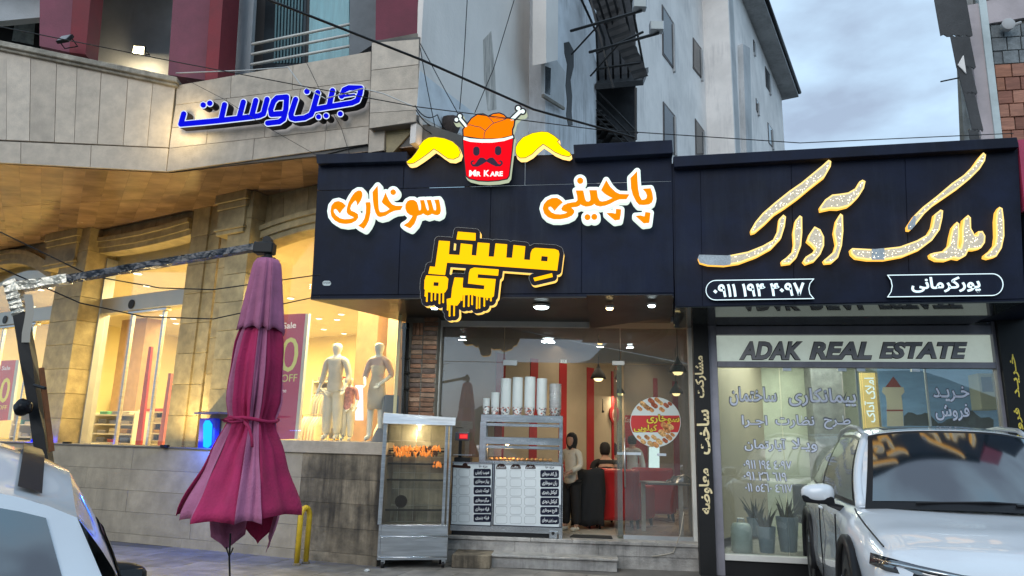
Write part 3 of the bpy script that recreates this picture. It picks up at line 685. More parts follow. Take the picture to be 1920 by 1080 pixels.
for r_ in range(12):
    y0 = 46+r_*25; x = 1856+r_*2.6+(0 if r_ % 2 else -9); xl = 1856+r_*2.7
    while x < 1990:
        w_ = random.uniform(24, 34)
        a, b = max(x, xl), x+w_
        if b-a > 5 and random.random() > .04:
            blk = r_ < 3 or (r_ == 3 and random.random() < .5)
            tiles4('cement_block' if blk else 'clay_brick', UP, (a, y0-(a-1860)*.06), (b, y0-(b-1860)*.06), (b+2.5, y0+25-(b-1860)*.06), (a+2.5, y0+25-(a-1860)*.06), [0, 1], [[0, 1]], -.09, random.uniform(-.03, -.005), .016, [m_blk] if blk else m_hb, ub)
        x += w_
rf_ = []
for i in range(6):
    x0, y0 = 1750+i*16.5, -8+[0, 68, 128, 175, 245, 300][i]
segs = [((1744, -40), (1763, 68), 60), ((1781, 68), (1793, 128), 36), ((1793, 126), (1806, 176), 26), ((1806, 174), (1823, 245), 20), ((1815, 244), (1824, 300), 18)]
for (a, b, w_) in segs:
    row = []
    for t in (0, 1):
        p = lerp2(a, b, t); row.append([UP.px(p[0]+k*w_/10, p[1], .45)+Vector((0, 0, .025*math.sin(k*1.9))) for k in range(11)])
    me = MB().grid(row)
    o = put('roof_sheet', me, m_corr, ub); sm = o.modifiers.new('thick', 'SOLIDIFY'); sm.thickness = .02
put('torn_flap', MB().prism([UP.px(1797, 122, .5), UP.px(1807, 104, .5), UP.px(1812, 138, .5)], (0, .02, .01)), m_apt, ub)
put('roof_rod', MB().tube([UP.px(1764, 153, .5), UP.px(1812, 143, .3)], .012, 6), m_dark, ub)
o = thing('wall_spotlight', 'small round grey spotlight fixed to the unfinished wall high on the right', 'spotlight', UP.px(1885, 52, .1))
put('lamp_head', MB().lathe(UP.px(1885, 52, .05), [(.02, 0), (.09, .02), (.1, .12), (.08, .13)], 16, UP.n), m_apt2, o, auto=40)
put('arm', MB().tube([UP.px(1885, 52, .1), UP.px(1915, 42, .15)], .025, 6), m_apt2, o)
# ================================================================ left shop: fascia, soffit, front
ZS = 3.45
ks = thing('chicken_shop_fascia', 'big navy black fascia box with dark lit soffit over the fried chicken shop', 'shop fascia', KS.w(0, ZS, 0))
ztopL = KS.sz(598, 306)[1]; 
FL, FR = KS.px(583, 554, -.012), KS.px(1263, 550, -.012); FL.z = FR.z = ZS
BL, BR = atz(757, 603, ZS), K.w(K.sz(1262, 592)[0], ZS, -.3)
zt_ = 5.02
put('fascia_box', MB().prism([Vector((p.x, p.y, ZS+.02)) for p in (FL, FR, BR, BL)], (0, 0, zt_-ZS-.06)), m_black, ks)
TLp, TRp, BRp, BLp = (597, 304), (1260, 282), (1264, 549.5), (583, 553.5)
def seamrow(v0, v1, us):
    for a, b in zip(us[:-1], us[1:]):
        def P(u, v): x = (TLp[0]*(1-u)+TRp[0]*u)*(1-v)+(BLp[0]*(1-u)+BRp[0]*u)*v; y = (TLp[1]*(1-u)+TRp[1]*u)*(1-v)+(BLp[1]*(1-u)+BRp[1]*u)*v; return (x, y)
        tiles4('fascia_panel', KS, P(a, v0), P(b, v0), P(b, v1), P(a, v1), [0, 1], [[0, 1]], -.01, 0, .006, [m_black], ks, .0012)
seamrow(0, .215, [0, .243, .585, 1]); seamrow(.215, 1, [0, .24, .49, .745, 1])
put('top_trim', MB().pp(KS, [(592, 289), (763, 284), (764, 302), (594, 307)], -.5, .10), m_black, ks, bevel=.006)
put('top_trim', MB().pp(KS, [(1075, 271), (1260, 262), (1262, 287), (1077, 297)], -.5, .12), m_black, ks, bevel=.006)
put('soffit_panel', MB().prism([Vector((p.x, p.y, ZS)) for p in (FL, FR, BR, BL)], (0, 0, .018)), m_blackg, ks)
a, b, c, d = [atz(x, y, ZS-.004) for x, y in ((1100, 551.5), (1262, 551), (1262, 590), (1107, 604))]
put('soffit_wedge', MB().hexa([a+Vector((0, .03, -.01)), d+Vector((0, 0, -.10)), c+Vector((0, 0, -.03)), b+Vector((0, .03, -.01)), a+Vector((0, .03, 0)), d, c, b+Vector((0, .03, 0))]), m_blackg, ks)
m_cool = glow('cool led', (.80, .97, 1), 9); m_warm = glow('warm led', (1, .72, .33), 9)
def soflamp(nm, lab, x, y, r, m, col, e, z=ZS-.012):
    c = atz(x, y, z-.03); t = thing(nm, lab, 'ceiling lamp', c, group='lamps under the chicken shop fascia')
    put('lamp_rim', MB().lathe(c+Vector((0, 0, .0)), [(r*1.12, .03), (r*1.12, .008), (r*1.02, 0), (r*1.0, .0)], 24), m_white, t, auto=40)
    put('diffuser', MB().lathe(c+Vector((0, 0, -.022)), [(.001, 0), (r*.75, .003), (r*.97, .022), (r*.97, .026)], 24), m, t, smooth=True)
    lamp(nm+'_light', c+Vector((0, 0, -.06)), e, r*2, col)
soflamp('round_soffit_lamp', 'small cool white lamp under the fascia beside the dripping yellow letters', 815, 577, .055, m_cool, (.85, .97, 1), 10)
soflamp('round_soffit_lamp', 'largest round white lamp in the middle of the dark soffit', 1015, 576, .105, m_cool, (.85, .97, 1), 22)
soflamp('soffit_spotlight', 'warm yellow spotlight under the right of the fascia', 1143, 578, .05, m_warm, (1, .75, .4), 10, ZS-.06)
soflamp('soffit_spotlight', 'cool white spotlight at the right end of the soffit', 1222, 573, .05, m_cool, (.85, .97, 1), 10, ZS-.045)
# round maker's sticker
stk = tag(slab('maker_sticker', contours(*Ink().line([(609, 531), (616, 531)], 4.6).field(4), 0), KS, 0, .003, plain('white sticker', (.6, .66, .66)), None), 'tiny white oval sticker on the lower left of the fascia', 'sticker')
text_on('sticker_print', 'پخش چلنیوم', KS, pxbox(KS, 605, 527, 620, 532.5), .004, m_dark, stk, depth=.001)
# ---- lettering on the fascia
m_halo = glow('lit white acrylic', (.80, .97, .93), 1.15); m_or = glow('lit orange acrylic', (1.0, .24, .003), 1.15); m_side = glow('lit acrylic edge', (.62, .74, .66), 1.25)
def add_letters(nm, lab, ink, pl, r, o0, o1, mh, mf, ms, cat='sign lettering', extra=None, group='lit letters on the chicken shop fascia'):
    X = ink.field(r+6); hl = contours(*X, r); fc = contours(*X, 0)
    P = np.array([p for l in hl for p in l]); c = pl.px(float(P[:, 0].mean()), float(P[:, 1].max()), o0)
    t = thing(nm, lab, cat, c, group=group)
    slab('letter_box', hl, pl, o0, o1, mh, t, ops=o1, side=ms)
    slab('letter_face', fc, pl, o1+.001, o1+.006, mf, t, ops=o1)
    return t
k1 = Ink(600, 330, 7.68)
k1.poly([(375,430),(330,385),(270,362),(210,375),(165,430),(152,510),(165,580),(210,640),(280,680),(370,692),(450,682),(520,645),(552,600),(548,550),(500,520),(450,500),(437,470),(450,420),(490,370),(515,352),(530,380),(538,430),(590,350),(612,290),(610,240),(590,212),(550,210),(500,240),(450,310),(410,390),(388,470),(385,520),(405,555),(440,575),(480,590),(487,605),(440,618),(360,625),(290,610),(230,565),(200,520),(200,485),(230,475),(255,500),(285,545),(320,490)])
k1.poly([(655,380),(725,378),(732,430),(728,530),(705,640),(670,710),(630,762),(590,740),(550,718),(600,680),(640,620),(660,540),(665,450)])
k1.poly([(832,140),(838,250),(842,400),(848,480),(865,522),(910,522),(965,505),(1005,478),(960,440),(910,400),(890,372),(920,300),(947,238),(965,290),(1000,360),(1040,410),(1090,430),(1195,430),(1160,492),(1080,500),(1010,530),(940,575),(870,592),(830,580),(800,530),(775,440),(762,340),(758,230),(790,190)])
k1.dot(1055, 235, 40)
k1.poly([(1300,345),(1350,345),(1395,375),(1415,430),(1425,490),(1440,500),(1455,480),(1455,420),(1440,350),(1500,347),(1515,400),(1530,460),(1550,500),(1568,490),(1560,430),(1535,347),(1600,345),(1620,420),(1640,490),(1665,500),(1675,480),(1668,410),(1645,345),(1715,340),(1735,430),(1742,500),(1730,545),(1690,568),(1650,560),(1615,545),(1590,560),(1550,572),(1510,558),(1488,540),(1460,560),(1400,575),(1390,620),(1360,690),(1300,757),(1250,735),(1205,710),(1270,670),(1310,620),(1335,575),(1290,560),(1250,525),(1230,470),(1232,410),(1260,365)])
add_letters('orange_lettering', 'orange Persian word with white lit border at the left of the navy fascia', k1, KS, 6.4, .03, .13, m_halo, m_or, m_side)
k2 = Ink(1000, 300, 7.68)
k2.poly([(425,612),(390,575),(340,545),(270,548),(200,580),(150,640),(135,700),(155,770),(210,825),(290,855),(390,855),(490,835),(560,800),(590,760),(590,725),(560,700),(545,685),(620,678),(665,660),(680,640),(700,655),(750,672),(800,670),(850,655),(878,635),(900,655),(960,672),(1030,660),(1110,630),(1180,590),(1240,568),(1340,567),(1385,495),(1240,490),(1180,460),(1110,390),(1050,290),(1010,370),(975,435),(1030,490),(1090,525),(1140,548),(1060,585),(990,600),(955,590),(930,540),(915,435),(805,435),(820,520),(822,580),(800,600),(765,598),(745,560),(720,440),(610,440),(630,520),(635,580),(615,605),(560,612),(490,625),(430,655),(402,700),(415,730),(460,745),(492,752),(460,772),(390,785),(320,780),(260,755),(220,710),(220,680),(250,672),(280,700),(305,735),(360,670)])
k2.dot(675, 300, 45).dot(780, 825, 43).dot(878, 820, 43)
k2.poly([(1495,160),(1500,300),(1510,420),(1530,520),(1560,575),(1600,572),(1630,550),(1635,510),(1620,470),(1575,415),(1690,408),(1715,480),(1725,560),(1710,610),(1670,640),(1590,650),(1520,645),(1480,600),(1430,500),(1405,400),(1398,260),(1450,210)])
k2.poly([(1190,705),(1265,712),(1260,780),(1245,860),(1175,872),(1110,820),(1050,765),(1130,762),(1185,775)])
k2.poly([(1610,750),(1688,760),(1680,830),(1670,905),(1590,915),(1530,860),(1470,805),(1550,800),(1600,815)])
add_letters('orange_lettering', 'orange Persian word with white lit border at the right of the navy fascia', k2, KS, 6.2, .03, .13, m_halo, m_or, m_side)
k3 = Ink(780, 420, 5.683)
k3.poly([(245,178),(362,185),(350,325),(465,332),(478,208),(602,222),(592,333),(643,338),(658,198),(785,207),(772,348),(832,350),(848,208),(972,218),(962,360),(1025,362),(1040,225),(1165,238),(1152,380),(1215,385),(1222,310),(1240,270),(1270,255),(1480,268),(1520,285),(1528,320),(1505,498),(330,412),(310,545),(132,530),(150,452),(205,458)])
k3.poly([(447,82),(637,98),(635,178),(432,165)]); k3.poly([(1250,575),(1450,525),(1458,565),(1265,610)])
k3.poly([(412,570),(505,575),(497,650),(500,680),(725,697),(730,655),(555,635),(565,520),(580,480),(620,465),(882,485),(875,552),(660,535),(655,575),(850,588),(830,770),(800,790),(740,785),(640,770),(600,755),(490,760),(470,830),(440,870),(330,860),(328,800),(375,790),(385,690)])
k3.poly([(110,548),(320,560),(345,585),(335,690),(310,730),(250,740),(120,725),(88,695),(92,600)])
k3.poly([(188,620),(243,622),(240,662),(186,660)], sub=True); k3.poly([(1338,342),(1405,348),(1400,400),(1332,395)], sub=True)
for (x, ya, yb) in ((490,740,812),(513,750,880),(563,750,875),(600,750,857),(650,760,900),(678,765,895),(730,775,875),(760,775,805),(800,775,818),(340,850,915),(360,850,980),(408,850,975),(103,715,768),(118,720,824),(168,725,818),(207,730,808),(252,730,846),(292,725,836)):
    k3.line([(x, ya), (x-2, yb)], 8).dot(x-2, yb-3, 10)
X3 = k3.field(14)
mk = thing('yellow_lettering', 'dripping yellow Persian shop name on a black lit board hanging over the soffit', 'sign lettering', KS.px(920, 590, .1), group='lit letters on the chicken shop fascia')
m_ye = glow('lit yellow acrylic', (1.0, .50, .004), 1.3)
slab('letter_board', contours(*X3, 8.2), KS, .02, .13, plain('black board', (.014, .009, .014), .45), mk, ops=.13, side=glow('yellow lit edge', (1, .6, .12), 1.3))
oth = contours(*X3, 8.4); inn = contours(*X3, 8.0)
slab('board_rim', oth+inn, KS, .131, .134, plain('pale rim', (.5, .48, .42)), mk, ops=.13)
slab('letter_face', contours(*X3, 0), KS, .131, .137, m_ye, mk, ops=.13)
# bucket emblem
def I8(): return Ink(750, 190, 5.647)
body = [(668,405),(1197,398),(1185,520),(1152,790),(1132,818),(1040,836),(930,843),(830,838),(735,815),(702,790),(684,620)]
rim = [(672,372),(740,390),(860,400),(980,400),(1100,388),(1200,360),(1206,392),(1100,428),(980,444),(860,445),(740,435),(666,412)]
chick = [(672,370),(668,300),(705,255),(720,235),(760,180),(820,140),(880,136),(935,163),(985,135),(1050,126),(1100,145),(1130,178),(1180,178),(1212,205),(1205,260),(1188,300),(1190,362),(1050,398),(860,398)]
emb = thing('bucket_emblem', 'lit chicken bucket emblem with yellow wings, bones and moustache above the fascia', 'sign emblem', KS.px(920, 340, .12))
o = .16
al = I8().poly(body).poly(rim).poly(chick); al.line([(640,190),(705,265)], 20).dot(634,158,26).dot(598,196,26).line([(1270,110),(1180,200)], 24).dot(1252,74,30).dot(1300,108,28)
XA = al.field(8)
slab('emblem_box', contours(*XA, 1.9), KS, .04, o, plain('dark outline', (.03, .02, .03)), emb, ops=o, side=glow('pale lit edge', (.75, .85, .6), .6))
slab('bucket_face', contours(*I8().poly(body).field(4), -.3), KS, o+.001, o+.006, glow('lit red acrylic', (.80, .004, .012), 1.1), emb, ops=o)
slab('bucket_rim', contours(*I8().poly(rim).field(4), -.9), KS, o+.007, o+.011, m_halo, emb, ops=o)
ch_ = I8().poly(chick); fl = ch_.field(4)
slab('fried_chicken', contours(*fl, -.9), KS, o+.001, o+.006, glow('lit amber acrylic', (1, .20, .002), 1.15), emb, ops=o)
ln = I8().line([(705,255),(750,252),(800,268),(850,275),(905,315)], 4).line([(905,315),(960,255),(990,235),(1060,212),(1110,195),(1140,180)], 4).line([(905,315),(893,345),(890,395)], 4).line([(930,163),(965,195),(992,232)], 4).line([(935,163),(1040,185),(1125,185)], 2.5)
slab('outline_stroke', contours(*ln.field(4), 0), KS, o+.007, o+.009, plain('brown line', (.12, .02, .005)), emb, ops=o)
for pts in (([(640,190),(700,262)], (634,158), (598,196), 13, 19), ([(1270,110),(1185,192)], (1252,74), (1300,108), 17, 22)):
    slab('bone', contours(*I8().line(pts[0], pts[3]).dot(*pts[1], pts[4]).dot(*pts[2], pts[4]).field(4), 0), KS, o+.001, o+.006, m_halo, emb, ops=o)
fa = I8().line([(810,515),(810,545)], 34).line([(1040,510),(1040,540)], 34)
fa.poly([(918,625),(885,600),(850,598),(825,625),(795,668),(775,672),(762,655),(775,640),(798,640),(775,625),(750,640),(748,665),(770,692),(820,695),(870,670),(918,640),(965,668),(1015,692),(1065,690),(1090,665),(1088,640),(1062,625),(1040,640),(1065,642),(1072,658),(1060,670),(1040,665),(1010,625),(985,598),(950,600)])
slab('painted_features', contours(*fa.field(4), 0), KS, o+.007, o+.009, plain('dark violet print', (.045, .02, .05)), emb, ops=o)
text_on('lettering', 'M', KS, pxbox(KS, 880, 319.5, 892.5, 331, o), o+.008, m_halo, emb, bold=.035, depth=.002)
text_on('lettering', 'R', KS, pxbox(KS, 893.5, 322, 902, 331, o), o+.008, m_halo, emb, bold=.035, depth=.002)
text_on('lettering', 'K', KS, pxbox(KS, 907.5, 319.5, 918, 331, o), o+.008, m_halo, emb, bold=.035, depth=.002)
text_on('lettering', 'ARE', KS, pxbox(KS, 918.8, 322, 943, 331, o), o+.008, m_halo, emb, bold=.035, depth=.002)
wl = [(65,640),(120,600),(165,545),(200,492),(190,480),(215,455),(250,412),(300,382),(370,375),(470,390),(560,425),(620,480),(642,540),(625,590),(570,615),(510,610),(450,570),(400,530),(358,505),(290,560),(220,610),(150,655),(100,665),(75,655)]
wr = [(1222,540),(1222,490),(1245,440),(1300,380),(1400,335),(1500,318),(1570,325),(1630,360),(1690,410),(1668,425),(1720,490),(1800,540),(1815,568),(1790,588),(1720,575),(1640,540),(1570,490),(1515,455),(1460,500),(1400,560),(1330,600),(1270,602),(1235,575)]
m_wy = glow('lit yellow wing', (1.0, .80, .0), 1.2); m_wb = plain('amber outline', (.30, .13, .01)); m_we = glow('amber lit edge', (1, .62, .20), 1.5)
for wp in (wl, wr):
    X = I8().poly(wp).field(5)
    w_ = slab('wing', contours(*X, .4), KS, .03, o, m_wb, emb, ops=o, side=m_we); slab('wing_face', contours(*X, -1.0), KS, o+.001, o+.005, m_wy, w_, ops=o)
    q = KS.px(750+sum(p[0] for p in wp)/len(wp)/5.647, 190+sum(p[1] for p in wp)/len(wp)/5.647, .05)
# ---- store lettering on the balcony
k4 = Ink(320, 140, 5.0526)
H4 = 25
k4.line([(125,372),(98,470),(300,452),(450,437),(640,415),(750,403),(840,390),(880,372),(915,235)], H4)
k4.line([(512,285),(478,432)], H4).line([(690,260),(650,410)], H4).line([(808,245),(768,398)], H4)
k4.line([(1045,372),(955,378),(948,330),(975,255),(1010,220),(1100,212),(1092,330),(1070,420),(1030,448),(920,460)], H4).line([(1000,372),(1070,368)], H4)
k4.line([(1185,235),(1140,375),(1145,410),(1180,420),(1270,410),(1330,380),(1350,335),(1395,170)], H4)
k4.line([(1360,330),(1480,308),(1720,268),(1770,245),(1795,180),(1803,128),(1690,125),(1645,145),(1620,205)], H4).line([(1535,152),(1502,300)], H4).line([(1740,190),(1640,205)], 10)
k4.dot(1292,160,26).dot(310,288,26).dot(372,272,26).dot(1402,400,24).dot(1474,390,24).dot(1608,372,24)
m_bl = glow('lit blue acrylic', (.004, .006, .72), .95)
BF = Plane(B1.w(0, 0, .005)[:2], ang=math.degrees(math.atan2(B1.u.y, B1.u.x)))
add_letters('blue_lettering', 'blue Persian store name with white edge and deep black sides on the travertine balcony', k4, BF, 1.75, .04, .17, glow('lit white edge', (.72, .82, 1), .95), m_bl, plain('black letter side', (.02, .02, .025), .5), group=None)
# ---- shopfront of the chicken shop
GO = -.30
def kb(nm, x0, x1, z0, z1, o0, o1, m, par, ops=None, **k):
    q0, q1 = K.sz(x0, 700, GO if ops is None else ops)[0], K.sz(x1, 700, GO if ops is None else ops)[0]
    return put(nm, MB().pb(K, q0, q1, z0, z1, o0, o1), m, par, **k)
ZF = .35; ZG = K.sz(1000, 602, GO)[1]; ZTR = K.sz(1000, 680, GO)[1]
sf = thing('glass_shopfront', 'frameless glass shopfront with white frame of the fried chicken shop', 'shopfront', K.w(.5, ZF, GO))
kb('frame_post', 817, 826, ZF-.1, ZG+.05, GO-.06, GO+.06, m_white, sf, bevel=.005)
kb('frame_post', 1291, 1303, ZF, ZG+.05, GO-.06, GO+.06, m_white, sf, bevel=.005)
kb('frame_head', 817, 1303, ZG-.0, ZG+.12, GO-.055, GO+.055, m_white, sf, bevel=.005)
kb('frame_head', 826, 1105, ZG-.10, ZG-.002, GO-.045, GO+.045, m_white, sf, bevel=.005)
for a, b in ((827, 944), (945, 1163), (1164, 1290)):
    kb('pane', a, b-.4, ZTR+.004, ZG-.1, GO-.006, GO+.006, m_glass, sf)
kb('pane', 827, 944, 1.42, ZTR-.004, GO-.006, GO+.006, m_glass, sf)
kb('pane', 1169, 1290, ZF+.06, ZTR-.004, GO-.006, GO+.006, m_glass, sf)
kb('floor_channel', 1166, 1303, ZF, ZF+.055, GO-.03, GO+.03, m_alu, sf)
dqu = K.sz(1163, 700, GO)[0]
dl = put('door_leaf', MB().pb(K, dqu-.055, dqu+.02, ZF+.03, ZTR-.01, GO-.75, GO+.01), glass('green glass edge', (.62, .72, .66), .08, .12), sf)
put('door_handle', MB().tube([K.w(dqu+.05, 1.05, GO+.05), K.w(dqu+.05, 1.75, GO+.05)], .012, 8), m_steel, dl, smooth=True)
put('hinge_fitting', MB().pb(K, *[K.sz(x, 680, GO)[0] for x in (943, 970)], ZTR-.05, ZTR+.035, GO-.02, GO+.02), m_alu, sf, bevel=.004)
put('hinge_fitting', MB().pb(K, *[K.sz(x, 680, GO)[0] for x in (1148, 1171)], ZTR-.02, ZTR+.045, GO-.02, GO+.02), m_alu, sf, bevel=.004)
ns = put('number_plate', MB().pb(K, *[K.sz(x, 678, GO)[0] for x in (1051, 1063)], ZTR-.0, ZTR+.05, GO+.007, GO+.012), plain('white plate', (.7, .7, .68)), sf)
text_on('print', '17', K, pxbox(K, 1055, 676, 1059, 680.5, GO), GO+.013, m_dark, sf, depth=.001)
# steps
st_ = struct('steps', MB().pb(K, K.sz(826, 1000)[0]-.1, K.sz(1312, 1000)[0], -.01, ZF-.05, -.6, -.005), m_slabst)
qL, qR = K.sz(822, 1000)[0], K.sz(1312, 1000)[0]
n_ = [0, .36, .52, .84, 1]
for a, b in zip(n_[:-1], n_[1:]): put('step_slab', MB().pb(K, qL+(qR-qL)*a, qL+(qR-qL)*b-.004, ZF-.045, ZF, -.7, .03), m_slabst, st_, bevel=.005)
for a, b in ((0, .3), (.3, .62), (.62, 1)): put('riser_slab', MB().pb(K, qL+(qR-qL)*a, qL+(qR-qL)*b-.004, .16, ZF-.048, -.1, .004), m_slabst, st_, bevel=.003)
q1_ = K.sz(1160, 1040, .35)[0]; q0_ = K.sz(915, 1040, .35)[0]; qx = K.sz(845, 1040, .6)[0]
put('step_slab', MB().pb(K, q0_, q1_, .135, .165, -.1, .36), m_slabst, st_, bevel=.006)
put('riser_slab', MB().pb(K, q0_, q1_-.02, 0, .132, -.1, .33), m_slabst, st_, bevel=.004)
put('step_block', MB().pb(K, qx, q0_+.05, 0, .17, -.1, .5), m_grime[0], st_, bevel=.01)
put('riser_slab', MB().pb(K, q1_+.02, qR, 0, .155, -.1, -.02), m_grime[0], st_, bevel=.004)
mt = tag(put('floor_mat', MB().prism([K.px(x, y, 0) for x, y in ((1,1),)] and [K.w(K.sz(1068, 1003)[0], ZF+.002, -.2), K.w(K.sz(1150, 1003)[0], ZF+.002, -.2), K.w(K.sz(1150, 1003)[0], ZF+.002, -.5), K.w(K.sz(1075, 1003)[0], ZF+.002, -.5)], (0, 0, .012)), plain('black mat', (.03, .03, .03), .9)), 'flat black door mat at the shop threshold', 'door mat')
# brick pillar
bp_ = thing('brick_pillar', 'old clay brick pillar with thick mortar left of the chicken shop glass', 'pillar', K.w(K.sz(790, 700)[0], 0, -.1))
c0_, c1_, c2_ = [K.sz(x, 700, .0)[0] for x in (768, 790.5, 817)]
put('mortar_core', MB().pb(K, K.sz(755, 700)[0], c2_, 0, ZS+.1, -.6, -.02), m_mort, bp_)
for j in range(49):
    z = .01+j*.0705
    for (a, b) in ((c0_, c1_-.012), (c1_, c2_+random.uniform(-.015, .008))):
        if j >= 45 and a == c0_:
            continue
        put('brick', MB().pb(K, a+random.uniform(0, .008), b-random.uniform(0, .006), z, z+.058+random.uniform(-.004, .004), -.06, random.uniform(-.005, .008)), random.choice(m_brick), bp_, bevel=.004)
for i in range(3):
    put('brick', MB().pb(K, c0_+.01+i*.055, c0_+.058+i*.055, .01+45*.0705, .01+47.6*.0705, -.06, .004), random.choice(m_brick), bp_, bevel=.004)
dp = thing('drain_pipe', 'pair of black pipes running down beside the brick pillar', 'pipe', K.px(763, 900, .1))
for x in (757.5, 764.5):
    put('pipe', MB().tube([K.px(x, 606, .08), K.px(x-2.2, 775, .08), K.px(x-4, 1000, .08)], .024, 10), m_dark, dp, smooth=True)
for y in (615, 672, 700, 730): put('bracket', MB().tube([K.px(754, y, .06), K.px(767, y, .12)], .02, 6), m_dark, dp)
# ================================================================ right shop
as_ = thing('estate_agency_fascia', 'long navy fascia of the estate agency with glossy dark soffit', 'shop fascia', AS.w(1.5, ZS, 0))
a_, b_, c_, d_ = (1264, 303), (1909, 268), (1922, 560.5), (1268, 576)
q0, q1 = AS.sz(1266, 570)[0], AS.sz(1921, 562)[0]+.0; zb = AS.sz(1590, 571)[1]
put('fascia_box', MB().pb(AS, q0, q1, zb+.012, AS.sz(1590, 285)[1]-.02, -1.6, -.012), m_black, as_)
tiles4('fascia_panel', AS, a_, b_, c_, d_, [0, 1], [[0, .082, .36, .69, 1]], -.01, 0, .005, [m_black], as_, .001)
put('top_trim', MB().pp(AS, [(1262, 293), (1907, 257), (1911, 276), (1264, 313)], -.5, .11), m_black, as_, bevel=.006)
put('soffit_panel', MB().pb(AS, q0, q1, zb-.006, zb+.01, -1.55, -.01), plain('glossy black glass', (.035, .04, .04), .04), as_)
put('end_panel', MB().pp(AS, [(1925, 396), (2040, 392), (2040, 556), (1941, 560)], -1.6, .0), m_black, as_)
nf = tag(put('red_neighbour_fascia', MB().pp(AS, [(1909, 262), (1990, 256), (1990, 390), (1922, 394)], -.4, .03), mat('crimson plastic', (.42, .03, .09), .4, var=.1)), 'crimson plastic fascia edge at the far right of the estate sign', 'shop fascia')
def IL(): return Ink(1280, 280, 3.6)
def IR(): return Ink(1590, 270, 3.485)
m_gr = glow('warm neon rim', (1.0, .72, .26), 1.25); m_gf = mat('perforated letter face', (.55, .50, .40), .5, var=.2, vs=60, bump=0, emis=(.9, .72, .45), es=.22); m_gs = glow('gold lit side', (1, .5, .08), 1.3)
m_unl = mat('unlit letter face', (.42, .47, .50), .4, var=.15, vs=50, bump=0)
GL = [IL().poly([(985,70),(1003,80),(1000,115),(960,185),(870,255),(780,330),(690,395),(620,440),(560,500),(490,560),(462,568),(458,545),(490,490),(540,430),(620,360),(720,280),(800,225),(880,160),(940,110)]),
 IL().poly([(680,440),(698,455),(690,520),(665,600),(600,670),(500,725),(380,770),(280,785),(170,780),(115,765),(103,735),(112,712),(300,718),(440,690),(540,650),(610,610),(640,550),(650,470)]),
 IL().poly([(790,445),(807,455),(808,560),(800,650),(770,730),(730,770),(670,778),(665,755),(700,730),(740,690),(750,640),(745,560),(760,480)]),
 IL().poly([(890,520),(930,540),(955,590),(955,650),(930,710),(890,755),(830,775),(812,755),(830,725),(880,695),(893,670),(870,645),(838,618),(855,570)]),
 IL().poly([(1065,432),(1082,445),(1085,550),(1075,650),(1050,730),(1010,765),(960,770),(950,750),(980,725),(1020,690),(1035,640),(1020,560),(1035,480)]),
 Ink().poly([(1538.3,395.3),(1537,388),(1546.7,374.4),(1560.6,364.7),(1574.4,363.3),(1590,361),(1604,353),(1611.5,340),(1617.3,336.9),(1623,339.7),(1620,353),(1610,369),(1598.6,380.5),(1590,387),(1571.7,391.5),(1557.8,391)]),
 IR().poly([(885,55),(902,70),(895,110),(860,165),(800,225),(720,290),(640,345),(560,400),(500,455),(440,530),(410,562),(390,560),(388,535),(430,470),(490,410),(580,340),(680,255),(760,200),(820,140),(855,90)]),
 IR().poly([(605,428),(622,435),(618,480),(600,560),(550,630),(470,690),(360,735),(240,757),(130,757),(50,745),(22,720),(15,690),(28,680),(180,688),(340,670),(450,630),(520,590),(550,540),(565,460)]),
 IR().poly([(712,508),(728,520),(728,600),(722,675),(735,680),(745,640),(745,560),(755,490),(785,463),(803,480),(805,550),(830,595),(845,595),(850,570),(880,568),(898,600),(895,645),(870,680),(830,690),(790,690),(770,730),(730,752),(690,745),(640,762),(580,760),(540,740),(535,718),(560,710),(620,700),(660,660),(670,600),(685,540)]),
 IR().poly([(990,410),(1010,420),(1020,500),(1022,600),(1005,680),(970,735),(920,748),(892,740),(895,722),(930,695),(960,660),(968,600),(965,500),(972,440)])]
w1 = thing('neon_lettering', 'gold rimmed Persian name sign, left word of the estate agency fascia', 'sign lettering', AS.px(1480, 500, .05), group='gold neon words on the estate fascia')
w2 = thing('neon_lettering', 'gold rimmed Persian word on the right half of the estate agency fascia', 'sign lettering', AS.px(1750, 500, .05), group='gold neon words on the estate fascia')
led = glow('led point', (1, .9, .65), 4)
for i, ik in enumerate(GL):
    par = w1 if i < 6 else w2; X = ik.field(4)
    bx = slab('letter_box', contours(*X, 0), AS, .02, .10, m_gr, par, ops=.10, side=m_gs)
    slab('letter_face', contours(*X, -3.0), AS, .101, .105, m_gf, par, ops=.10)
    if i in (1, 6, 7):
        cx0, cx1 = {1: (0, 1370), 6: (1690, 1716), 7: (1634, 1658)}[i]
        f2 = np.where((X[0][None, :] < cx1) & (X[0][None, :] > cx0) & ((X[1][:, None] > 405) if i == 6 else True), X[2], 99.)
        cc = contours(X[0], X[1], np.where(f2 > 50, 1.0, f2), .2)
        if cc: slab('dead_section', cc, AS, .106, .108, m_unl, par, ops=.10)
    xs, ys, f = X; ins = np.argwhere(f < -3.6); random.shuffle(ins_ := list(map(tuple, ins))); mb = MB(); 
    for (a, b) in ins_[:max(10, len(ins_)//160)]:
        if i == 1 and xs[b] < 1370: continue
        p = AS.px(float(xs[b]), float(ys[a]), .108); r = .0045
        mb.add([p-AS.u*r, p-Vector((0, 0, r)), p+AS.u*r, p+Vector((0, 0, r)), p+AS.n*.004], [(0, 1, 4), (1, 2, 4), (2, 3, 4), (3, 0, 4)])
    put('led_dots', mb, led, par, kind='stuff')
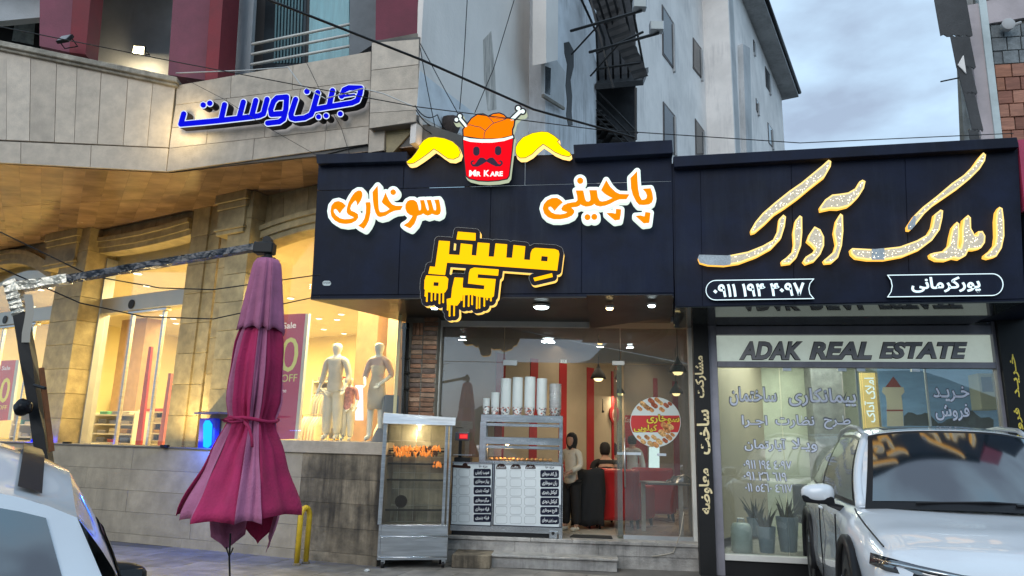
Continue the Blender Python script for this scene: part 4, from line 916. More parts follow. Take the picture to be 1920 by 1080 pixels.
# pills
m_wn = glow('cool white neon', (.72, .92, 1), 1.25)
def pill(lab, L_, T_, Rr, B_, flip, body, tb, dy0=0, dy1=0):
    pts = []
    # outline in picture coordinates: round end and fishtail end
    h = (B_-T_)/2
    def Y(x, f): t = (x-L_)/(Rr-L_); return (T_+B_)/2+(f*h)+(dy0*(1-t)+dy1*t)
    rnd = [(L_+h-h*math.sin(a), -math.cos(a)) for a in [PI*k/14 for k in range(15)]] if not flip else [(Rr-h+h*math.sin(a), -math.cos(a)) for a in [PI*k/14 for k in range(15)]]
    tail = [(Rr, 1), (Rr-8, .5), (Rr-10, 0), (Rr-8, -.5), (Rr, -1)] if not flip else [(L_, 1), (L_+7, .5), (L_+9, 0), (L_+7, -.5), (L_, -1)]
    pts = [(x, Y(x, f)) for x, f in rnd+tail]
    X = Ink().poly(pts).field(3)
    t = thing('pill_sign', lab, 'sign', AS.px((L_+Rr)/2, B_, .03), group='white outlined plates under the neon words')
    slab('sign_plate', contours(*X, 0), AS, .01, .05, m_black, t, ops=.05)
    slab('neon_outline', contours(*X, 0)+contours(*X, -1.3), AS, .051, .058, m_wn, t, ops=.05)
    text_on('lettering', body, AS, tb, .051, m_wn, t, bold=.028, depth=.004)
    return t
pill('outlined plate with a white lit phone number, round at its left end', 1323, 524, 1527, 562, False, '۰۹۱۱ ۱۹۴ ۴۰۹۷', pxbox(AS, 1337, 531, 1509, 556, .05), 1.5, -1.5)
pill('outlined plate with a white lit Persian name, round at its right end', 1663, 514, 1881, 556, True, shape('پورکرمانی'), pxbox(AS, 1708, 519, 1838, 550, .05), 1.5, -1.5)
# shopfront
zt = AD.sz(1600, 617)[1]; zt2 = AD.sz(1600, 628)[1]; zm1 = AD.sz(1600, 679)[1]; zm0 = AD.sz(1600, 690)[1]; zs1 = AD.sz(1420, 1041)[1]; zs0 = AD.sz(1420, 1052)[1]
es = thing('agency_shopfront', 'grey framed glass front of the estate agency with a backlit band on top', 'shopfront', AD.w(1.5, 0, 0))
def ab(nm, x0, x1, z0, z1, o0, o1, m, par, y=800, **k):
    q0, q1 = AD.sz(x0, y)[0], AD.sz(x1, y)[0]; return put(nm, MB().pb(AD, q0, q1, z0, z1, o0, o1), m, par, **k)
m_gf2 = mat('grey violet frame', (.27, .26, .30), .45, .3, var=.1, vs=4, bump=.05, streak=.3)
ab('frame_post', 1333, 1349, 0, zt+.09, -.08, .05, m_gf2, es, bevel=.004)
ab('frame_post', 1879, 1897, 0, zt+.09, -.08, .05, m_gf2, es, bevel=.004)
ab('frame_head', 1349.3, 1878.7, zt2+.0, zt+.04, -.08, .045, m_gf2, es, bevel=.004)
ab('transom', 1349.3, 1878.7, zm0, zm1, -.08, .045, m_gf2, es, bevel=.004)
ab('sill', 1349.3, 1878.7, zs0, zs1, -.08, .07, m_white, es, bevel=.004)
ab('plinth', 1349.3, 1897, 0, zs0-.002, -.08, .03, m_dark, es)
m_agl = glass('agency glass', (.90, .94, .93), f0=.10, dirt=.05)
ab('light_band', 1349.5, 1878.5, zm1+.003, zt2-.003, -.05, -.02, mat('backlit frosted panel', (.50, .55, .50), .35, var=.18, vs=1.5, bump=0, emis=(.66, .76, .66), es=.36), es)
for a, b in ((1350, 1467), (1468, 1586), (1587, 1624), (1625, 1746), (1747, 1878)):
    ab('pane', a, b-.5, zs1+.003, zm0-.003, -.02, -.008, m_agl, es)
for x in (1482, 1587, 1623, 1727): ab('patch_fitting', x-8, x+8, zm0-.045, zm0-.002, -.03, .012, m_steel, es)
for x in (1615, 1747): ab('stile', x-2, x+2, zs1+.003, zm0-.003, -.05, -.022, m_alu, es)
ab('soffit_brace', 1340, 1500, zt+.10, zt+.125, .3, .33, m_dark, es); 
put('soffit_brace', MB().tube([AD.w(AD.sz(1490, 610)[0], zt+.12, .3), AD.w(AD.sz(1500, 610)[0], zt+.1, .1)], .012, 6), m_dark, es)
# English name
m_lf = plain('grey letter face', (.36, .35, .37), .5); m_lb = plain('black letter side', (.02, .02, .025), .5)
en = thing('estate_name_lettering', 'grey slanted block letters reading ADAK REAL ESTATE on the frosted band', 'sign lettering', AD.px(1600, 678, .0))
bb = [('ADAK', 1386, 641, 1505, 674), ('REAL', 1517, 641.5, 1633, 673.5), ('ESTATE', 1648, 642, 1814, 672)]
for s_, x0, y0, x1, y1 in bb:
    B_ = pxbox(AD, x0, y0, x1, y1, 0)
    text_on('lettering', s_, AD, (B_[0]-.008, B_[1]-.008, B_[2]+.008, B_[3]+.008), -.004, m_lb, en, bold=.055, depth=.014, shear=.28)
    text_on('letter_face', s_, AD, B_, .0145, m_lf, en, bold=.035, depth=.004, shear=.28)
# vinyl on the panes
m_vf = plain('pale blue vinyl', (.60, .64, .76), .5); m_vb = plain('dark vinyl outline', (.03, .035, .07), .5)
def vinyl(lab, body, x0, y0, x1, y1, bold=.018, ob=.055, rot=0, pl=AD, o=-.006, mf=m_vf, mb_=m_vb, nm='window_lettering', group='vinyl words on the agency window'):
    B_ = pxbox(pl, x0, y0, x1, y1, 0); e = (B_[3]-B_[1])*.045
    t = thing(nm, lab, 'window lettering', pl.w((B_[0]+B_[2])/2, B_[1], o), group=group)
    if mb_: text_on('outline', body, pl, (B_[0]-e, B_[1]-e, B_[2]+e, B_[3]+e), o, mb_, t, bold=ob, depth=.001, rot=rot)
    text_on('lettering', body, pl, B_, o+.0015, mf, t, bold=bold, depth=.001, rot=rot)
vinyl('pale vinyl word for construction, upper left of the agency window', shape('ساختمان'), 1368, 726, 1456, 761)
vinyl('pale vinyl word for contracting, upper middle of the agency window', shape('پیمانکاری'), 1479, 728, 1605, 765)
vinyl('pale vinyl word for execution, second row, left', shape('اجـرا'), 1391, 779, 1439, 802)
vinyl('pale vinyl word for supervision, second row, middle', shape('نظارت'), 1454, 778, 1527, 803)
vinyl('pale vinyl word for design, second row, right', shape('طـرح'), 1545, 779, 1595, 805)
vinyl('pale vinyl word for apartment, third row, left', shape('آپارتمان'), 1396, 822, 1474, 848)
vinyl('pale vinyl word for villa, third row', shape('ویـلا'), 1485, 822, 1532, 848)
vinyl('pale vinyl phone number, top row of three', '٠٩١١ ١٩٤ ٤٠٩٧', 1394, 863, 1484, 880)
vinyl('pale vinyl phone number, middle row of three', '٠٩١ ٢٦ ٦١٩', 1394, 885, 1475, 901)
vinyl('pale vinyl phone number, bottom row of three', '٠١١ ٥٤٦٠ ٤٦١٧', 1397, 907, 1486, 923)
vinyl('pale vinyl word for buying at the right of the agency window', shape('خـریـد'), 1750, 724, 1818, 754)
vinyl('pale vinyl word for selling below the buying word', shape('فروش'), 1754, 757, 1818, 789)
# vertical strips
SP = Plane(AD.w(0, 0, .12)[:2], ang=-10)
vs_ = thing('black_vertical_board', 'tall black board with three gold words running down between the shops', 'sign board', SP.px(1330, 1065, 0))
put('board', MB().pb(SP, SP.sz(1306, 840)[0], SP.sz(1335, 840)[0], 0.0, zt+.15, -.25, 0), m_dark, vs_)
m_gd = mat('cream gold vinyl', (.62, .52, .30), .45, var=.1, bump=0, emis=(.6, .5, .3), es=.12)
for tx, x0, y0, x1, y1 in (('مشارکت', 1303, 667, 1324, 746), ('ساخت', 1307, 768, 1331, 852), ('معاوضه', 1311, 878, 1336, 964)):
    text_on('lettering', shape(tx), SP, pxbox(SP, x0, y0, x1, y1), .001, m_gd, vs_, bold=.03, depth=.003, rot=1)
vr = thing('black_vertical_board', 'black board with yellow Persian letters at the right edge of the agency', 'sign board', SP.px(1905, 1060, 0))
put('board', MB().pb(SP, SP.sz(1899, 840)[0], SP.sz(2060, 840)[0], 0.0, zt+.55, -.25, 0), m_dark, vr)
for tx, x0, y0, x1, y1 in (('خـریـد', 1897, 664, 1911, 745), ('فروش', 1905, 765, 1919, 845)):
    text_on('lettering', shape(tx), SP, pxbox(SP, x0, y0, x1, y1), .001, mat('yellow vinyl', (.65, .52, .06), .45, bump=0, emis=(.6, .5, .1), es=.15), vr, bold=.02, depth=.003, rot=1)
# ================================================================ interiors
# estate agency room
AI = thing('agency_room', 'pale lit room of the estate agency behind the glass with a grey column', 'room', AD.w(1.5, .2, -3))
m_aw = mat('pale green wallpaper', (.56, .58, .46), .7, var=.12, vs=3, bump=.05)
qa_, qb_ = AD.sz(1345, 800)[0]-.02, AD.sz(1900, 800)[0]+2.2
put('back_wall', MB().pb(AD, qa_, qb_, .1, 3.5, -3.2, -3.0), m_aw, AI)
put('side_wall', MB().pb(AD, qa_-.1, qa_-.002, .1, 3.5, -3.0, -.1), m_aw, AI)
put('side_wall', MB().pb(AD, qb_+.002, qb_+.1, .1, 3.5, -3.0, -.1), m_aw, AI)
put('room_floor', MB().pb(AD, qa_, qb_, .1, .2, -3.0, -.1), m_slabst, AI)
put('room_ceiling', MB().pb(AD, qa_, qb_, 3.3, 3.5, -3.0, -.1), plain('ceiling white', (.7, .7, .66), .8), AI)
put('column', MB().pb(AD, AD.sz(1524, 760, -2.5)[0], AD.sz(1584, 760, -2.5)[0], .2, 3.3, -2.99, -2.5), mat('grey marbled paper', (.22, .22, .22), .6, var=.25, vs=9), AI)
for x in (1370, 1540, 1760):
    p_ = AD.w(AD.sz(x, 700, -1.6)[0], 3.285, -1.6)
    dd = thing('ceiling_spot', {1370: 'recessed ceiling light in the agency room, left', 1540: 'recessed ceiling light in the agency room, middle', 1760: 'recessed ceiling light in the agency room, right'}[x], 'ceiling lamp', p_, group='ceiling lights of the agency')
    put('ring', MB().lathe(p_, [(.11, .012), (.11, 0), (.09, 0), (.09, .01)], 20), m_white, dd); put('diffuser', MB().lathe(p_, [(.088, .01), (.088, .003), (.001, .002)], 20), m_cool, dd)
lamp('agency_light', AD.w(1.6, 3.2, -1.7), 75, 2.6, (.93, 1, .86), sy=1.5)
# mural with lighthouse, gold notice panel
mu = thing('wall_mural', 'blue evening mural with a lighthouse on the agency back wall', 'mural', AD.px(1745, 830, -2.9))
def Am(x0, y0, x1, y1, o): B_ = pxbox(AD, x0, y0, x1, y1, o); return B_
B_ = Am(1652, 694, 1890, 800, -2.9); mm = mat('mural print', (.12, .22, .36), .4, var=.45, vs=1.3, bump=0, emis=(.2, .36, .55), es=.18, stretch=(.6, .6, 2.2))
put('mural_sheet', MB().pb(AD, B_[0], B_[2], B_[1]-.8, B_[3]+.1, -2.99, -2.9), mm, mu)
hb = [(1695, 815)]+[(1695+i*8, 782-9*math.sin(i*.5)-5*math.sin(i*1.3+.4)) for i in range(22)]+[(1863, 815)]
put('hill_print', MB().pp(AD, hb, -2.9, -2.895), mat('dark hill print', (.02, .035, .04), .6, var=.6, vs=14, bump=0, emis=(.4, .4, .3), es=.015), mu)
m_lh = plain('lighthouse print', (.55, .50, .38), .5, emis=(.6, .55, .4), es=.15)
lh = put('lighthouse_print', MB().pp(AD, [(1664, 830), (1663, 755), (1661, 742), (1654, 735), (1656, 726), (1694, 726), (1696, 735), (1690, 742), (1692, 755), (1696, 830)], -2.9, -2.885), m_lh, mu)
put('red_roof_print', MB().pp(AD, [(1660, 726), (1668, 716), (1675, 706), (1683, 716), (1690, 726)], -2.9, -2.884), plain('red print', (.35, .05, .04)), mu)
put('red_band_print', MB().pp(AD, [(1663, 768), (1693, 768), (1693, 771), (1663, 771)], -2.9, -2.883), plain('red print', (.35, .05, .04)), mu)
gp = thing('gold_notice_panel', 'gold lit panel with vertical lettering inside the agency', 'notice panel', AD.px(1634, 830, -2.0))
B_ = Am(1617, 699, 1646, 830, -2.0); put('panel', MB().pb(AD, B_[0], B_[2], B_[1], B_[3], -2.04, -2.0), mat('gold panel', (.6, .45, .16), .4, emis=(1, .7, .25), es=.35), gp)
for (y0, y1, tx) in ((708, 748, 'املاک'), (752, 792, 'آداک')): text_on('lettering', shape(tx), AD, Am(1622, y0, 1640, y1, -2.0), -1.998, m_halo, gp, bold=.02, depth=.003, rot=1)
B_ = Am(1646.5, 699, 1650, 830, -2.0); put('edge_trim', MB().pb(AD, B_[0], B_[2], B_[1], B_[3], -2.04, -1.99), m_gold[0], gp)
ac = thing('air_conditioner', 'cream upright air conditioner standing at the right of the agency room', 'air conditioner', AD.px(1850, 850, -2.5))
B_ = Am(1836, 700, 1868, 768, -2.5); put('cabinet', MB().pb(AD, B_[0], B_[2], B_[1], B_[3], -2.85, -2.5), plain('cream plastic', (.6, .55, .38), .5), ac, bevel=.01)
put('grille', MB().pb(AD, B_[0]+.05, B_[2]-.05, B_[3]-.3, B_[3]-.06, -2.5, -2.49), m_dark, ac)
# pots and plants in the window
m_pot = mat('blue grey ribbed pot', (.16, .21, .25), .5, var=.15, bump=.1); m_leafd = mat('dark leaf', (.035, .04, .022), .45, var=.4, vs=6, bump=.1, rnd=.2)
def pot(x, yb, w_, h_, lab, off, lean=0):
    c = AD.w(AD.sz(x, 1000, off)[0], zs1-.02 if False else .42, off); c.z = max(.21, AD.sz(x, yb, off)[1])
    t = thing('plant_pot', lab, 'plant pot', c, group='potted plants in the agency window'); pr = []
    for i in range(15):
        k = i/14; pr.append((w_*(.36+.14*k)+(.004 if i % 2 else 0), h_*k))
    pr += [(w_*.47, h_), (w_*.44, h_-.03), (.001, h_-.035)]
    put('pot', MB().lathe(c, pr, 24), m_pot, t, auto=35)
    for i in range(16):
        a = i*2.4; r = w_*.3*random.random(); L_ = random.uniform(.16, .34); b = c+Vector((math.cos(a)*r, math.sin(a)*r, h_-.03)); le = Vector((math.cos(a)*.35+lean, math.sin(a)*.35, 1)).normalized()
        sd = le.cross(Vector((math.sin(a), -math.cos(a), 0))).normalized()
        sd = Vector((-math.sin(a*1.7), math.cos(a*1.7), 0)); nr = le.cross(sd)*.006; rows_ = []
        for k in range(6):
            tt = k/5; wd_ = .026*(1-tt)**.6*(.7+.6*math.sin(PI*min(1, tt+.2))); p = b+le*L_*tt+Vector((math.cos(a), math.sin(a), 0))*.05*tt*tt
            rows_.append([p-sd*wd_, p+nr, p+sd*wd_])
        put('leaf', MB().grid(rows_), m_leafd, t, smooth=True, fix=False)
    return t
pot(1437, 1036, .25, .34, 'front ribbed blue grey pot with snake plant in the agency window', -.35)
pot(1477, 1034, .30, .46, 'taller ribbed pot with snake plant behind the front one', -.55, .15)
pot(1418, 1005, .24, .25, 'dark low pot with thin leaves at the left of the planters', -.75, -.2)
tb = thing('plastic_tub', 'translucent pale plastic tub on the agency window floor', 'tub', AD.px(1388, 1036, -.3))
c = AD.w(AD.sz(1390, 1000, -.3)[0], AD.sz(1390, 1036, -.3)[1], -.3)
put('tub_body', MB().lathe(c, [(.12, 0), (.14, .02), (.14, .32), (.11, .38), (.06, .39), (.001, .39)], 20), mat('cloudy plastic', (.42, .48, .45), .3, var=.1), tb, smooth=True)
put('tub_handle', MB().tube([c+Vector((-.05, 0, .38)), c+Vector((-.04, 0, .44)), c+Vector((.04, 0, .44)), c+Vector((.05, 0, .38))], .012, 6), m_alu, tb)
of = thing('office_chair', 'dark grey office chair behind the plants in the agency', 'chair', AD.w(AD.sz(1510, 900, -1.2)[0], .2, -1.2))
B_ = Am(1488, 908, 1520, 960, -1.2)
put('backrest', MB().pb(AD, B_[0], B_[2]+.2, B_[1]-.05, B_[3], -1.28, -1.2), plain('dark fabric', (.04, .045, .045), .8), of, bevel=.03, seg=3)
put('seat', MB().pb(AD, B_[0]-.02, B_[2]+.2, .62, .72, -1.2, -.75), plain('dark fabric', (.04, .045, .045), .8), of, bevel=.02, seg=2)
put('leg', MB().tube([AD.w((B_[0]+B_[2])/2+.1, .62, -1), AD.w((B_[0]+B_[2])/2+.1, .2, -1)], .03, 8), m_dark, of)
# ---------------- chicken shop room
KR = thing('chicken_shop_room', 'beige shop room with red vertical wall stripes seen through the glass', 'room', (1.5, 13, ZF))
wa, wb = Vector((-.98, 10.95, 0)), Vector((4.2, 16.6, 0)); KW = Plane(wa[:2], wb[:2]); KW.n = Vector((KW.u.y, -KW.u.x, 0))
Lw = (wb-wa).length; ZC = 3.55
m_bei = mat('beige wall paint', (.44, .37, .27), .75, var=.06, bump=.04); m_rst = mat('red wall stripe', (.38, .012, .018), .6, var=.06, bump=.02)
put('long_wall', MB().pb(KW, -.05, Lw, ZF, ZC, -.15, 0), m_bei, KR)
for (x0, x1, y) in ((930, 947, 700), (994, 1008, 700), (1048, 1062, 720), (1100, 1113, 760), (1146, 1156, 760), (1225, 1233, 760), (1261, 1271, 760)):
    q0, q1 = KW.sz(x0, y)[0], KW.sz(x1, y)[0]; put('wall_stripe', MB().pb(KW, q0, q1, ZF, 3.1, 0, .012), m_rst, KR)
put('ceiling', MB().prism([Vector((-1.1, 10.85, ZC)), Vector((2.9, 10.5, ZC)), Vector((6.5, 16, ZC)), Vector((4.2, 16.5, ZC)), ], (0, 0, .1)), plain('grey ceiling', (.40, .38, .35), .8), KR)
put('shop_floor', MB().prism([Vector((-1.0, 10.7, ZF-.03)), Vector((2.78, 10.4, ZF-.03)), Vector((6.5, 16, ZF-.03)), Vector((4.2, 16.5, ZF-.03))], (0, 0, .028)), mat('cream floor tile', (.44, .40, .33), .3, var=.1, bump=.02), KR)
RW = Plane((2.85, 10.1), (6.4, 16.2)); put('far_wall', MB().prism([Vector((4.2, 16.2, ZF)), Vector((6.6, 15.6, ZF)), Vector((6.6, 15.6, ZC)), Vector((4.2, 16.2, ZC))], (0, .1, 0)), m_bei, KR)
put('side_wall', MB().prism([Vector((2.78, 10.55, ZF)), Vector((6.6, 15.8, ZF)), Vector((6.6, 15.8, ZC)), Vector((2.78, 10.55, ZC))], (.1, -.06, 0)), m_bei, KR)
lamp('shop_light', (1.7, 12.4, 3.4), 12, 1.8, (1, .84, .62), sy=1.2); lamp('shop_light', (3.6, 14.4, 3.4), 15, 1.2, (1, .84, .62))
lb = tag(put('light_box', MB().prism([atY(1217, 838, 13.6), atY(1236, 838, 13.6), atY(1236, 902, 13.6), atY(1216, 902, 13.6)], (.03, .12, 0)), glow('white screen', (.75, 1, .95), 1.5)), 'bright white upright light box deep inside the chicken shop', 'light box')
dec = thing('red_drink_panel', 'red wall panel with white script lettering inside the chicken shop', 'wall panel', KW.px(1180, 880, .03))
put('panel', MB().pb(KW, KW.sz(1172, 800)[0], KW.sz(1212, 800)[0], KW.sz(1190, 905)[1], KW.sz(1190, 780)[1], 0, .02), m_rst, dec)
m_script = plain('white script', (.6, .55, .5))
text_on('lettering', 'Cola', KW, pxbox(KW, 1186, 862, 1203, 880, .02), .021, m_script, dec, bold=.01, shear=.4, depth=.002)
text_on('lettering', 'Coca', KW, pxbox(KW, 1172, 782, 1182, 792, .02), .021, m_script, dec, bold=.01, shear=.4, depth=.002)
cring = thing('wall_roundel', 'round red plate with a white C on the stripe beside the pendant lamp', 'wall panel', KW.px(1152, 770, .05))
put('plate', MB().lathe(KW.px(1151, 777, .012), [(.001, 0), (.17, 0), (.17, .02), (.001, .02)], 24, KW.n), m_rst, cring); text_on('lettering', 'C', KW, pxbox(KW, 1148, 766, 1154, 790, .03), .034, m_script, cring, bold=.02, depth=.002)
# pendants
def pendant(lab, x, y, Y, r, ztop=ZC):
    c = atY(x, y, Y); t = thing('pendant_lamp', lab, 'pendant lamp', c, group='black pendant lamps')
    s = put('lamp_shade', MB().lathe(c, [(r, 0), (r*.99, .02), (r*.8, r*.62), (r*.42, r*1.15), (r*.16, r*1.5), (r*.1, r*1.85), (.012, r*1.9), (.01, r*1.85), (r*.38, r*1.1), (r*.76, r*.58), (r*.94, .02)], 24), m_dark, t, smooth=True)
    put('bulb_disc', MB().lathe(c+Vector((0, 0, .015)), [(.001, 0), (r*.93, 0), (r*.93, .004)], 24), glow('pendant glow', (1, .80, .35), 2.5), t)
    put('bulb', MB().lathe(c, [(.001, -.05), (r*.4, -.04), (r*.62, 0), (r*.62, .02)], 16), glow('pendant glow', (1, .80, .35), 2.5), t, smooth=True)
    put('cord', MB().tube([c+Vector((0, 0, r*1.85)), Vector((c.x, c.y, ztop))], .006, 6), m_dark, t)
    lamp('pendant_light', c-Vector((0, 0, .05)), 6, r*1.5, (1, .8, .5))
pendant('black pendant lamp with lit underside hanging in the open doorway', 1122, 710, 12.3, .135)
pendant('black pendant lamp hanging behind the round sticker pane', 1271, 698, 11.6, .14)
pendant('far small pendant lamp low behind the glass door', 1163, 738, 14.2, .09)
pendant('far pendant lamp just above the round sticker', 1268, 738, 13.9, .13)
hr = tag(put('hanging_hook', MB().tube([KW.px(1130, 748, .05), KW.px(1130, 768, .05), KW.px(1131, 773, .05)], [.008, .008, .03], 8), m_dark), 'thin black hook hanging on the beige wall between red stripes', 'hook')
# ---------------- clothes store room
CR = thing('clothes_store_room', 'bright cream interior of the clothes store behind arches', 'room', (-7, 17, POD))
QM = G.sz(753, 600, -.4)[0]
def inside(q, o): return q < QM-7.3*(-o-.4)/9-.25
put('back_wall', MB().pb(G, -6, QM-7.3, POD, 5.4, -9.6, -9.4), m_wood, CR)
put('side_wall', MB().prism([G.w(-4, POD, -.4), G.w(-4, POD, -9.4), G.w(-4, 5.4, -9.4), G.w(-4, 5.4, -.4)], -G.u*.1), m_wood, CR)
put('side_wall', MB().prism([G.w(QM, POD, -.4), G.w(QM-7.3, POD, -9.4), G.w(QM-7.3, 5.4, -9.4), G.w(QM, 5.4, -.4)], G.u*-.06), m_wood, CR)
put('room_ceiling', MB().prism([G.w(-6, 4.95, -.4), G.w(QM, 4.95, -.4), G.w(QM-7.3, 4.95, -9.4), G.w(-6, 4.95, -9.4)], (0, 0, .25)), plain('warm white ceiling', (.66, .58, .40), .8), CR)
put('room_floor', MB().prism([G.w(-6, POD-.2, -.31), G.w(G.sz(700, 830, -.31)[0], POD-.2, -.31), G.w(QM-7.3, POD-.2, -9.4), G.w(-6, POD-.2, -9.4)], (0, 0, .19)), mat('pale floor', (.45, .40, .30), .25, var=.08, bump=0), CR)
put('wall_over_windows', MB().pb(G, -6, QM-.3, 4.951, SOF+.3, -.75, -.42), m_wood, CR)
for x0, x1, of_ in ((664, 703, -2.6), (722, 768, -1.6), (215, 262, -4.6)):
    q0, q1 = G.sz(x0, 700, of_)[0], G.sz(x1, 700, of_)[0]; put('column', MB().pb(G, q0, q1, POD-.01, 4.95, of_-.5, of_), mat('tan column stone', (.36, .22, .11), .5, var=.12, vs=6), CR)
m_cl = glow('downlight', (1, .93, .62), 6)
lights_px = [(196,486),(198,548),(180,551),(258,514),(213,574),(276,537),(268,555),(305,592),(330,607),(325,598),(75,544),(90,540),(632,600),(607,618),(645,626),(576,655),(595,632),(574,650),(613,672),(640,590),(562,590),(700,612),(560,640),(540,600),(556,615),(30,560),(60,575),(545,560),(575,610),(622,648),(598,598),(652,655),(20,530),(300,575)]
for i, (x, y) in enumerate(lights_px):
    p = atz(x, y, 4.93)
    if (p-G.a).dot(G.n) < -9.2:
        p = atz(x, y, 4.93); 
        continue
    if (p-G.a).dot(G.n) > -.5 or not inside((p-G.a).dot(G.u), (p-G.a).dot(G.n)): continue
    d_ = thing('ceiling_downlight', 'round warm downlight in the ceiling of the clothes store', 'ceiling lamp', p, group='downlights of the clothes store')
    put('ring', MB().lathe(p, [(.10, .018), (.10, 0), (.085, 0), (.085, .01)], 14), m_white, d_); put('diffuser', MB().lathe(p, [(.084, .012), (.084, .004), (.001, .003)], 14), m_cl, d_)
for q in (-.5, 2.6, 5.4, 8.2):
    for of_ in (-2.2, -6.5):
        if not inside(q+.6, of_-.6): continue
        lamp('store_light', G.w(q, 4.88, of_), 270, 2.2, (1, .80, .37), sy=1.6)
# shelves with folded clothes
m_shelf = plain('white shelf', (.68, .62, .46), .6)
cloth_cols = [(.5, .08, .04), (.55, .32, .05), (.06, .30, .20), (.10, .12, .15), (.62, .56, .42), (.32, .30, .28), (.6, .5, .3), (.12, .16, .28)]
m_cls = [mat('folded cloth %d' % i, c, .9, var=.1, bump=.3, bs=30) for i, c in enumerate(cloth_cols)]
def shelf_unit(lab, x0, x1, of_, lv, z0=POD, dp=.5, ztop=None, grp='shelf units in the clothes store'):
    q0, q1 = G.sz(x0, 800, of_)[0], G.sz(x1, 800, of_)[0]
    t = thing('shelf_unit', lab, 'shelf unit', G.w((q0+q1)/2, z0, of_), group=grp); zt3 = ztop or z0+lv[-1]+.04
    put('side_panel', MB().pb(G, q0, q0+.04, z0, zt3, of_-dp, of_), m_shelf, t); put('side_panel', MB().pb(G, q1-.04, q1, z0, zt3, of_-dp, of_), m_shelf, t)
    put('back_panel', MB().pb(G, q0+.041, q1-.041, z0, zt3, of_-dp-.02, of_-dp), m_shelf, t)
    for z in lv: put('shelf', MB().pb(G, q0+.042, q1-.042, z0+z-.03, z0+z, of_-dp, of_), m_shelf, t)
    n = 0
    for z in lv:
        q = q0+.12
        while q < q1-.35:
            w_ = .3; hh = random.uniform(.05, .14); m = random.choice(m_cls); mb = MB()
            k_ = max(2, int(hh/.035))
            for i in range(k_): e = random.uniform(-.012, .012); mb.pb(G, q+e, q+w_+e, z0+z+.001+i*.035, z0+z+.034+i*.035, of_-dp+.06, of_-.05)
            c_ = put('folded_clothes', mb, m, None, bevel=.012, seg=2); tag(c_, ('red', 'orange', 'green', 'charcoal', 'cream', 'grey', 'tan', 'navy')[m_cls.index(m)]+' folded clothes on the '+lab.replace('with light clothes ', ''), 'clothes', 'folded clothes on the store shelves'); q += w_+random.uniform(.03, .15)
shelf_unit('low white shelf table behind the sliding door', 172, 250, -1.5, [.03, .22, .42, .62])
shelf_unit('low white shelf unit behind the right sliding pane', 254, 322, -1.9, [.03, .25, .47, .7])
shelf_unit('tall white wall shelf at the back of the left bay', 150, 215, -5.5, [.1, .5, .9, 1.3])
shelf_unit('lit white shelf behind the mannequins', 578, 640, -4.2, [.15, .5, .85, 1.2, 1.5])
shelf_unit('shelf unit with light clothes behind the leftmost bay', 20, 75, -2.0, [.1, .4, .7])
# clothes rails
def rail(lab, x0, x1, of_, zt_r, mcol):
    q0, q1 = G.sz(x0, 800, of_)[0], G.sz(x1, 800, of_)[0]; t = thing('clothes_rail', lab, 'clothes rail', G.w((q0+q1)/2, POD, of_), group='clothes rails in the store')
    put('rail_frame', MB().tube([G.w(q0, POD, of_), G.w(q0, zt_r, of_), G.w(q1, zt_r, of_), G.w(q1, POD, of_)], .015, 6), m_gold[0], t)
    q = q0+.08
    while q < q1-.05:
        rows_ = []
        for k in range(5):
            z = zt_r-.04-k*.17; ww = [.05, .17, .19, .2, .21][k]; rows_.append([G.w(q+.012*math.sin(j+q*9), z, of_+ww*math.cos(PI*j/4)) for j in range(5)])
        g = put('hanging_garment', MB().grid(rows_), random.choice(mcol), None, smooth=True); g.modifiers.new('t', 'SOLIDIFY').thickness = .03
        tag(g, ('cream', 'grey', 'tan')[(4, 5, 6).index(m_cls.index(g.data.materials[0]))]+' garment on the '+lab, 'clothes', 'garments on the store rails'); q += .075
rail('clothes rail with cream garments beside the sale banner', 566, 606, -1.6, POD+.62, [m_cls[4], m_cls[6]])
rail('clothes rail with pale garments at the back of the display bay', 584, 628, -3.2, POD+1.15, [m_cls[4], m_cls[6], m_cls[5]])
rail('clothes rail right of the woman mannequin', 708, 728, -1.3, POD+.55, [m_cls[4], m_cls[6]])
# sale banners
def banner(lab, pts, of_, col, texts, txc):
    t = thing('sale_banner', lab, 'banner', G.px(sum(p[0] for p in pts)/4, pts[2][1], of_), group='sale banners in the store windows')
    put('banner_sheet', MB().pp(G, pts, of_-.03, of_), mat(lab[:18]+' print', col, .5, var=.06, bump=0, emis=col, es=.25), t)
    put('banner_edge', MB().pp(G, [pts[1], (pts[1][0]+6, pts[1][1]), (pts[2][0]+6, pts[2][1]), pts[2]], of_-.05, of_), m_white, t)
    for (tx, x0, y0, x1, y1, c, b) in texts: text_on('print', tx, G, pxbox(G, x0, y0, x1, y1, of_), of_+.001, c, t, bold=b, depth=.002)
m_bw = plain('banner white print', (.7, .7, .72), emis=(.7, .7, .72), es=.3); m_bg = plain('banner lime print', (.48, .50, .16), emis=(.5, .52, .16), es=.3); m_byl = plain('banner yellow print', (.75, .62, .05), emis=(.7, .6, .05), es=.4)
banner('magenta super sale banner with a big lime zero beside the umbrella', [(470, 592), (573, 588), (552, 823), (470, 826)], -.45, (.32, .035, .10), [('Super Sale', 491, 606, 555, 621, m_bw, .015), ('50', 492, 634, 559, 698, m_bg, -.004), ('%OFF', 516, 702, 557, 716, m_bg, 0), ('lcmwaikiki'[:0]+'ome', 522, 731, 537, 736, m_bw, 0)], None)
banner('red sale banner with a yellow zero in the leftmost bay', [(-20, 678), (30, 675), (14, 788), (-20, 790)], -.5, (.55, .05, .04), [('Super Sale', -22, 687, 19, 697, m_bw, .01), ('50', -18, 709, 18, 755, m_byl, .01), ('%OFF', -10, 760, 13, 768, m_byl, 0)], None)
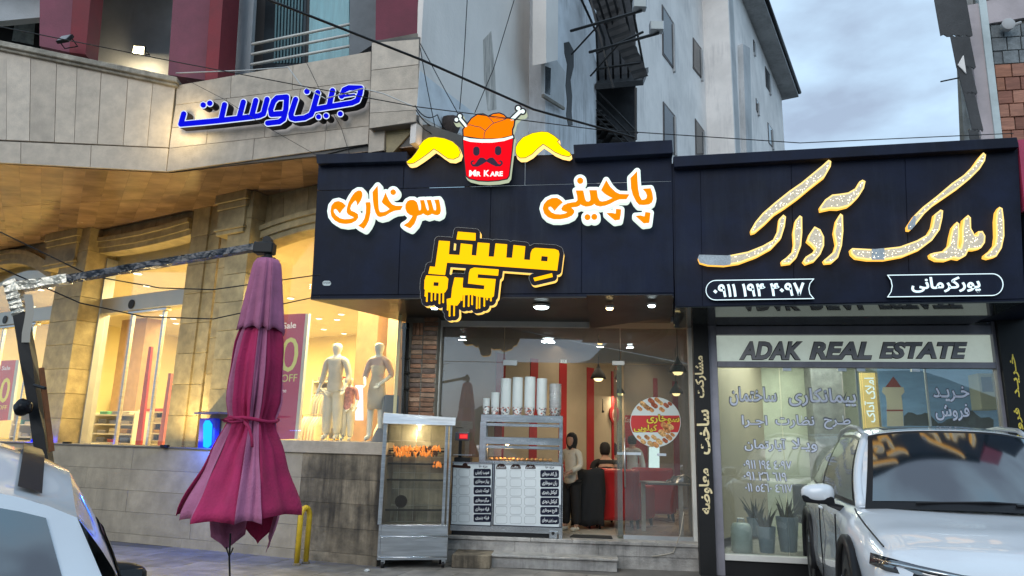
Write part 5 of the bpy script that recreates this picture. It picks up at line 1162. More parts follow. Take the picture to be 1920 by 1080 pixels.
tag(put('red_banner_stand', MB().pp(G, [(279, 650), (284, 650), (262, 842), (252, 842)], -1.3, -1.25), mat('deep red stand', (.35, .02, .02), .4)), 'narrow dark red stand seen edge on by the door stile', 'banner stand')
tag(put('coral_banner_edge', MB().pp(G, [(316, 700), (321, 700), (303, 842), (294, 842)], -.5, -.45), mat('coral sheet', (.55, .13, .08), .5)), 'narrow coral banner edge beside the right door jamb', 'banner stand')
tag(put('lit_screen', MB().pp(G, [(666, 722), (677, 722), (678, 788), (666, 788)], -2.2, -2.15), glow('bluish screen', (.75, .85, 1), 1.3)), 'small white lit screen between the mannequins', 'screen')
for x in (530, 620, 700): lamp('mannequin_fill', G.w(G.sz(x, 700)[0], 4.2, -.9), 95, .5, (1, .86, .50))  # fill lights without fixtures, added to brighten the mannequins
# blue wall lamp on the terrace
LP = Plane(G.w(0, 0, .30)[:2], ang=math.degrees(math.atan2(G.u.y, G.u.x)))
bl_ = thing('blue_wall_lamp', 'glowing blue lamp on a small bracket at the foot of the stone pier', 'lamp', LP.px(388, 842, .1))
put('lamp_box', MB().pp(LP, [(373, 784), (402, 784), (399, 843), (369, 843)], .0, .12), plain('blue housing', (.02, .03, .30), .4, emis=(0, .01, .5), es=.35), bl_, bevel=.02)
put('lamp_lens', MB().pp(LP, [(380, 796), (384, 788), (391, 788), (396, 796), (394, 834), (388, 840), (380, 838)], .12, .15), glow('blue light', (.01, .28, 1.0), 2.2), bl_, bevel=.01)
put('bracket', MB().pp(LP, [(364, 773), (408, 772), (408, 775), (364, 776)], .0, .22), plain('blue shelf', (.05, .06, .25), .5), bl_)
lamp('blue_lamp_light', LP.px(384, 800, .40), 26, .15, (.02, .12, 1))
b2 = thing('blue_floor_lamp', 'blue uplight washing the leftmost pier behind the umbrella post', 'lamp', G.px(64, 838, .4))
put('lamp_head', MB().lathe(G.px(65, 834, .45), [(.05, 0), (.07, .03), (.07, .09), (.05, .11)], 12), glow('blue led', (.01, .02, 1.0), 1.5), b2)
lamp('blue_lamp_light', G.px(70, 815, .55), 16, .15, (.04, .03, 1))
# balcony floodlights
def flood(lab, c, on, d=Vector((0, -1, -.4))):
    t = thing('floodlight', lab, 'floodlight', c, group='small floodlights'); d = d.normalized(); x = d.cross(Vector((0, 0, 1))).normalized(); y = x.cross(d)
    P = lambda a, b, e: c+x*a+y*b+d*e
    put('lamp_housing', MB().hexa([P(-.11, -.08, 0), P(-.11, -.08, .05), P(.11, -.08, .05), P(.11, -.08, 0), P(-.11, .08, 0), P(-.11, .08, .05), P(.11, .08, .05), P(.11, .08, 0)]), m_dark, t)
    put('lens', MB().hexa([P(-.09, -.065, .051), P(-.09, -.065, .055), P(.09, -.065, .055), P(.09, -.065, .051), P(-.09, .065, .051), P(-.09, .065, .055), P(.09, .065, .055), P(.09, .065, .051)]), glow('flood glow', (1, .85, .5), 14) if on else m_alu, t)
    put('bracket', MB().tube([P(-.13, 0, .02), P(-.13, 0, -.12), P(.13, 0, -.12), P(.13, 0, .02)], .01, 5), m_dark, t)
fc = BK.px(262, 96, .4); flood('lit floodlight shining inside the left balcony', fc, True, Vector((.1, -1, -.1)))
lamp('flood_light', fc+Vector((0, -.1, -.1)), 14, .15, (1, .82, .5), rot=(R(80), 0, R(8)))
flood('unlit black floodlight on the maroon pier of the balcony', B0.px(124, 76, .1), False, Vector((-.3, -1, .6)))
lamp('wash_light', B0.px(330, 215, .55), 7, .2, (1, .82, .45), rot=(R(85), 0, R(10)))
for k, (q, o, e) in enumerate(((2.2, .8, 42), (5.2, .75, 42), (7.6, .6, 36))):  # unseen uplights added to stand in for the warm light on piers and soffit
    c = G.w(q, POD, o); t = thing('added_uplight', ('warm uplight hidden on the terrace at the left bay', 'warm uplight on the terrace by the entrance', 'warm uplight on the terrace by the middle pier')[k], 'lamp', c, group='warm terrace uplights')
    put('lamp_head', MB().lathe(c, [(.05, 0), (.07, .01), (.07, .05), (.06, .05), (.055, .04)], 14), m_dark, t); put('lens', MB().lathe(c, [(.054, .04), (.054, .045), (.001, .046)], 14), m_warm, t)
    lamp('uplight', c+Vector((0, 0, .1)), e, .1, (1, .74, .3), rot=(PI, 0, 0))
# ================================================================ counter, food warmer, cups
m_ss = mat('polished stainless', (.60, .63, .66), .24, 1, var=.1, vs=2, stretch=(1, 1, 6), bump=.04)
m_board = plain('white menu print', (.62, .66, .68), .4); m_navy = plain('black menu label', (.012, .014, .03), .35); m_cell = plain('grey cell print', (.28, .30, .32), .4); m_lab = plain('pale print', (.75, .77, .78), .4)
CO = -.03
ct = thing('serving_counter', 'serving counter with two white Persian menu boards on its front', 'counter', K.px(950, 1000, CO))
qa_, qb_ = K.sz(846, 930, CO)[0], K.sz(1055, 930, CO)[0]; zc = K.sz(950, 868, CO)[1]; zb_ = K.sz(950, 985, CO)[1]
put('cabinet', MB().pb(K, qa_, qb_, ZF+.06, zc-.015, -.27, CO-.012), m_ss, ct)
put('worktop', MB().pb(K, qa_-.01, qb_+.01, zc-.014, zc, -.28, CO+.015), m_ss, ct, bevel=.003)
put('base_plinth', MB().pb(K, qa_+.02, qb_-.16, ZF, zb_-.01, -.26, CO-.03), m_dark, ct)
put('leg', MB().pb(K, qb_-.05, qb_, ZF, zb_+.3, -.26, CO+.002), m_ss, ct)
put('lock_box', MB().pb(K, *[K.sz(x, 1000, CO)[0] for x in (1030, 1045)], ZF+.0, ZF+.095, -.1, CO+.03), m_ss, ct, bevel=.004)
put('lock_knob', MB().lathe(K.px(1037, 1000, CO+.03), [(.022, 0), (.022, .01), (.006, .012)], 14, K.n), m_dark, ct)
def board(nm, x0, y0, x1, y1, par):
    B_ = pxbox(K, x0, y0, x1, y1, CO); b = put(nm, MB().pb(K, B_[0], B_[2], B_[1], B_[3], CO-.011, CO), m_board, par)
    put('board_edge', MB().pb(K, B_[0]-.012, B_[0]-.001, B_[1]-.01, B_[3]+.01, CO-.011, CO+.004), m_navy, b); put('board_edge', MB().pb(K, B_[2]+.001, B_[2]+.012, B_[1]-.01, B_[3]+.01, CO-.011, CO+.004), m_navy, b)
    put('board_edge', MB().pb(K, B_[0]-.012, B_[2]+.012, B_[1]-.012, B_[1]-.001, CO-.011, CO+.004), m_navy, b)
    return b
bL = board('menu_board', 848, 870, 921, 984, ct); bR = board('menu_board', 927, 869, 1052, 986, ct)
def rrect(x0, y0, x1, y1, r): return Ink().line([(x0+r, y0+r), (x1-r, y0+r), (x1-r, y1-r), (x0+r, y1-r), (x0+r, y0+r)], r).poly([(x0+r, y0+r), (x1-r, y0+r), (x1-r, y1-r), (x0+r, y1-r)])
def label(x0, y0, x1, y1, body, par, txt2=None):
    X = rrect(x0, y0, x1, y1, 3).field(2); slab('menu_label', contours(*X, 0, .1), K, CO+.0005, CO+.002, m_navy, par, ops=CO)
    text_on('menu_print', shape(body), K, pxbox(K, x0+3.5, y0+3, x1-3.5, y1-3, CO), CO+.0025, m_lab, par, bold=.02, depth=.001)
def cells(x0, y0, x1, y1, par):
    X = rrect(x0, y0, x1, y1, 4).field(2); slab('price_cell', contours(*X, 0, .1)+contours(*X, -.55, .1), K, CO+.0005, CO+.0015, m_cell, par, ops=CO)
for y, tx in zip((886.3, 903, 920, 937.6, 954.6, 971.3), ('سیب زمینی', 'پیاز سوخاری', 'تویک پنیری', 'میگو سوخاری', 'فیله سوخاری', 'فیله پنیری')):
    label(888, y-7.4, 921.5-1, y+7.4, tx, ct); cells(860, y-7.5, 881, y+7.5, ct); cells(849, y-7.5, 854.5, y+7.5, ct)
for y, tx in zip((888.9, 905.9, 923.5, 940.5, 957.8, 975.4), ('بال کتف سوخاری', 'ران سوخاری', 'کوکتل پنیری', 'کوکتل دودی', 'قارچ سوخاری', 'سیب زمینی سوخاری')):
    label(1013, y-7.6, 1048, y+7.6, tx, ct)
    for x in (928.8, 956, 983): cells(x, y-7.6-(1013-x)*.015, x+22, y+7.6-(1013-x)*.015, ct)
text_on('menu_print', shape('مزه ها'), K, pxbox(K, 898, 871, 914, 878, CO), CO+.001, m_navy, ct, bold=.02, depth=.001)
text_on('menu_print', shape('مزه ها'), K, pxbox(K, 1023, 873, 1039, 880, CO), CO+.001, m_navy, ct, bold=.02, depth=.001)
m_brn = plain('brown print', (.035, .015, .012), .4)
for x, tx in ((939.6, '۱کیلوگرم'), (967, '۵۰۰گرم'), (994.7, '۲۰۰گرم')):
    slab('weight_badge', contours(*Ink().poly([(x+10*math.cos(PI*k/12), 879-10*math.sin(PI*k/12)) for k in range(13)]).field(2), 0, .1), K, CO+.0005, CO+.0015, m_brn, ct, ops=CO)
    text_on('menu_print', shape(tx), K, pxbox(K, x-8, 873.5, x+8, 878.5, CO), CO+.002, m_lab, ct, bold=.01, depth=.001)
slab('sandwich_print', contours(*Ink().line([(850, 874), (880, 876)], 2.6).dot(872, 873, 5).field(2), 0, .1), K, CO+.0005, CO+.0015, m_brn, ct, ops=CO)
# food warmer
fw = thing('food_warmer', 'two tier stainless glass food warmer lit by a bulb on the counter', 'food warmer', K.w(qb_-.5, zc, -.1))
def kx(x, y=830): return K.sz(x, y, CO)[0]
def kz(y, x=975): return K.sz(x, y, CO)[1]
zt_w = kz(778); WD = .25
for z0, z1 in ((kz(792), zt_w), (kz(834), kz(820)), (zc+.001, zc+.03)):
    put('frame_bar', MB().pb(K, kx(900), kx(1055), z0, z1, CO-WD, CO), m_ss, fw, bevel=.004)
for z0, z1 in ((kz(800), kz(794)), (kz(842), kz(836))): put('inner_rail', MB().pb(K, kx(908), kx(1049), z0, z1, CO-.05, CO-.03), m_ss, fw, bevel=.003)
for (a, b) in ((899, 911), (1048, 1055)):
    for o0, o1 in ((CO-.04, CO-.001), (CO-WD, CO-WD+.04)):
        put('frame_post', MB().pb(K, kx(a), kx(b), zc, kz(792), o0, o1), m_ss, fw, bevel=.003)
put('pane', MB().pb(K, kx(911), kx(1048), zc+.03, kz(842), CO-.02, CO-.016), m_glass2, fw); put('pane', MB().pb(K, kx(911), kx(1048), kz(820), kz(800), CO-.02, CO-.016), m_glass2, fw)
put('heater_bulb', MB().lathe(K.w(kx(950), kz(833), CO-.10), [(.001, -.03), (.018, -.02), (.024, 0), (.018, .02), (.01, .03)], 14), glow('heater bulb', (1, .72, .28), 16), fw, smooth=True)
lamp('warmer_light', K.w(kx(950), kz(838), CO-.10), 9, .05, (1, .62, .25), 'POINT')
for i in range(14):
    q = kx(920)+i*(kx(1040)-kx(920))/14; f = put('fried_piece', MB().lathe(K.w(q, zc+.031, CO-.1-random.random()*.1), [(.001, 0), (.03, .005), (.035, .02), (.02, .04), (.001, .045)], 9), mat('fried crust', (.40, .20, .06), .6, var=.3, vs=40, bump=.6), None, smooth=True)
    tag(f, ('first' if i == 0 else 'last' if i == 13 else 'middle')+' fried piece in the row on the warmer tray, counted from the left', 'food', 'fried pieces in the warmer')
# cups
m_cup = mat('white paper cup', (.50, .53, .53), .5, var=.05, bump=.03); 
def cupprint():
    m = mat('printed paper cup', (.66, .67, .66), .5, bump=0); t = m.node_tree; b = t.nodes['Principled BSDF']; v = t.nodes.new('ShaderNodeTexVoronoi'); v.inputs['Scale'].default_value = 55; g = t.nodes.new('ShaderNodeNewGeometry'); t.links.new(g.outputs['Position'], v.inputs['Vector'])
    c = t.nodes.new('ShaderNodeValToRGB'); c.color_ramp.interpolation = 'CONSTANT'; c.color_ramp.elements[0].color = (.66, .67, .66, 1); c.color_ramp.elements[0].position = 0; c.color_ramp.elements[1].position = .62; c.color_ramp.elements[1].color = (.10, .10, .12, 1); e = c.color_ramp.elements.new(.8); e.color = (.45, .12, .08, 1)
    s = t.nodes.new('ShaderNodeSeparateColor'); t.links.new(v.outputs['Color'], s.inputs[0]); t.links.new(s.outputs[0], c.inputs[0]); t.links.new(c.outputs[0], b.inputs['Base Color']); return m
m_cp = cupprint()
for i, (x, w_, yt, lab) in enumerate(((912, 13, 747, 'shortest stack of small patterned paper cups, leftmost on the food warmer'), (928.5, 16, 736, 'short white paper cup stack, second from the left on the warmer'), (948, 20, 710, 'tall white paper cup stack, third from the left'), (970, 20, 708, 'tall white paper cup stack in the middle of the row'), (993, 21, 707, 'tall shiny white cup stack in wrap, fifth from the left'), (1015.5, 20, 710, 'tall white paper cup stack, sixth from the left'), (1041, 22, 720, 'stack of lidded bowls with many thin rims at the right end'))):
    off = CO-.10; q = K.sz(x, 760, off)[0]; r = (K.sz(x+w_/2, 760, off)[0]-q); zt_c = K.sz(x, yt, off)[1]; c = K.w(q, zt_w, off); h = zt_c-zt_w
    t = thing('paper_cup_stack', lab, 'cup stack', c, group='paper cup stacks on the food warmer')
    hb_ = min(.11, h*.45) if i != 0 else h*.5
    put('cup', MB().lathe(c, [(r*.76, 0), (r*.98, hb_-.008), (r*1.04, hb_-.006), (r*1.04, hb_)], 20), m_cp, t, auto=40)
    k = int((h-hb_)/(.012 if i != 6 else .022)); pr = []
    for j in range(k):
        z = hb_+(h-hb_)*j/k; pr += [(r*.97, z), (r*(1.0 if i != 6 else 1.06), z+(h-hb_)/k*.55), (r*.97, z+(h-hb_)/k*.9)]
    pr += [(r*1.0, h), (r*.9, h), (r*.85, h-.03), (.001, h-.03)]
    put('nested_cups', MB().lathe(c, pr, 20), m_cup if i != 6 else mat('grey lids', (.34, .34, .34), .3), t, smooth=True)
put('plastic_wrap', MB().lathe(K.w(K.sz(1041, 760, CO-.1)[0], zt_w, CO-.1), [(.085, 0), (.088, .2), (.084, .36), (.05, .42), (.03, .47)], 16), glass('clear wrap', (.95, .95, .95), .10, .06, .1), bpy.data.objects['paper_cup_stack.006'], smooth=True)
# scale
sc = thing('kitchen_scale', 'black kitchen scale with glowing red digits on the counter', 'scale', K.w(kx(863), zc, -.12))
put('scale_body', MB().pb(K, kx(852), kx(883), zc, zc+.06, -.25, -.06), m_dark, sc, bevel=.008); put('scale_column', MB().pb(K, kx(858), kx(864), zc+.06, kz(828), -.17, -.13), m_dark, sc)
put('display_head', MB().pb(K, kx(851), kx(878), kz(829), kz(812.5), -.18, -.12), plain('grey plastic', (.07, .07, .08), .4), sc, bevel=.01, seg=2)
put('red_screen', MB().pb(K, kx(859), kx(875), kz(825.5), kz(815.5), -.12, -.115), plain('red screen', (.25, .01, .02), .4, emis=(.6, .01, .02), es=.6), sc)
text_on('digits', '0.000', K, (kx(861), kz(823.5), kx(873.5), kz(817.5)), -.1148, glow('red digits', (1, .05, .04), 2.0), sc, depth=.001, bold=.01)
put('scale_tray', MB().pb(K, kx(850), kx(885), zc+.09, zc+.10, -.26, -.05), m_ss, sc)
kn = tag(put('metal_hook_rod', MB().tube([K.w(kx(850), kz(804), -.2), K.w(kx(862), kz(804), -.2)], [.006, .006], 6), m_dark), 'short black rod poking out above the scale', 'rod')
# ================================================================ grill cart
GC = Plane(atz(775, 1051, .10)[:2], ang=11)
def gb(nm, x0, y0, x1, y1, o0, o1, m, par, **k):
    B_ = pxbox(GC, x0, y0, x1, y1, 0); return put(nm, MB().pb(GC, B_[0], B_[2], B_[1], B_[3], o0, o1), m, par, **k)
gr = thing('grill_cart', 'tall stainless kebab grill cabinet on casters with soot stained window', 'grill', GC.px(775, 1056, -.2))
g0, g1 = GC.sz(710, 1000)[0], GC.sz(840, 1000)[0]; zg = lambda y: GC.sz(775, y)[1]
DP = .42
zlo, zw0, zw1, ztp = zg(1050), zg(984), zg(796), zg(776)
put('side_panel', MB().pb(GC, g0, g0+.03, zlo, zw1, -DP, 0), m_steel, gr, bevel=.003); put('side_panel', MB().pb(GC, g1-.03, g1, zlo, zw1, -DP, 0), m_steel, gr, bevel=.003)
put('back_panel', MB().pb(GC, g0+.031, g1-.031, zlo, zw1, -DP, -DP+.02), m_steel, gr)
put('lower_cabinet', MB().pb(GC, g0+.031, g1-.031, zlo, zw0, -DP+.021, -.01), m_steel, gr)
for y0, y1 in ((984, 1004), (1006.5, 1043)):
    put('drawer_front', MB().pb(GC, g0+.035, g1-.01, zg(y1), zg(y0), -.008, .006), m_steel, gr, bevel=.004)
for y in (1005.5, 1044.5): put('trim_bar', MB().tube([GC.w(g0+.02, zg(y), .015), GC.w(g1-.005, zg(y), .015)], .008, 8), m_ss, gr, smooth=True)
hood = [(g0-.035, zw1-.0, .05), (g1+.035, zw1-.0, .05), (g1+.045, ztp-.03, .0), (g0-.03, ztp+.005, .0)]
P_ = [GC.w(a, b, c) for a, b, c in hood]; Q_ = [GC.w(hood[0][0], zw1, -DP-.02), GC.w(hood[1][0], zw1, -DP-.02), GC.w(hood[2][0], ztp-.03, -DP-.02), GC.w(hood[3][0], ztp+.005, -DP-.02)]
put('hood', MB().hexa([P_[0], Q_[0], Q_[1], P_[1], P_[3], Q_[3], Q_[2], P_[2]]), m_steel, gr, bevel=.004)
m_tile = mat('sooty ceramic tile', (.36, .35, .30), .35, var=.3, vs=3, streak=.9, scol=(.03, .02, .01), bump=.05, rnd=.08)
nx, nz_ = 4, 6
for i in range(nx):
    for j in range(nz_):
        a = g0+.035+(g1-g0-.07)*i/nx; b = g0+.035+(g1-g0-.07)*(i+1)/nx; z0 = zw0+(zw1-zw0)*j/nz_; z1 = zw0+(zw1-zw0)*(j+1)/nz_
        put('wall_tile', MB().pb(GC, a+.003, b-.003, z0+.003, z1-.003, -DP+.021, -DP+.03), m_tile, gr)
bx_ = GC.sz(752, 940, -DP+.03); put('burn_mark', MB().lathe(GC.w(bx_[0], bx_[1], -DP+.031), [(.001, 0), (.085, 0), (.085, .002), (.001, .002)], 24, GC.n), plain('burnt black', (.02, .012, .008), .8), gr)
for y in (846, 871, 902, 960): put('skewer_rack', MB().pb(GC, g0+.032, g1-.032, zg(y)-.012, zg(y)+.012, -.30, -.27), m_dark, gr)
for x in (716, 834): put('frame_stile', MB().pb(GC, GC.sz(x, 900)[0]-.02, GC.sz(x, 900)[0]+.02, zw0, zw1, -.03, .002), m_steel, gr, bevel=.003)
put('pane', MB().pb(GC, g0+.05, g1-.05, zw0+.003, zw1-.003, -.02, -.014), glass('smoky grill glass', (.92, .90, .84), .05, .015), gr)
put('bulb', MB().lathe(GC.px(787, 800, -.2), [(.012, .02), (.02, 0), (.02, -.03), (.001, -.06)], 12), glow('grill bulb', (1, .9, .65), 7), gr, smooth=True)
lamp('grill_light', GC.px(787, 812, -.15), 8, .05, (1, .8, .45), 'POINT')
for x in (718, 832):
    for o in (-.05, -DP+.06):
        c = GC.w(GC.sz(x, 1050)[0], 0, o); w_ = put('caster', MB().lathe(c+Vector((-.018, 0, .045)), [(.045, 0), (.045, .036)], 16, (1, 0, 0)), m_dark, gr, auto=40); put('caster_fork', MB().pb(GC, GC.sz(x, 1050)[0]-.025, GC.sz(x, 1050)[0]+.025, .06, zlo, o-.025, o+.025), m_alu, w_)
m_keb = [mat('self-lit grilled wing', (.30, .10, .025), .45, var=.4, vs=30, bump=.6, emis=(1, .30, .04), es=.8), mat('charred wing', (.10, .035, .015), .5, var=.4, vs=30, bump=.6)]  # emission in the wing material stands in for grill light on the meat
def skewer(lab, x0, x1, y, n):
    t = thing('kebab_skewer', lab, 'skewer', GC.px((x0+x1)/2, y, -.28), group='wing skewers in the grill')
    a, b = GC.px(x0-10, y, -.28), GC.px(x1+8, y, -.28); put('skewer_rod', MB().tube([a, b], .005, 6), m_dark, t)
    for i in range(n):
        p = GC.px(x0+(x1-x0)*(i+.5)/n, y, -.26)+Vector((0, random.uniform(-.03, .03), random.uniform(-.012, .012))); ax = Vector((random.uniform(-.5, .5), random.uniform(-.4, .4), 1)).normalized()
        put('grilled_wing', MB().lathe(p-ax*.05, [(.004, 0), (.014, .015), (.019, .035), (.012, .06), (.008, .08), (.002, .09)], 8, ax), random.choice(m_keb+m_keb[:1]*3), t, smooth=True)
skewer('long skewer of glowing grilled chicken wings across the grill', 738, 826, 841, 30); skewer('short skewer of grilled wings at the right of the lower rack', 812, 827, 870, 5)
skewer('darker row of wings hanging just under the long skewer', 738, 820, 850, 20)
sb_ = thing('stacked_sacks', 'dark grey covered boxes standing behind the grill cart', 'box stack', K.px(735, 900, .7))
put('box', MB().pb(GC, GC.sz(718, 780, -.8)[0], GC.sz(746, 780, -.8)[0], .0, GC.sz(730, 740, -.8)[1], -1.1, -.8), plain('dark grey plastic', (.09, .09, .10), .6), sb_, bevel=.02)
put('bag', MB().lathe(GC.w(GC.sz(712, 800, -.75)[0], .9, -.85), [(.1, 0), (.17, .2), (.16, .5), (.1, .75), (.03, .9)], 14), plain('grey sack', (.12, .11, .12), .7), sb_, smooth=True)
# round sticker on the pane
rs = thing('round_sticker', 'round window sticker with yellow Persian words on a red band and fried chicken', 'sticker', K.px(1228, 837, GO+.01))
cx_, cy_ = 1229, 791.5
def circ(r, n=40): return [(cx_+r*math.cos(2*PI*k/n), cy_+r*.985*math.sin(2*PI*k/n)) for k in range(n)]
slab('sticker_sheet', [circ(47.5)], K, GO+.007, GO+.010, plain('white sticker', (.6, .66, .66)), rs)
bd = Ink().poly(circ(46.5)); X = bd.field(2); fb = np.maximum(X[2], np.maximum((cy_-12.5)-X[1], X[1]-(cy_+19))[:, None]+0*X[2])
slab('red_band', contours(X[0], X[1], fb, 0), K, GO+.0101, GO+.011, plain('red print band', (.50, .03, .03)), rs)
m_chk = [mat('fried chicken print %d' % i, c, .5, var=.5, vs=45, bump=0) for i, c in enumerate([(.50, .22, .07), (.34, .08, .03), (.55, .32, .12)])]
for (x, y, r, m) in ((1199,766,5,0),(1206,758,6,2),(1213,764,6,0),(1221,752,6,1),(1227,760,6,1),(1232,750,5,0),(1238,755,5,2),(1221,768,5,0),(1241,768,5,0),(1249,760,5,1),(1256,757,4,1),(1198,820,4,0),(1206,828,5,2),(1213,820,5,0),(1220,832,6,2),(1229,834,6,0),(1236,828,6,2),(1226,820,5,2),(1241,812,7,2),(1250,806,7,0),(1257,800,6,2),(1246,798,7,0),(1254,820,6,0),(1247,826,5,1),(1261,815,4,0)):
    slab('chicken_print', contours(*Ink().line([(x-r*.35, y-r*.3), (x+r*.4, y+r*.3)], r*.72).field(2), 0, .15), K, GO+.0111, GO+.0122, m_chk[m], rs)
m_yp = plain('yellow print', (.70, .52, .05))
for tx, b_ in (('سوخاری', (1212, 777, 1274, 795)), ('کیلویی', (1188, 796, 1232, 811))):
    text_on('outline', shape(tx), K, pxbox(K, b_[0]-.6, b_[1]-.6, b_[2]+.6, b_[3]+.6, GO), GO+.0125, m_brn, rs, bold=.075, depth=.0006); text_on('lettering', shape(tx), K, pxbox(K, *b_, GO), GO+.0134, m_yp, rs, bold=.035, depth=.0006)
for (x0, y0, x1, y1, lab) in ((1157, 848.5, 1202, 853.5, 'small white sticker strip on the glass door'), (1232, 849, 1249, 854, 'tiny pale sticker strip on the fixed pane')):
    t = tag(put('glass_sticker', MB().pb(K, *[K.sz(x, 850, GO)[0] for x in (x0, x1)], K.sz(1200, y1, GO)[1], K.sz(1200, y0, GO)[1], GO+.008, GO+.010), plain('pale sticker', (.5, .55, .62))), lab, 'sticker')
# small table, chairs, coat
m_rv = mat('red vinyl', (.42, .012, .014), .35, var=.08, vs=3, bump=.05, bs=20)
def armchair(lab, x, y, Yd, rz, back=True):
    c = atz(x, y, ZF); c = Vector((c.x, c.y, ZF)); t = thing('armchair', lab, 'armchair', c, rz, group='red armchairs in the chicken shop')
    def L(nm, a, b, m=m_rv, **k): put(nm, MB().box(a, b), m, t, local=True, **k)
    L('seat', (-.30, -.32, .18), (.30, .34, .46), bevel=.04, seg=3); L('backrest', (-.38, .26, .12), (.38, .42, .92), bevel=.06, seg=3)
    L('armrest', (-.42, -.34, .12), (-.30, .30, .66), bevel=.05, seg=3); L('armrest', (.30, -.34, .12), (.42, .30, .66), bevel=.05, seg=3)
    for sx_ in (-.34, .34):
        for sy_ in (-.28, .34): put('leg', MB().tube([(sx_, sy_, .13), (sx_*1.05, sy_*1.05, 0)], [.03, .02], 8), m_dark, t, local=True)
    return t
armchair('red vinyl armchair seen through the open door, back turned to the street', 1133, 986, 0, R(190)); armchair('wine red armchair behind the glass door, sideways', 1221, 973, 0, R(175)); armchair('red armchair corner just behind the door edge', 1172, 985, 0, R(150))
tbl = thing('white_table', 'white framed cafe table by the right pane inside the shop', 'table', atz(1277, 1004, ZF))
p_ = atz(1279, 1004, ZF); zt_t = atY(1279, 906, p_.y).z
put('tabletop', MB().box((p_.x-.52, p_.y-.1, zt_t-.03), (p_.x+.3, p_.y+.6, zt_t)), plain('grey tabletop', (.22, .24, .25), .4), tbl, bevel=.005)
for dx, dy in ((-.02, -.05), (.26, .5), (-.48, .5)): put('leg', MB().box((p_.x+dx-.03, p_.y+dy-.03, ZF), (p_.x+dx+.03, p_.y+dy+.03, zt_t-.03)), m_white, tbl)
cp_ = thing('box_on_table', 'dark shiny plastic bag lying on the white table by the pane', 'bag', (p_.x+.1, p_.y+.2, zt_t))
rows_ = [[(p_.x-.2+.5*i/8, p_.y+.0+.35*j/6, zt_t+.12*math.sin(PI*i/8)*math.sin(PI*j/6)+.02*math.sin(i*2.3+j)) for i in range(9)] for j in range(7)]
put('bag_sheet', MB().grid(rows_), plain('dark film', (.08, .10, .12), .2), cp_, smooth=True)
ch2 = thing('cafe_chair', 'dark chair with a black jacket hung over it by the counter', 'chair', atz(1105, 992, ZF), 0)
c = atz(1099, 990, ZF)
put('seat', MB().box((c.x-.2, c.y-.1, ZF+.42), (c.x+.2, c.y+.3, ZF+.48)), m_dark, ch2, bevel=.02, seg=2)
for dx in (-.18, .18):
    for dy in (-.08, .28): put('leg', MB().tube([(c.x+dx, c.y+dy, ZF+.43), (c.x+dx*1.15, c.y+dy*1.1, ZF)], .014, 8), m_dark, ch2)
put('backrest', MB().box((c.x-.2, c.y-.14, ZF+.5), (c.x+.2, c.y-.11, ZF+.88)), m_dark, ch2, bevel=.012)
jk = []
for i in range(9):
    t_ = i/8; jk.append([(c.x-.27+.54*j/10+.015*math.sin(j*1.7+i), c.y-.19-.03*math.sin(PI*t_)+.018*math.sin(j*1.9+i*.7), ZF+.92-.86*t_+.02*math.sin(j)) for j in range(11)])
j_ = put('black_jacket', MB().grid(jk), mat('black cloth', (.012, .012, .014), .85, bump=.2), None, smooth=True); j_.modifiers.new('t', 'SOLIDIFY').thickness = .025; tag(j_, 'long black jacket draped over the cafe chair behind the counter', 'jacket')
# ================================================================ people and mannequins
def skin(name, V, E, m, parent=None, sub=2, smooth=True):
    me = bpy.data.meshes.new(name); me.from_pydata([v[:3] for v in V], E, []); o = bpy.data.objects.new(name, me); COL.objects.link(o)
    sk = o.modifiers.new('s', 'SKIN'); me.skin_vertices.new() if not me.skin_vertices else None
    for i, v in enumerate(V): r = v[3]; me.skin_vertices[0].data[i].radius = (r, v[4] if len(v) > 4 else r)
    me.skin_vertices[0].data[0].use_root = True; ss = o.modifiers.new('b', 'SUBSURF'); ss.levels = sub
    bpy.context.view_layer.update(); m2 = bpy.data.meshes.new_from_object(o.evaluated_get(bpy.context.evaluated_depsgraph_get())); bpy.data.objects.remove(o)
    m2.materials.clear(); return put(name, m2, m, parent, local=True, smooth=True, fix=False)
def hand(V, E, wi, w, d, s=1.):
    """palm and five fingers from wrist index wi along unit direction d"""
    d = Vector(d).normalized(); side = d.cross(Vector((0, 1, 0))).normalized() if abs(d.y) < .9 else Vector((1, 0, 0)); w = Vector(w)
    pi_ = len(V); pm = w+d*.05*s; V.append((*pm, .032*s, .016*s)); E.append((wi, pi_))
    for k, (a, l) in enumerate(((-.026, .065), (-.009, .078), (.009, .072), (.025, .055))):
        b = pm+side*a*s+d*.035*s; V.append((*b, .0095*s)); E.append((pi_, len(V)-1)); t = b+d*l*s+Vector((0, -.018*s, 0)); V.append((*t, .0075*s)); E.append((len(V)-2, len(V)-1))
    b = w+d*.03*s-side*.035*s; V.append((*b, .011*s)); E.append((wi, len(V)-1)); t = b+d*.045*s-side*.012*s+Vector((0, -.02*s, 0)); V.append((*t, .009*s)); E.append((len(V)-2, len(V)-1))
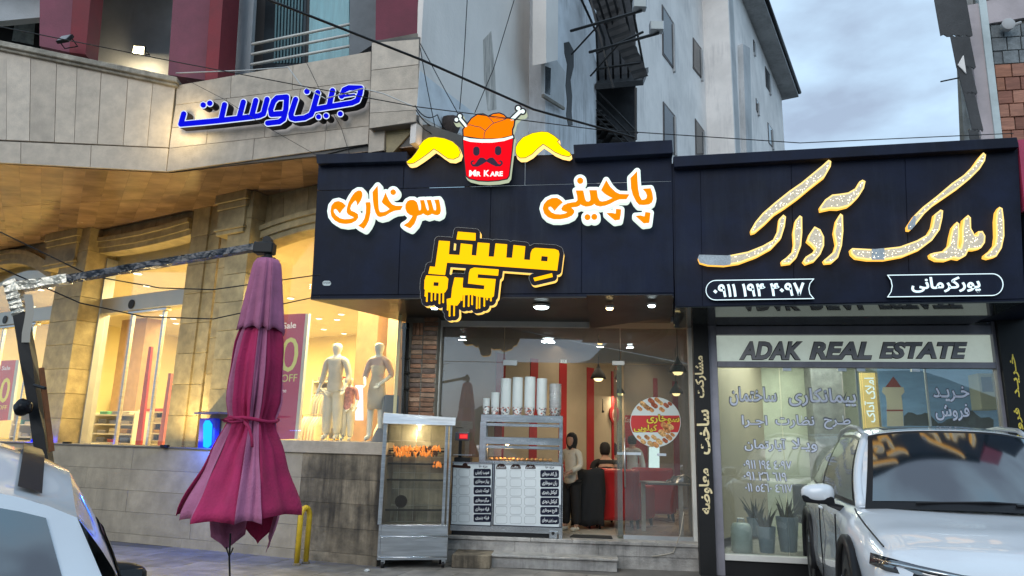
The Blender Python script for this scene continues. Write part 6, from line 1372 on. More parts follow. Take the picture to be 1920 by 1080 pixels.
def figure(t, H, arms, legs=None, mskin=None, shirt=None, pants=None, w=1., headm=None, lean=0, skirt=None, sit=False):
    s = H/1.75; hip = .92*s if not sit else .52*s
    def P(x, y, z, *r): return (x*s, y*s, z*s, *[q*s for q in r])
    h0 = hip/s; L_ = lean
    V = [P(0, 0, h0, .135*w, .10), P(0, L_*.25, h0+.20, .115*w, .085), P(0, L_*.7, h0+.42, .15*w, .10), P(0, L_, h0+.52, .09*w, .07), P(0, L_*1.02, h0+.585, .052), P(0, L_*1.05-.01, h0+.645, .078), P(0, L_*1.06-.005, h0+.715, .098, .108), P(0, L_*1.06, h0+.80, .082)]
    E = [(0, 1), (1, 2), (2, 3), (3, 4), (4, 5), (5, 6), (6, 7)]
    shoulders = []
    for sd, pts in arms.items():
        sgn = -1 if sd == 'l' else 1; V.append(P(sgn*.185*w, L_*.95, h0+.475, .052)); E.append((3, len(V)-1)); prev = len(V)-1
        for k, (x, y, z) in enumerate(pts): V.append(P(x, y, z, (.042, .030)[min(k, 1)] if k < 2 else .024)); E.append((prev, len(V)-1)); prev = len(V)-1
        a = Vector(V[prev-1][:3]); b = Vector(V[prev][:3]); hand(V, E, prev, b, b-a, s)
    for sgn in (-1, 1):
        lp = legs[0 if sgn < 0 else 1]; prev = 0
        V.append(P(sgn*.09, 0, h0-.08, .085)); E.append((0, len(V)-1)); prev = len(V)-1
        for k, (x, y, z) in enumerate(lp): V.append(P(x, y, z, (.06, .045, .035)[min(k, 2)])); E.append((prev, len(V)-1)); prev = len(V)-1
        x, y, z = lp[-1]; V.append(P(x+sgn*.01, y-.13, .035, .04, .03)); E.append((prev, len(V)-1))
    skin('body', V, E, mskin, t)
    hd = headm or mskin
    if shirt:
        V2 = [P(0, 0, h0-.12, .165*w, .125), P(0, 0, h0+.02, .155*w, .12), P(0, L_*.25, h0+.2, .135*w, .105), P(0, L_*.7, h0+.42, .168*w, .115), P(0, L_, h0+.515, .11*w, .08)]; E2 = [(0, 1), (1, 2), (2, 3), (3, 4)]
        for sd, pts in arms.items():
            sgn = -1 if sd == 'l' else 1; V2.append(P(sgn*.19*w, L_*.95, h0+.475, .066)); E2.append((4, len(V2)-1)); prev = len(V2)-1
            x, y, z = pts[0]; V2.append(P(x, y, z, .058)); E2.append((prev, len(V2)-1)); prev += 1
            x2, y2, z2 = pts[1]; V2.append(P(x+(x2-x)*shirt[1], y+(y2-y)*shirt[1], z+(z2-z)*shirt[1], .05)); E2.append((prev, len(V2)-1))
        skin('shirt', V2, E2, shirt[0], t)
    if pants:
        V3 = [P(0, 0, h0+.02, .17*w, .13)]; E3 = []
        for sgn in (-1, 1):
            lp = legs[0 if sgn < 0 else 1]; V3.append(P(sgn*.09, 0, h0-.08, .12)); E3.append((0, len(V3)-1)); prev = len(V3)-1
            for k, (x, y, z) in enumerate(lp[:2]): V3.append(P(x, y, max(z, .07), (.10, .082)[k])); E3.append((prev, len(V3)-1)); prev = len(V3)-1
        skin('trousers', V3, E3, pants, t)
    if skirt:
        put('dress', MB().lathe((0, 0, 0), [(.17*w*s, .55*s), (.19*w*s, .8*s), (.165*w*s, .98*s), (.12*w*s, 1.12*s), (.165*w*s, 1.3*s)], 20), skirt, t, local=True, smooth=True)
stand = (((-.10, 0, .5), (-.11, .02, .09)), ((.10, 0, .5), (.11, .02, .09)))
m_man = plain('ivory mannequin', (.80, .76, .66), .45); m_cs = mat('cream shirt', (.60, .54, .44), .85, bump=.2); m_pk = mat('pale pink shirt', (.60, .42, .34), .85, bump=.2); m_wt = mat('white trousers', (.66, .62, .52), .85, bump=.2)
def mann(lab, x, yt, yb, o, arms, **k):
    q = G.sz(x, yb, o)[0]; zt_m = G.sz(x, yt, o)[1]; z0 = POD+.175; c = G.w(q, z0, o); t = thing('mannequin', lab, 'mannequin', c, math.atan2(G.u.y, G.u.x)*.6, group='ivory mannequins in the display window')
    put('base_plate', MB().lathe((0, 0, 0), [(.17, 0), (.17, .008)], 20), m_alu, t, local=True)
    figure(t, zt_m-z0, arms, stand, m_man, **k)
put('display_podium', MB().prism([G.w(G.sz(470, 800)[0], POD, -.215), G.w(G.sz(706, 800, -.215)[0], POD, -.215), G.w(G.sz(706, 800, -1.1)[0], POD, -1.1), G.w(G.sz(470, 800)[0], POD, -1.1)], (0, 0, .172)), m_wood, CR)
mann('man mannequin in open white shirt and light trousers, left of the three', 620, 641, 822, -.62, {'l': [(-.26, .03, 1.13), (-.27, -.06, .90)], 'r': [(.26, .03, 1.13), (.25, -.08, .92)]}, shirt=(m_cs, .7), pants=m_wt)
mann('small child mannequin in a pink patterned shirt, between the adults', 649, 706, 822, -.75, {'l': [(-.25, .03, 1.13), (-.26, -.06, .90)], 'r': [(.25, .03, 1.13), (.25, -.08, .92)]}, shirt=(mat('red pink patterned shirt', (.50, .20, .16), .8, var=.4, vs=25), .2), pants=m_wt)
mann('woman mannequin in cream dress and pink shirt, right of the three', 701, 640, 822, -.55, {'l': [(-.25, .0, 1.12), (-.12, -.22, .98)], 'r': [(.25, .05, 1.15), (.16, -.18, .98)]}, shirt=(m_pk, .25), skirt=mat('cream dress', (.60, .50, .36), .85, bump=.3), w=.86)
m_sk = mat('skin', (.45, .26, .18), .5, var=.08, bump=.1); m_blk = mat('black fabric', (.012, .012, .014), .8, bump=.2)
c = atz(1070, 994, ZF)
wm = thing('person', 'woman in black headscarf, cream shirt and black trousers standing behind the counter', 'person', (c.x, c.y, ZF), R(-30))
hh = (838-821)/1364*c.y+EYE-ZF+.03
figure(wm, max(1.45, hh), {'l': [(-.22, -.04, 1.16), (-.06, -.25, 1.06)], 'r': [(.22, -.04, 1.16), (.08, -.26, 1.04)]}, stand, m_sk, shirt=(m_cs, .8), pants=m_blk, w=.9)
s = max(1.45, hh)/1.75
put('headscarf', MB().lathe((0, .03*s, 1.38*s), [(.13*s, 0), (.10*s, .06*s), (.085*s, .12*s), (.108*s, .20*s), (.112*s, .28*s), (.09*s, .36*s), (.04*s, .40*s), (.001, .405*s)], 18), m_blk, wm, local=True, smooth=True)
for sx_ in (-.11, .11): put('shoe', MB().box(((sx_-.045)*s, -.19*s, 0), ((sx_+.045)*s, .07*s, .07*s)), m_wt, wm, local=True, bevel=.025, seg=3)
c = atz(1136, 984, ZF)+Vector((.10, .45, 0))
mn = thing('person', 'man in black top bent over a table, seen from behind in the red armchair', 'person', (c.x, c.y, ZF), R(185))
figure(mn, 1.72, {'l': [(-.27, -.18, .72), (-.12, -.42, .78)], 'r': [(.27, -.18, .72), (.12, -.42, .78)]}, (((-.12, -.42, .50), (-.13, -.42, .08)), ((.12, -.42, .50), (.13, -.42, .08))), m_sk, shirt=(m_blk, .9), pants=m_blk, lean=-.22, sit=True, w=1.12)
put('hair', MB().lathe((0, -.225, 1.13), [(.075, 0), (.094, .05), (.098, .12), (.085, .18), (.05, .215), (.001, .225)], 16), m_blk, mn, local=True, smooth=True)
c = atz(1187, 968, ZF)
m3 = thing('person', 'person in white top and dark trousers standing behind the glass door', 'person', (c.x, c.y, ZF), R(160))
figure(m3, 1.5, {'l': [(-.24, .03, 1.13), (-.25, -.06, .90)], 'r': [(.24, .03, 1.13), (.25, -.10, .92)]}, stand, m_sk, shirt=(mat('white cotton', (.5, .5, .48), .85), .6), pants=m_blk, w=.9)
put('hair', MB().lathe((0, .01, 1.335), [(.075, 0), (.088, .05), (.088, .10), (.06, .15), (.001, .165)], 16), m_blk, m3, local=True, smooth=True)
# ================================================================ street things
bo = thing('yellow_bollard', 'bent yellow steel tube hoop standing on the pavement beside the grimy wall', 'bollard', atz(565, 1060, 0))
pA, pBq = atz(556, 1060, 0), atz(573, 1057, 0); hB = 950; zt_b = atY(572, 946, (pA.y+pBq.y)/2).z
pts = [pA, pA+Vector((0, 0, zt_b-.16))]
for k in range(1, 8):
    a = PI*k/8; m_ = (pA+pBq)/2; hx = (pBq-pA)/2; pts.append(m_-hx*math.cos(a)+Vector((0, 0, zt_b-.16+.12*math.sin(a))))
pts += [pBq+Vector((0, 0, zt_b-.16)), pBq]
m_yel = mat('chipped yellow paint', (.62, .40, .02), .5, var=.15, vs=8, streak=.35, scol=(.2, .12, .02), bump=.2)
put('hoop', MB().tube(pts, .036, 12), m_yel, bo, smooth=True)
for p in (pA, pBq): put('foot_collar', MB().lathe(p, [(.055, -.002), (.055, .02), (.04, .03)], 14), m_grime[0], bo, auto=40)
for i, (x, y, lab) in enumerate(((862, 1056, 'crumpled white plastic bag on the ground by the step block'), (688, 1072, 'small white scrap lying left of the grill cart'))):
    c = atz(x, y, 0); rr = .07 if i == 0 else .035; me = bpy.data.meshes.new('b'); bm = bmesh.new(); bmesh.ops.create_icosphere(bm, subdivisions=2, radius=rr)
    for v in bm.verts: v.co = v.co*(1+random.uniform(-.25, .25)); v.co.z = v.co.z*.5+rr*.45; v.co += c
    bm.to_mesh(me); bm.free(); tag(put('litter_bag', me, plain('white film', (.55, .56, .56), .4), None), lab, 'litter')
cb = tag(put('floor_cable', MB().tube([K.px(1282, 960, 0)+Vector((0, 0, 0)), K.px(1276, 1000, .03), K.w(K.sz(1262, 1020)[0], ZF-.12, .02), K.w(K.sz(1245, 1036)[0], .2, .03), K.w(K.sz(1222, 1030)[0], .17, .02)], .007, 6), plain('beige cable', (.36, .32, .26), .6), None, smooth=True), 'thin beige cable hanging over the step at the right of the glass', 'cable')
# parasol
PY = 5.4
def hw2m(h): return h*PY/FPX*.985
um = thing('closed_parasol', 'large closed cantilever parasol in faded magenta and mauve, tied at the waist', 'parasol', atY(440, 1040, PY))
top = atY(503, 482, PY); ax0 = Vector((top.x, top.y, 0))
mag = mat('magenta canvas', (.39, .02, .095), .85, var=.12, vs=6, bump=.3, bs=60); mau = mat('faded mauve canvas', (.39, .125, .225), .85, var=.12, vs=6, bump=.3, bs=60); mag2 = mat('deep magenta canvas', (.33, .012, .07), .85, var=.15, vs=6, bump=.3, bs=60)
def zy(y): return EYE+(822-y)/FPX*PY*1.0
prof = [(622, 38), (640, 43), (680, 48), (720, 50), (755, 50), (775, 46), (787, 42), (800, 46), (830, 60), (870, 75), (910, 93), (945, 109), (975, 113)]
prof2 = [(482, 15), (486, 21), (500, 24), (530, 28), (560, 32), (590, 36), (615, 39), (630, 41)]
def Rz(z, pf):
    pts_ = [(zy(y), hw2m(h)) for y, h in pf]
    for (za, ra), (zb2, rb) in zip(pts_[:-1], pts_[1:]):
        if za >= z >= zb2: t = (za-z)/(za-zb2+1e-9); return ra+(rb-ra)*t
    return pts_[0][1] if z > pts_[0][0] else pts_[-1][1]
cols_g = [mag, mau, mag, mau, mag2, mau, mag2, mau]
angs = [-192, -141, -114, -76, -54, -4, 42, 100, 168]
for g in range(8):
    a0, a1 = R(angs[g]), R(angs[g+1]); am = (a0+a1)/2; front = g < 5
    rows_ = []; zt3 = zy(620); 
    zb3 = zy(948)+(-.0, -.03, -.035, -.03, .0)[g] if front else zy(985+10*(g % 2))
    N1 = 26
    for i in range(N1):
        t = i/(N1-1); row = []
        for j in range(11):
            f = j/10; a = a0+(a1-a0)*f; s_ = math.sin(PI*f)
            zb4 = zb3-(.018*(1-s_) if front else .10*(1-abs(2*f-1)))+.0
            z = zt3+(zb4-zt3)*t; r = Rz(z, prof)
            if not front: r *= (1-.5*max(0, (t-.45)/.55))
            waist = math.exp(-((z-zy(787))/.16)**2)
            fold = (.10+.16*(1-t))*(1+1.2*waist)
            r *= 1-fold*s_-.06*math.sin(f*PI*5+g*2+t*1.5)*(1-t*.75)*(1+1.2*waist)-.035*math.sin(f*11+t*7+g*1.7)-.02*math.sin(t*23+g*3+f*3)
            row.append((ax0.x+math.cos(a)*r, ax0.y+math.sin(a)*r, z))
        rows_.append(row)
    o_ = put('canopy_panel', MB().grid(rows_), cols_g[g], um, smooth=True); o_.modifiers.new('t', 'SOLIDIFY').thickness = .003
    rows_ = []
    for i in range(14):
        t = i/13; row = []
        for j in range(9):
            f = j/8; a = a0+(a1-a0)*f; s_ = math.sin(PI*f); z = zy(483)+(zy(626)-.02*(1-s_)*0+.035*s_-zy(483))*t
            r = Rz(z, prof2)*1.07+.012; r *= 1-.24*s_*(.4+.6*t)-.04*math.sin(f*PI*4+g)*t
            row.append((ax0.x+math.cos(a)*r, ax0.y+math.sin(a)*r, z))
        rows_.append(row)
    o_ = put('vent_panel', MB().grid(rows_), mau, um, smooth=True); o_.modifiers.new('t', 'SOLIDIFY').thickness = .003
tie = []
for k in range(25):
    a = 2*PI*k/24; tie.append((ax0.x+math.cos(a)*hw2m(47), ax0.y+math.sin(a)*hw2m(47), zy(788)+.012*math.sin(a*3)))
tz = put('tie_strap', MB().tube(tie, .014, 6), mag2, um, smooth=True)
put('strap_tail', MB().tube([atY(455, 789, 5.17), atY(466, 800, 5.12), atY(472, 820, 5.1), atY(473, 838, 5.08)], .011, 6), mag2, tz, smooth=True)
put('strap_bow', MB().tube([atY(455, 789, 5.15), atY(432, 781, 5.12), atY(416, 787, 5.14), atY(434, 792, 5.12), atY(455, 790, 5.15)], .010, 6), mag2, tz, smooth=True)
put('pull_cord', MB().tube([atY(432, 1000, PY), atY(430, 1045, PY), atY(431, 1085, PY), atY(429, 1150, PY)], .007, 6), m_dark, um)
put('pull_cord', MB().tube([atY(424, 1026, PY), atY(430, 1045, PY), atY(437, 1027, PY)], .006, 6), m_dark, um)
put('hub_cap', MB().lathe(Vector((ax0.x, ax0.y, zy(484))), [(.06, 0), (.06, .02), (.03, .03), (.03, .10)], 14), m_dark, um)
m_film = mat('wrapped black film', (.013, .019, .03), .2, var=.5, vs=9, bump=1.0, bs=9); m_foil = mat('silver foil tape', (.55, .52, .44), .28, .8, var=.3, vs=9, bump=1.0, bs=12)
def sqtube(P, w_, h_): 
    mb = MB()
    for a, b in zip(P[:-1], P[1:]):
        t = (b-a).normalized(); u = t.cross(Vector((0, 1, 0))).normalized(); v = t.cross(u)
        n = 14; last = None
        for i in range(n+1):
            c = a.lerp(b, i/n); k = 1+random.uniform(-.14, .14); r = [c+u*h_*k+v*w_, c+u*h_+v*-w_*k, c-u*h_*k-v*w_, c-u*h_+v*w_*k]
            base = len(mb.v); mb.v += r
            if last is not None: mb.f += [[last+q, last+(q+1) % 4, base+(q+1) % 4, base+q] for q in range(4)]
            else: mb.f.append([base, base+1, base+2, base+3])
            last = base
        mb.f.append([last+3, last+2, last+1, last])
    return mb
arm = put('arm', sqtube([atY(484, 463, PY), atY(300, 494, PY), atY(130, 523, PY)], .035, .026), m_film, um)
put('arm_wrap', sqtube([atY(130, 523, PY), atY(18, 541, PY)], .040, .034), m_foil, arm)
put('end_bracket', MB().box(atY(478, 466, PY)-Vector((0, .05, .045)), atY(515, 466, PY)+Vector((0, .05, .045))), m_dark, um, bevel=.01)
put('pulley', MB().lathe(atY(500, 450, PY-.03), [(.035, 0), (.035, .05)], 14, (0, 1, 0)), m_dark, um); put('hook', MB().tube([atY(503, 470, PY), atY(503, 486, PY)], .02, 8), m_dark, um)
b0, b1, b2_ = atY(22, 528, PY), atY(40, 590, PY), atY(82, 850, PY); b3 = b2_+(b2_-b1)*.75
b3 = b1+(b2_-b1)*((b1.z-.0)/(b1.z-b2_.z))
po = put('post', sqtube([b1, b3], .034, .042), m_dark, um); put('post_wrap', sqtube([b0, b1], .038, .048), m_foil, po)
put('timber_strip', MB().tube([atY(70, 690, PY-.02)+Vector((.03, 0, 0)), atY(92, 846, PY-.02)+Vector((.02, 0, 0))], .022, 4), mat('rusty timber', (.20, .07, .02), .8, var=.3, vs=6), po)
put('crank_pin', MB().tube([atY(64, 722, PY-.05), atY(85, 728, PY-.1)], .012, 6), m_dark, po)
put('tape_tail', MB().grid([[atY(44+4*math.sin(i)+8*j, 552+i*18, PY-.05) for j in range(3)] for i in range(6)]), plain('torn pale film', (.36, .33, .28), .6), po, smooth=True)
bg = thing('black_bag', 'black plastic bag tied to the parasol post', 'bag', atY(42, 785, PY-.08)); me = bpy.data.meshes.new('bag'); bm = bmesh.new(); bmesh.ops.create_icosphere(bm, subdivisions=3, radius=.062); cc = atY(44, 764, PY-.12)
for v in bm.verts: v.co = v.co*(1+.12*math.sin(v.co.x*70)*math.sin(v.co.z*60+1)); v.co += cc
bm.to_mesh(me); bm.free(); put('bag_film', me, plain('black film', (.012, .012, .014), .25), bg, smooth=True)
# ================================================================ cables
def cable(lab, P, r=.008, sag=0, m=None):
    pts = []
    for a, b in zip(P[:-1], P[1:]):
        for i in range(9): t = i/9; pts.append(a.lerp(b, t)-Vector((0, 0, sag*4*t*(1-t))))
    pts.append(P[-1]); return tag(put('overhead_cable', MB().tube(pts, r, 6), m or m_dark, None, smooth=True), lab, 'cable')
cable('thick black cable slanting down across the facade to the estate sign', [atY(500, -2, 6.5), atY(790, 112, 7.2), atY(1000, 205, 7.9), atY(1190, 258, 8.5)], .014)
cable('thin black cable from the left balcony down past the blue sign', [atY(0, 50, 7.6), atY(340, 118, 7.9), atY(560, 160, 8.1), atY(780, 200, 8.2), atY(1120, 243, 8.4), atY(1500, 268, 8.6), atY(1900, 250, 8.8)], .006)
cable('near vertical wire above the bucket emblem', [atY(876, 0, 8.4), atY(870, 110, 8.6), atY(862, 205, 8.8)], .006)
cable('slanted wire reaching down to the chicken bones of the emblem', [atY(964, 0, 8.6), atY(925, 130, 8.7), atY(890, 212, 8.8)], .006)
m_wc = plain('white cable', (.5, .5, .48), .5)
cable('white cable looping over the balcony edge and the blue letters', [B1.px(330, 137, .1), B1.px(460, 132, .2), B1.px(540, 126, .25), B1.px(565, 160, .25), B1.px(610, 185, .25), B1.px(680, 166, .25), B1.px(720, 176, .3), B1.px(776, 200, .25)], .009, .0, m_wc)
cable('dark wire slanting over the travertine under the blue sign', [B1.px(352, 151, .06), B1.px(420, 186, .26), B1.px(500, 238, .2), B1.px(592, 290, .1)], .004)
cable('thin dark wire down the balcony face right of the blue sign', [B1.px(575, 118, .06), B1.px(598, 165, .2), B1.px(640, 240, .05), B1.px(655, 288, .05)], .004)
cable('loose cable from the bay corner to the patch', [SW.px(787, 80, .05), SW.px(835, 170, .08), SW.px(860, 215, .1)], .007)
cable('second loose cable from the bay corner', [SW.px(787, 85, .05), SW.px(800, 160, .08), SW.px(818, 250, .1)], .006)
cable('bundle cable sagging from the balcony bay to the emblem', [SW.px(778, 198, .06), SW.px(820, 215, .1), SW.px(850, 245, .15)], .008, .1)
cable('second bundle cable below the balcony bay', [SW.px(780, 206, .06), SW.px(815, 238, .1), SW.px(838, 262, .15)], .008, .05)
cable('lower bundle cable under the balcony bay', [SW.px(782, 225, .06), SW.px(806, 248, .1), SW.px(835, 268, .15)], .007, .03)
cable('sagging wire below the parasol arm, upper of two', [atY(0, 445-10, 5.9), atY(170, 517, 6.4), atY(300, 540, 6.6), atY(400, 543, 6.8), atY(600, 515, 7.0)], .006)
cable('sagging wire below the parasol arm, lower of two', [atY(0, 510-8, 5.6), atY(150, 568, 6.2), atY(270, 594, 6.6), atY(400, 598, 6.9), atY(600, 555, 7.2)], .006)
# flood lamps on arms
for k, (a, b, lab) in enumerate((((1070, 58), (1203, 20), 'upper of two floodlights on long black arms over the stair bay'), ((1105, 98), (1235, 62), 'lower of two floodlights on long black arms over the stair bay'))):
    pA_, pB_ = atY(*a, 13.5), atY(*b, 12.2); t = thing('long_arm_floodlight', lab, 'floodlight', pA_, group='floodlights on long arms')
    put('arm', MB().tube([pA_, pB_], .03, 6), m_dark, t); c = pB_+Vector((-.03, 0, .12)); hd_ = put('lamp_head', MB().box(c-Vector((.14, .08, .10)), c+Vector((.12, .08, .10))), m_alu, t, bevel=.01)
    put('lens', MB().box(c-Vector((.13, .09, .085)), c+Vector((.10, -.081, .08))), plain('pale lens', (.5, .52, .5), .2), hd_)
    put('prop', MB().tube([pA_+Vector((.02, 0, -.55)), pA_.lerp(pB_, .45)], .02, 5), m_dark, t)
tk = tag(put('torn_insulation', MB().tube([SW.px(843, 218, .1), SW.px(845, 240, .1), SW.px(842, 266, .12)], [.10, .14, .06], 7), mat('scorched foam', (.05, .035, .03), .9, bump=1), None, smooth=True), 'scorched dark insulation wrap behind the left chicken bone', 'insulation')
# ================================================================ cars
m_paint = mat('white car paint', (.66, .68, .71), .22, var=.02, bump=0, coat=1.0)
m_cg = mat('car window glass', (.012, .018, .024), .07, var=.1, bump=0, spec=.8); m_cg.node_tree.nodes['Principled BSDF'].inputs['IOR'].default_value = 2.1; m_trim = plain('black car trim', (.015, .015, .017), .35); m_tyre = mat('tyre rubber', (.02, .02, .02), .8, bump=.2); m_chr = plain('bright trim', (.6, .6, .6), .15, 1)
def interp(tab, y):
    for a, b in zip(tab[:-1], tab[1:]):
        if a[0] <= y <= b[0]:
            t = (y-a[0])/(b[0]-a[0]); t = t*t*(3-2*t)*.35+t*.65; return [p+(q-p)*t for p, q in zip(a[1:], b[1:])]
    return list(tab[0][1:] if y < tab[0][0] else tab[-1][1:])
def car(name, lab, loc, yaw, sc, st, edge, belt, cowl, crown, Lr, wheels, wr, hat=False, mirror=(1.0, 1.45, 1.06), mmat=None, side=None, lamps=True, strip=None):
    t = thing(name, lab, 'car', loc, yaw, group=None); T = Matrix.Scale(sc, 4)
    def PT(nm, mb, m, par=None, **k):
        me = mb.mesh(nm) if isinstance(mb, MB) else mb; me.transform(T); return put(nm, me, m, par or t, local=True, **k)
    # lower body
    ys = [st[0][0]+(st[-1][0]-st[0][0])*i/60 for i in range(61)]; rows_ = []
    for y in ys:
        hw, zs, zb_, hb_, zt_ = interp(st, y)
        half = [(hw*.80, zs-.02), (hw*.95, zs), (hw*.992, zs+.10), (hw, zs+.25), (hw*.985, (zs+zb_)*.5+.06), (hw*.992, zb_-.16), (hw*.975, zb_-.07), (hb_, zb_), (hb_*.93, zb_+(zt_-zb_)*.45), (hb_*.75, zb_+(zt_-zb_)*.8), (hb_*.4, zt_*.996+.0), (0, zt_)]
        rows_.append([(x, y, z) for x, z in half]+[(-x, y, z) for x, z in half[-2::-1]])
    mb = MB().grid(rows_); n = len(rows_[0]); c0 = Vector((0, ys[0], (rows_[0][0][2]+rows_[0][n//2][2])/2))
    mb.f.append(list(range(n))); mb.f.append([len(mb.v)-n+k for k in range(n)][::-1])
    b = PT('body', mb, m_paint, auto=50)
    # greenhouse
    def E_(tab, y): v = interp(tab, y); return v
    y0r, y1r = edge[0][0], edge[-1][0]
    NR = 24; rows_ = []
    for i in range(NR+1):
        y = y0r+(y1r-y0r)*i/NR; x, z = E_(edge, y); row = []
        for j in range(13):
            f = -1+2*j/12; row.append((x*f, y-(.09*(1-f*f) if i < 4 else 0)*(1-i/4 if i < 4 else 0), z+crown*(1-f*f*abs(f))))
        rows_.append(row)
    rf = PT('roof', MB().grid(rows_), m_paint, smooth=True); roofrows = rows_
    for sg in (-1, 1):
        S = []
        ny = 30; yb0, yb1 = belt[0][0], belt[-1][0]
        for i in range(ny+1):
            f = i/ny; yb_ = yb0+(yb1-yb0)*f; yr = y0r+(y1r-y0r)*f; xb, zb_ = E_(belt, yb_); xr, zr = E_(edge, yr); row = []
            for j in range(9):
                v = j/8; row.append(Vector((sg*(xb+(xr-xb)*v+.035*math.sin(PI*v)), yb_+(yr-yb_)*v, zb_+(zr-zb_)*v)))
            S.append(row)
        ps = PT('side_frame', MB().grid(S), m_paint, smooth=True); PT('pillar', MB().tube([S[0][j]+Vector((sg*-.012, .012, 0)) for j in range(9)], .036, 8), m_paint, smooth=True)
        def sample(u, v, off):
            i = min(ny-1, max(0, int(u*ny))); j = min(7, max(0, int(v*8))); fu = u*ny-i; fv = v*8-j
            a = S[i][j].lerp(S[i+1][j], fu).lerp(S[i][j+1].lerp(S[i+1][j+1], fu), fv); return a+Vector((sg*off, 0, off*.3))
        def win(nm, poly, m, off, par=None, K_=10):
            (ua, ub, uc, ud), (va, vb) = poly; rr = []
            for j in range(K_+1):
                v = va+(vb-va)*j/K_; e = j/K_; l = ua+(ud-ua)*e; r = ub+(uc-ub)*e; rr.append([sample(l+(r-l)*i/K_, v, off) for i in range(K_+1)])
            return PT(nm, MB().grid(rr), m, par, smooth=True)
        for (poly, trim) in side:
            (ua, ub, uc, ud), (va, vb) = poly; g = .012
            win('window_seal', ((ua-g, ub+g, uc+g, ud-g), (va-.05, vb+.05)), m_trim, .004); win('side_window', poly, m_cg, .008)
    # windscreen and tailgate glass
    def screen(nm, bot, topr, m, inset, off, vs=(0, 1)):
        rr = []
        for j in range(11):
            v = vs[0]+(vs[1]-vs[0])*j/10; row = []
            for i in range(17):
                f = (-1+2*i/16)*inset; xb, yb_, zb_ = bot(f); xt, yt, zt_ = topr(f); row.append((xb+(xt-xb)*v, yb_+(yt-yb_)*v-off-.03*math.sin(PI*v), zb_+(zt_-zb_)*v+off*.6))
            rr.append(row)
        return PT(nm, MB().grid(rr), m, smooth=True)
    xb0, zb0 = belt[0][1], belt[0][2]; xr0, zr0 = edge[0][1], edge[0][2]
    bot = lambda f: (xb0*f, belt[0][0]-cowl*(1-f*f), zb0+.03*(1-f*f)); tp = lambda f: (xr0*f, y0r-.09*(1-f*f), zr0+crown*(1-f*f*abs(f)))
    screen('windscreen_frame', bot, tp, m_paint, 1.0, 0); screen('windscreen_border', bot, tp, m_trim, .955, .006, (-.02, .985)); screen('windscreen', bot, tp, m_cg, .90, .010, (.07, .95))
    xb1, zb1 = belt[-1][1], belt[-1][2]; xr1, zr1 = edge[-1][1], edge[-1][2]
    botr = lambda f: (xb1*f, belt[-1][0]+.08*(1-f*f), zb1); tpr = lambda f: (xr1*f, y1r+.0*(1-f*f), zr1+crown*(1-f*f*abs(f)))
    screen('tailgate_frame', botr, tpr, m_paint, 1.0, 0); screen('rear_window', botr, tpr, m_cg, .85, -.008, (.15, .92))
    # wheels
    for (x, y) in wheels:
        for sg in (-1, 1):
            PT('wheel_arch', MB().lathe((sg*(x-.25), y, wr+.02), [(wr*1.16, 0), (wr*1.16, .252), (wr*.9, .253)], 32, (sg, 0, 0)), m_trim)
            arc = [(sg*(x+.004), y+math.cos(a)*wr*1.22, wr+.02+math.sin(a)*wr*1.22) for a in [R(-12)+R(204)*k/20 for k in range(21)]]
            PT('arch_cladding', MB().tube(arc, .035, 6), m_trim, smooth=True)
            w_ = PT('wheel', MB().lathe((sg*(x-.2), y, wr), [(wr*.7, 0), (wr*.96, .02), (wr, .06), (wr, .16), (wr*.96, .205), (wr*.72, .215), (wr*.66, .19)], 32, (sg, 0, 0)), m_tyre, auto=40)
            rimb = MB().lathe((sg*(x-.02), y, wr), [(wr*.67, 0), (wr*.64, .012), (wr*.6, -.03), (.001, -.035)], 28, (sg, 0, 0))
            for k in range(5):
                a = 2*PI*k/5; d = Vector((0, math.cos(a), math.sin(a))); e = Vector((0, -math.sin(a), math.cos(a))); c = Vector((sg*(x-.02), y, wr))
                rimb.prism([c+d*.04-e*.03, c+d*wr*.64-e*.022, c+d*wr*.64+e*.022, c+d*.04+e*.03], (sg*.018, 0, 0))
            PT('rim', rimb, m_alu, w_)
    # mirrors
    mx_, my_, mz_ = mirror
    for sg in (-1, 1):
        me = bpy.data.meshes.new('mirror'); bm = bmesh.new(); bmesh.ops.create_icosphere(bm, subdivisions=3, radius=1)
        for v in bm.verts:
            x, y, z = v.co; x = math.copysign(abs(x)**.75, x); z = math.copysign(abs(z)**.7, z)
            v.co = Vector((sg*mx_+x*.125, my_+y*.07+(.03 if y > 0 else 0)*0-sg*0, mz_+z*.075*(1-.25*sg*x*-1*-1*.6)))
        bm.to_mesh(me); bm.free(); mr_ = PT('wing_mirror', me, mmat or m_paint, smooth=True)
        PT('mirror_base', MB().hexa([(sg*(mx_-.12), my_-.06, mz_-.085), (sg*(mx_-.12), my_+.05, mz_-.085), (sg*(mx_+.11), my_+.04, mz_-.07), (sg*(mx_+.11), my_-.05, mz_-.07), (sg*(mx_-.11), my_-.065, mz_-.02), (sg*(mx_-.11), my_+.055, mz_-.02), (sg*(mx_+.125), my_+.045, mz_-.015), (sg*(mx_+.125), my_-.055, mz_-.015)]), m_trim, mr_, bevel=.012)
        PT('mirror_stalk', MB().hexa([(sg*(mx_-.26), my_-.11, mz_-.17), (sg*(mx_-.26), my_+.06, mz_-.17), (sg*(mx_-.06), my_+.03, mz_-.09), (sg*(mx_-.06), my_-.05, mz_-.09), (sg*(mx_-.24), my_-.09, mz_-.10), (sg*(mx_-.24), my_+.05, mz_-.10), (sg*(mx_-.04), my_+.03, mz_-.05), (sg*(mx_-.04), my_-.05, mz_-.05)]), m_trim, mr_, bevel=.008)
        PT('mirror_glass', MB().box((sg*mx_-.09, my_+.068, mz_-.05), (sg*mx_+.09, my_+.078, mz_+.05)), m_cg, mr_)
    return t, PT, b
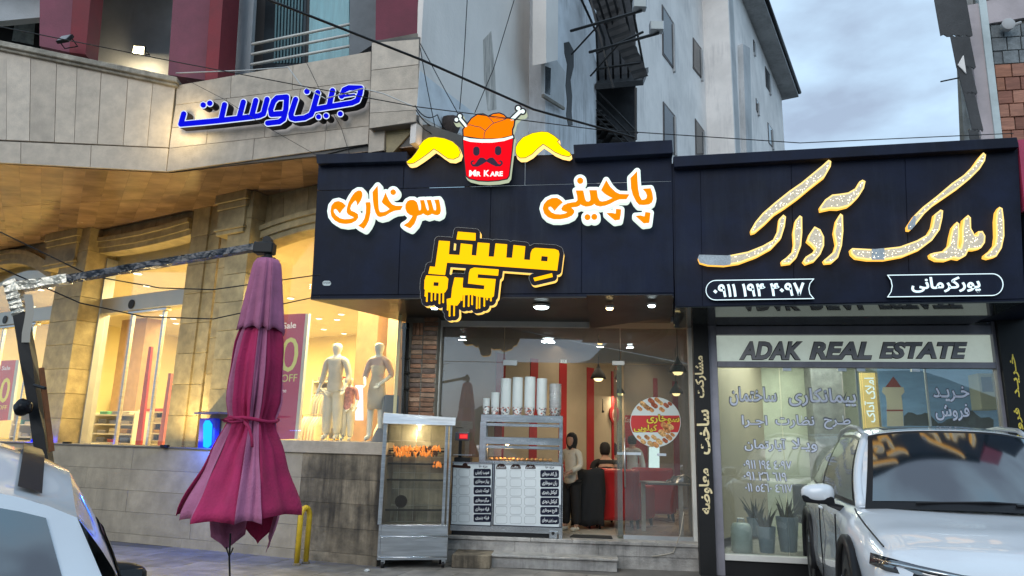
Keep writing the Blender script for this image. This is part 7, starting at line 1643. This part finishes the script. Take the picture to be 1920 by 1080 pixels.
SUVst = [(0, .62, .34, .60, .60, .64), (.05, .76, .28, .70, .72, .76), (.22, .87, .25, .80, .80, .86), (.55, .925, .24, .90, .83, .955), (1.0, .94, .24, .985, .84, 1.035), (1.3, .94, .24, 1.01, .85, 1.05), (2.0, .94, .24, 1.04, .86, 1.05), (3.0, .94, .25, 1.08, .86, 1.09), (3.8, .94, .27, 1.10, .85, 1.11), (4.2, .90, .32, 1.12, .78, 1.12), (4.33, .82, .38, 1.10, .72, 1.10)]
suv, PT, sbody = car('parked_suv', 'white suv with panoramic roof parked nose out before the agency, cut by the right edge', (3.456, 4.719, 0), -.2994, 1.14,
    [s if s[0] > 0 else s for s in SUVst],
    [(1.93, .60, 1.555), (2.3, .61, 1.60), (3.0, .60, 1.61), (3.7, .57, 1.55), (4.05, .53, 1.47)],
    [(1.12, .80, 1.02), (1.9, .865, 1.045), (2.8, .875, 1.08), (3.6, .86, 1.11), (4.25, .76, 1.13)],
    .20, .055, 4.35, [(.935, .88), (.935, 3.62)], .36, mirror=(1.04, 1.50, 1.09),
    side=[(((.05, .475, .49, .055), (.05, .90)), 1), (((.50, .77, .70, .51), (.05, .88)), 1), (((.79, .90, .80, .725), (.08, .84)), 1)])
for sg in (-1, 1):
    PT('roof_rail', MB().tube([(sg*.60, 1.98, 1.575), (sg*.605, 2.15, 1.625), (sg*.60, 2.6, 1.655), (sg*.585, 3.3, 1.63), (sg*.55, 3.85, 1.56)], .020, 8), m_alu, smooth=True)
    # headlamp, lower lamp, fog recess
    hl_ = PT('headlight', MB().grid([[(sg*x, y-.012-.0*j, z) for (x, y, z) in r] for j, r in enumerate(([(.87, .36, .80), (.80, .21, .795), (.66, .09, .775), (.45, .035, .745), (.25, .015, .735)], [(.885, .34, .735), (.83, .18, .725), (.68, .06, .705), (.45, .005, .69), (.25, -.012, .70)]))]), m_cg, smooth=True); hl_.modifiers.new('t', 'SOLIDIFY').thickness = .02
    PT('light_strip', MB().tube([(sg*.86, .29, .77), (sg*.78, .15, .765), (sg*.62, .04, .75), (sg*.40, -.02, .725)], .010, 6), m_chr, hl_, smooth=True)
    PT('shut_line', MB().tube([(sg*.84, 1.05, 1.015), (sg*.855, .85, .99), (sg*.85, .6, .945), (sg*.825, .42, .89), (sg*.80, .30, .845)], .006, 5), m_trim)
    PT('door_line', MB().tube([(sg*.945, 1.32, .95), (sg*.948, 1.36, .7), (sg*.945, 1.30, .36)], .006, 5), m_trim); PT('door_line', MB().tube([(sg*.945, 2.38, 1.03), (sg*.948, 2.40, .7), (sg*.945, 2.38, .32)], .006, 5), m_trim)
    PT('door_handle', MB().tube([(sg*.955, 2.1, .94), (sg*.965, 2.2, .945), (sg*.955, 2.3, .94)], .012, 6), m_paint, smooth=True)
PT('grille', MB().grid([[(x, -.012+.15*(x/.62)**2, z) for x in [-.6+1.2*k/12 for k in range(13)]] for z in (.40, .50, .60)]), m_trim, smooth=True)
PT('wiper', MB().tube([(-.45, 1.0, 1.075), (.0, .96, 1.10), (.25, 1.0, 1.09)], .009, 6), m_trim); PT('wiper', MB().tube([(.15, .95, 1.085), (.55, 1.05, 1.07)], .009, 6), m_trim)
PT('sunroof', MB().grid([[(x, y, interp([(1.93, .60, 1.555), (2.3, .61, 1.60), (3.0, .60, 1.61), (3.7, .57, 1.55)], y)[1]+.061-.05*abs(x/.6)**3) for x in [-.42+.84*k/10 for k in range(11)]] for y in [2.08+1.3*k/10 for k in range(11)]]), m_cg, smooth=True)
# small hatchback at the lower left
HBst = [(0, .50, .32, .50, .48, .54), (.05, .66, .26, .60, .60, .66), (.25, .78, .22, .74, .70, .78), (.6, .82, .21, .85, .72, .88), (.95, .83, .21, .91, .73, .93), (1.8, .835, .21, .95, .755, .96), (2.5, .83, .23, .97, .76, .98), (2.95, .81, .28, .98, .74, .99), (3.15, .76, .36, .96, .70, .96)]
hb_pos = (-3.32, 4.20, 0)
hbk, PT, _ = car('parked_hatchback', 'white hatchback seen from behind in the lower left corner with black roof strip', hb_pos, 3.73, 1.035,
    HBst, [(1.45, .50, 1.39), (1.85, .535, 1.44), (2.35, .56, 1.43), (2.76, .575, 1.32)], [(.85, .70, .90), (1.7, .75, .95), (2.4, .765, .97), (3.02, .74, .99)],
    .16, .10, 3.15, [(.825, .70), (.825, 2.55)], .29, mirror=(.90, 1.05, .87), mmat=m_trim,
    side=[(((.13, .50, .50, .24), (.05, .62)), 1), (((.525, .84, .78, .525), (.05, .62)), 1)])
for sg in (-1, 1):
    PT('roof_strip', MB().grid([[(sg*(.455+dx), y, interp([(1.45, 1.39), (1.85, 1.44), (2.35, 1.43), (2.76, 1.32)], y)[0]+.060-dx*.34) for dx in (-.03, .0, .03)] for y in [1.5+1.2*k/12 for k in range(13)]]), m_trim, smooth=True)
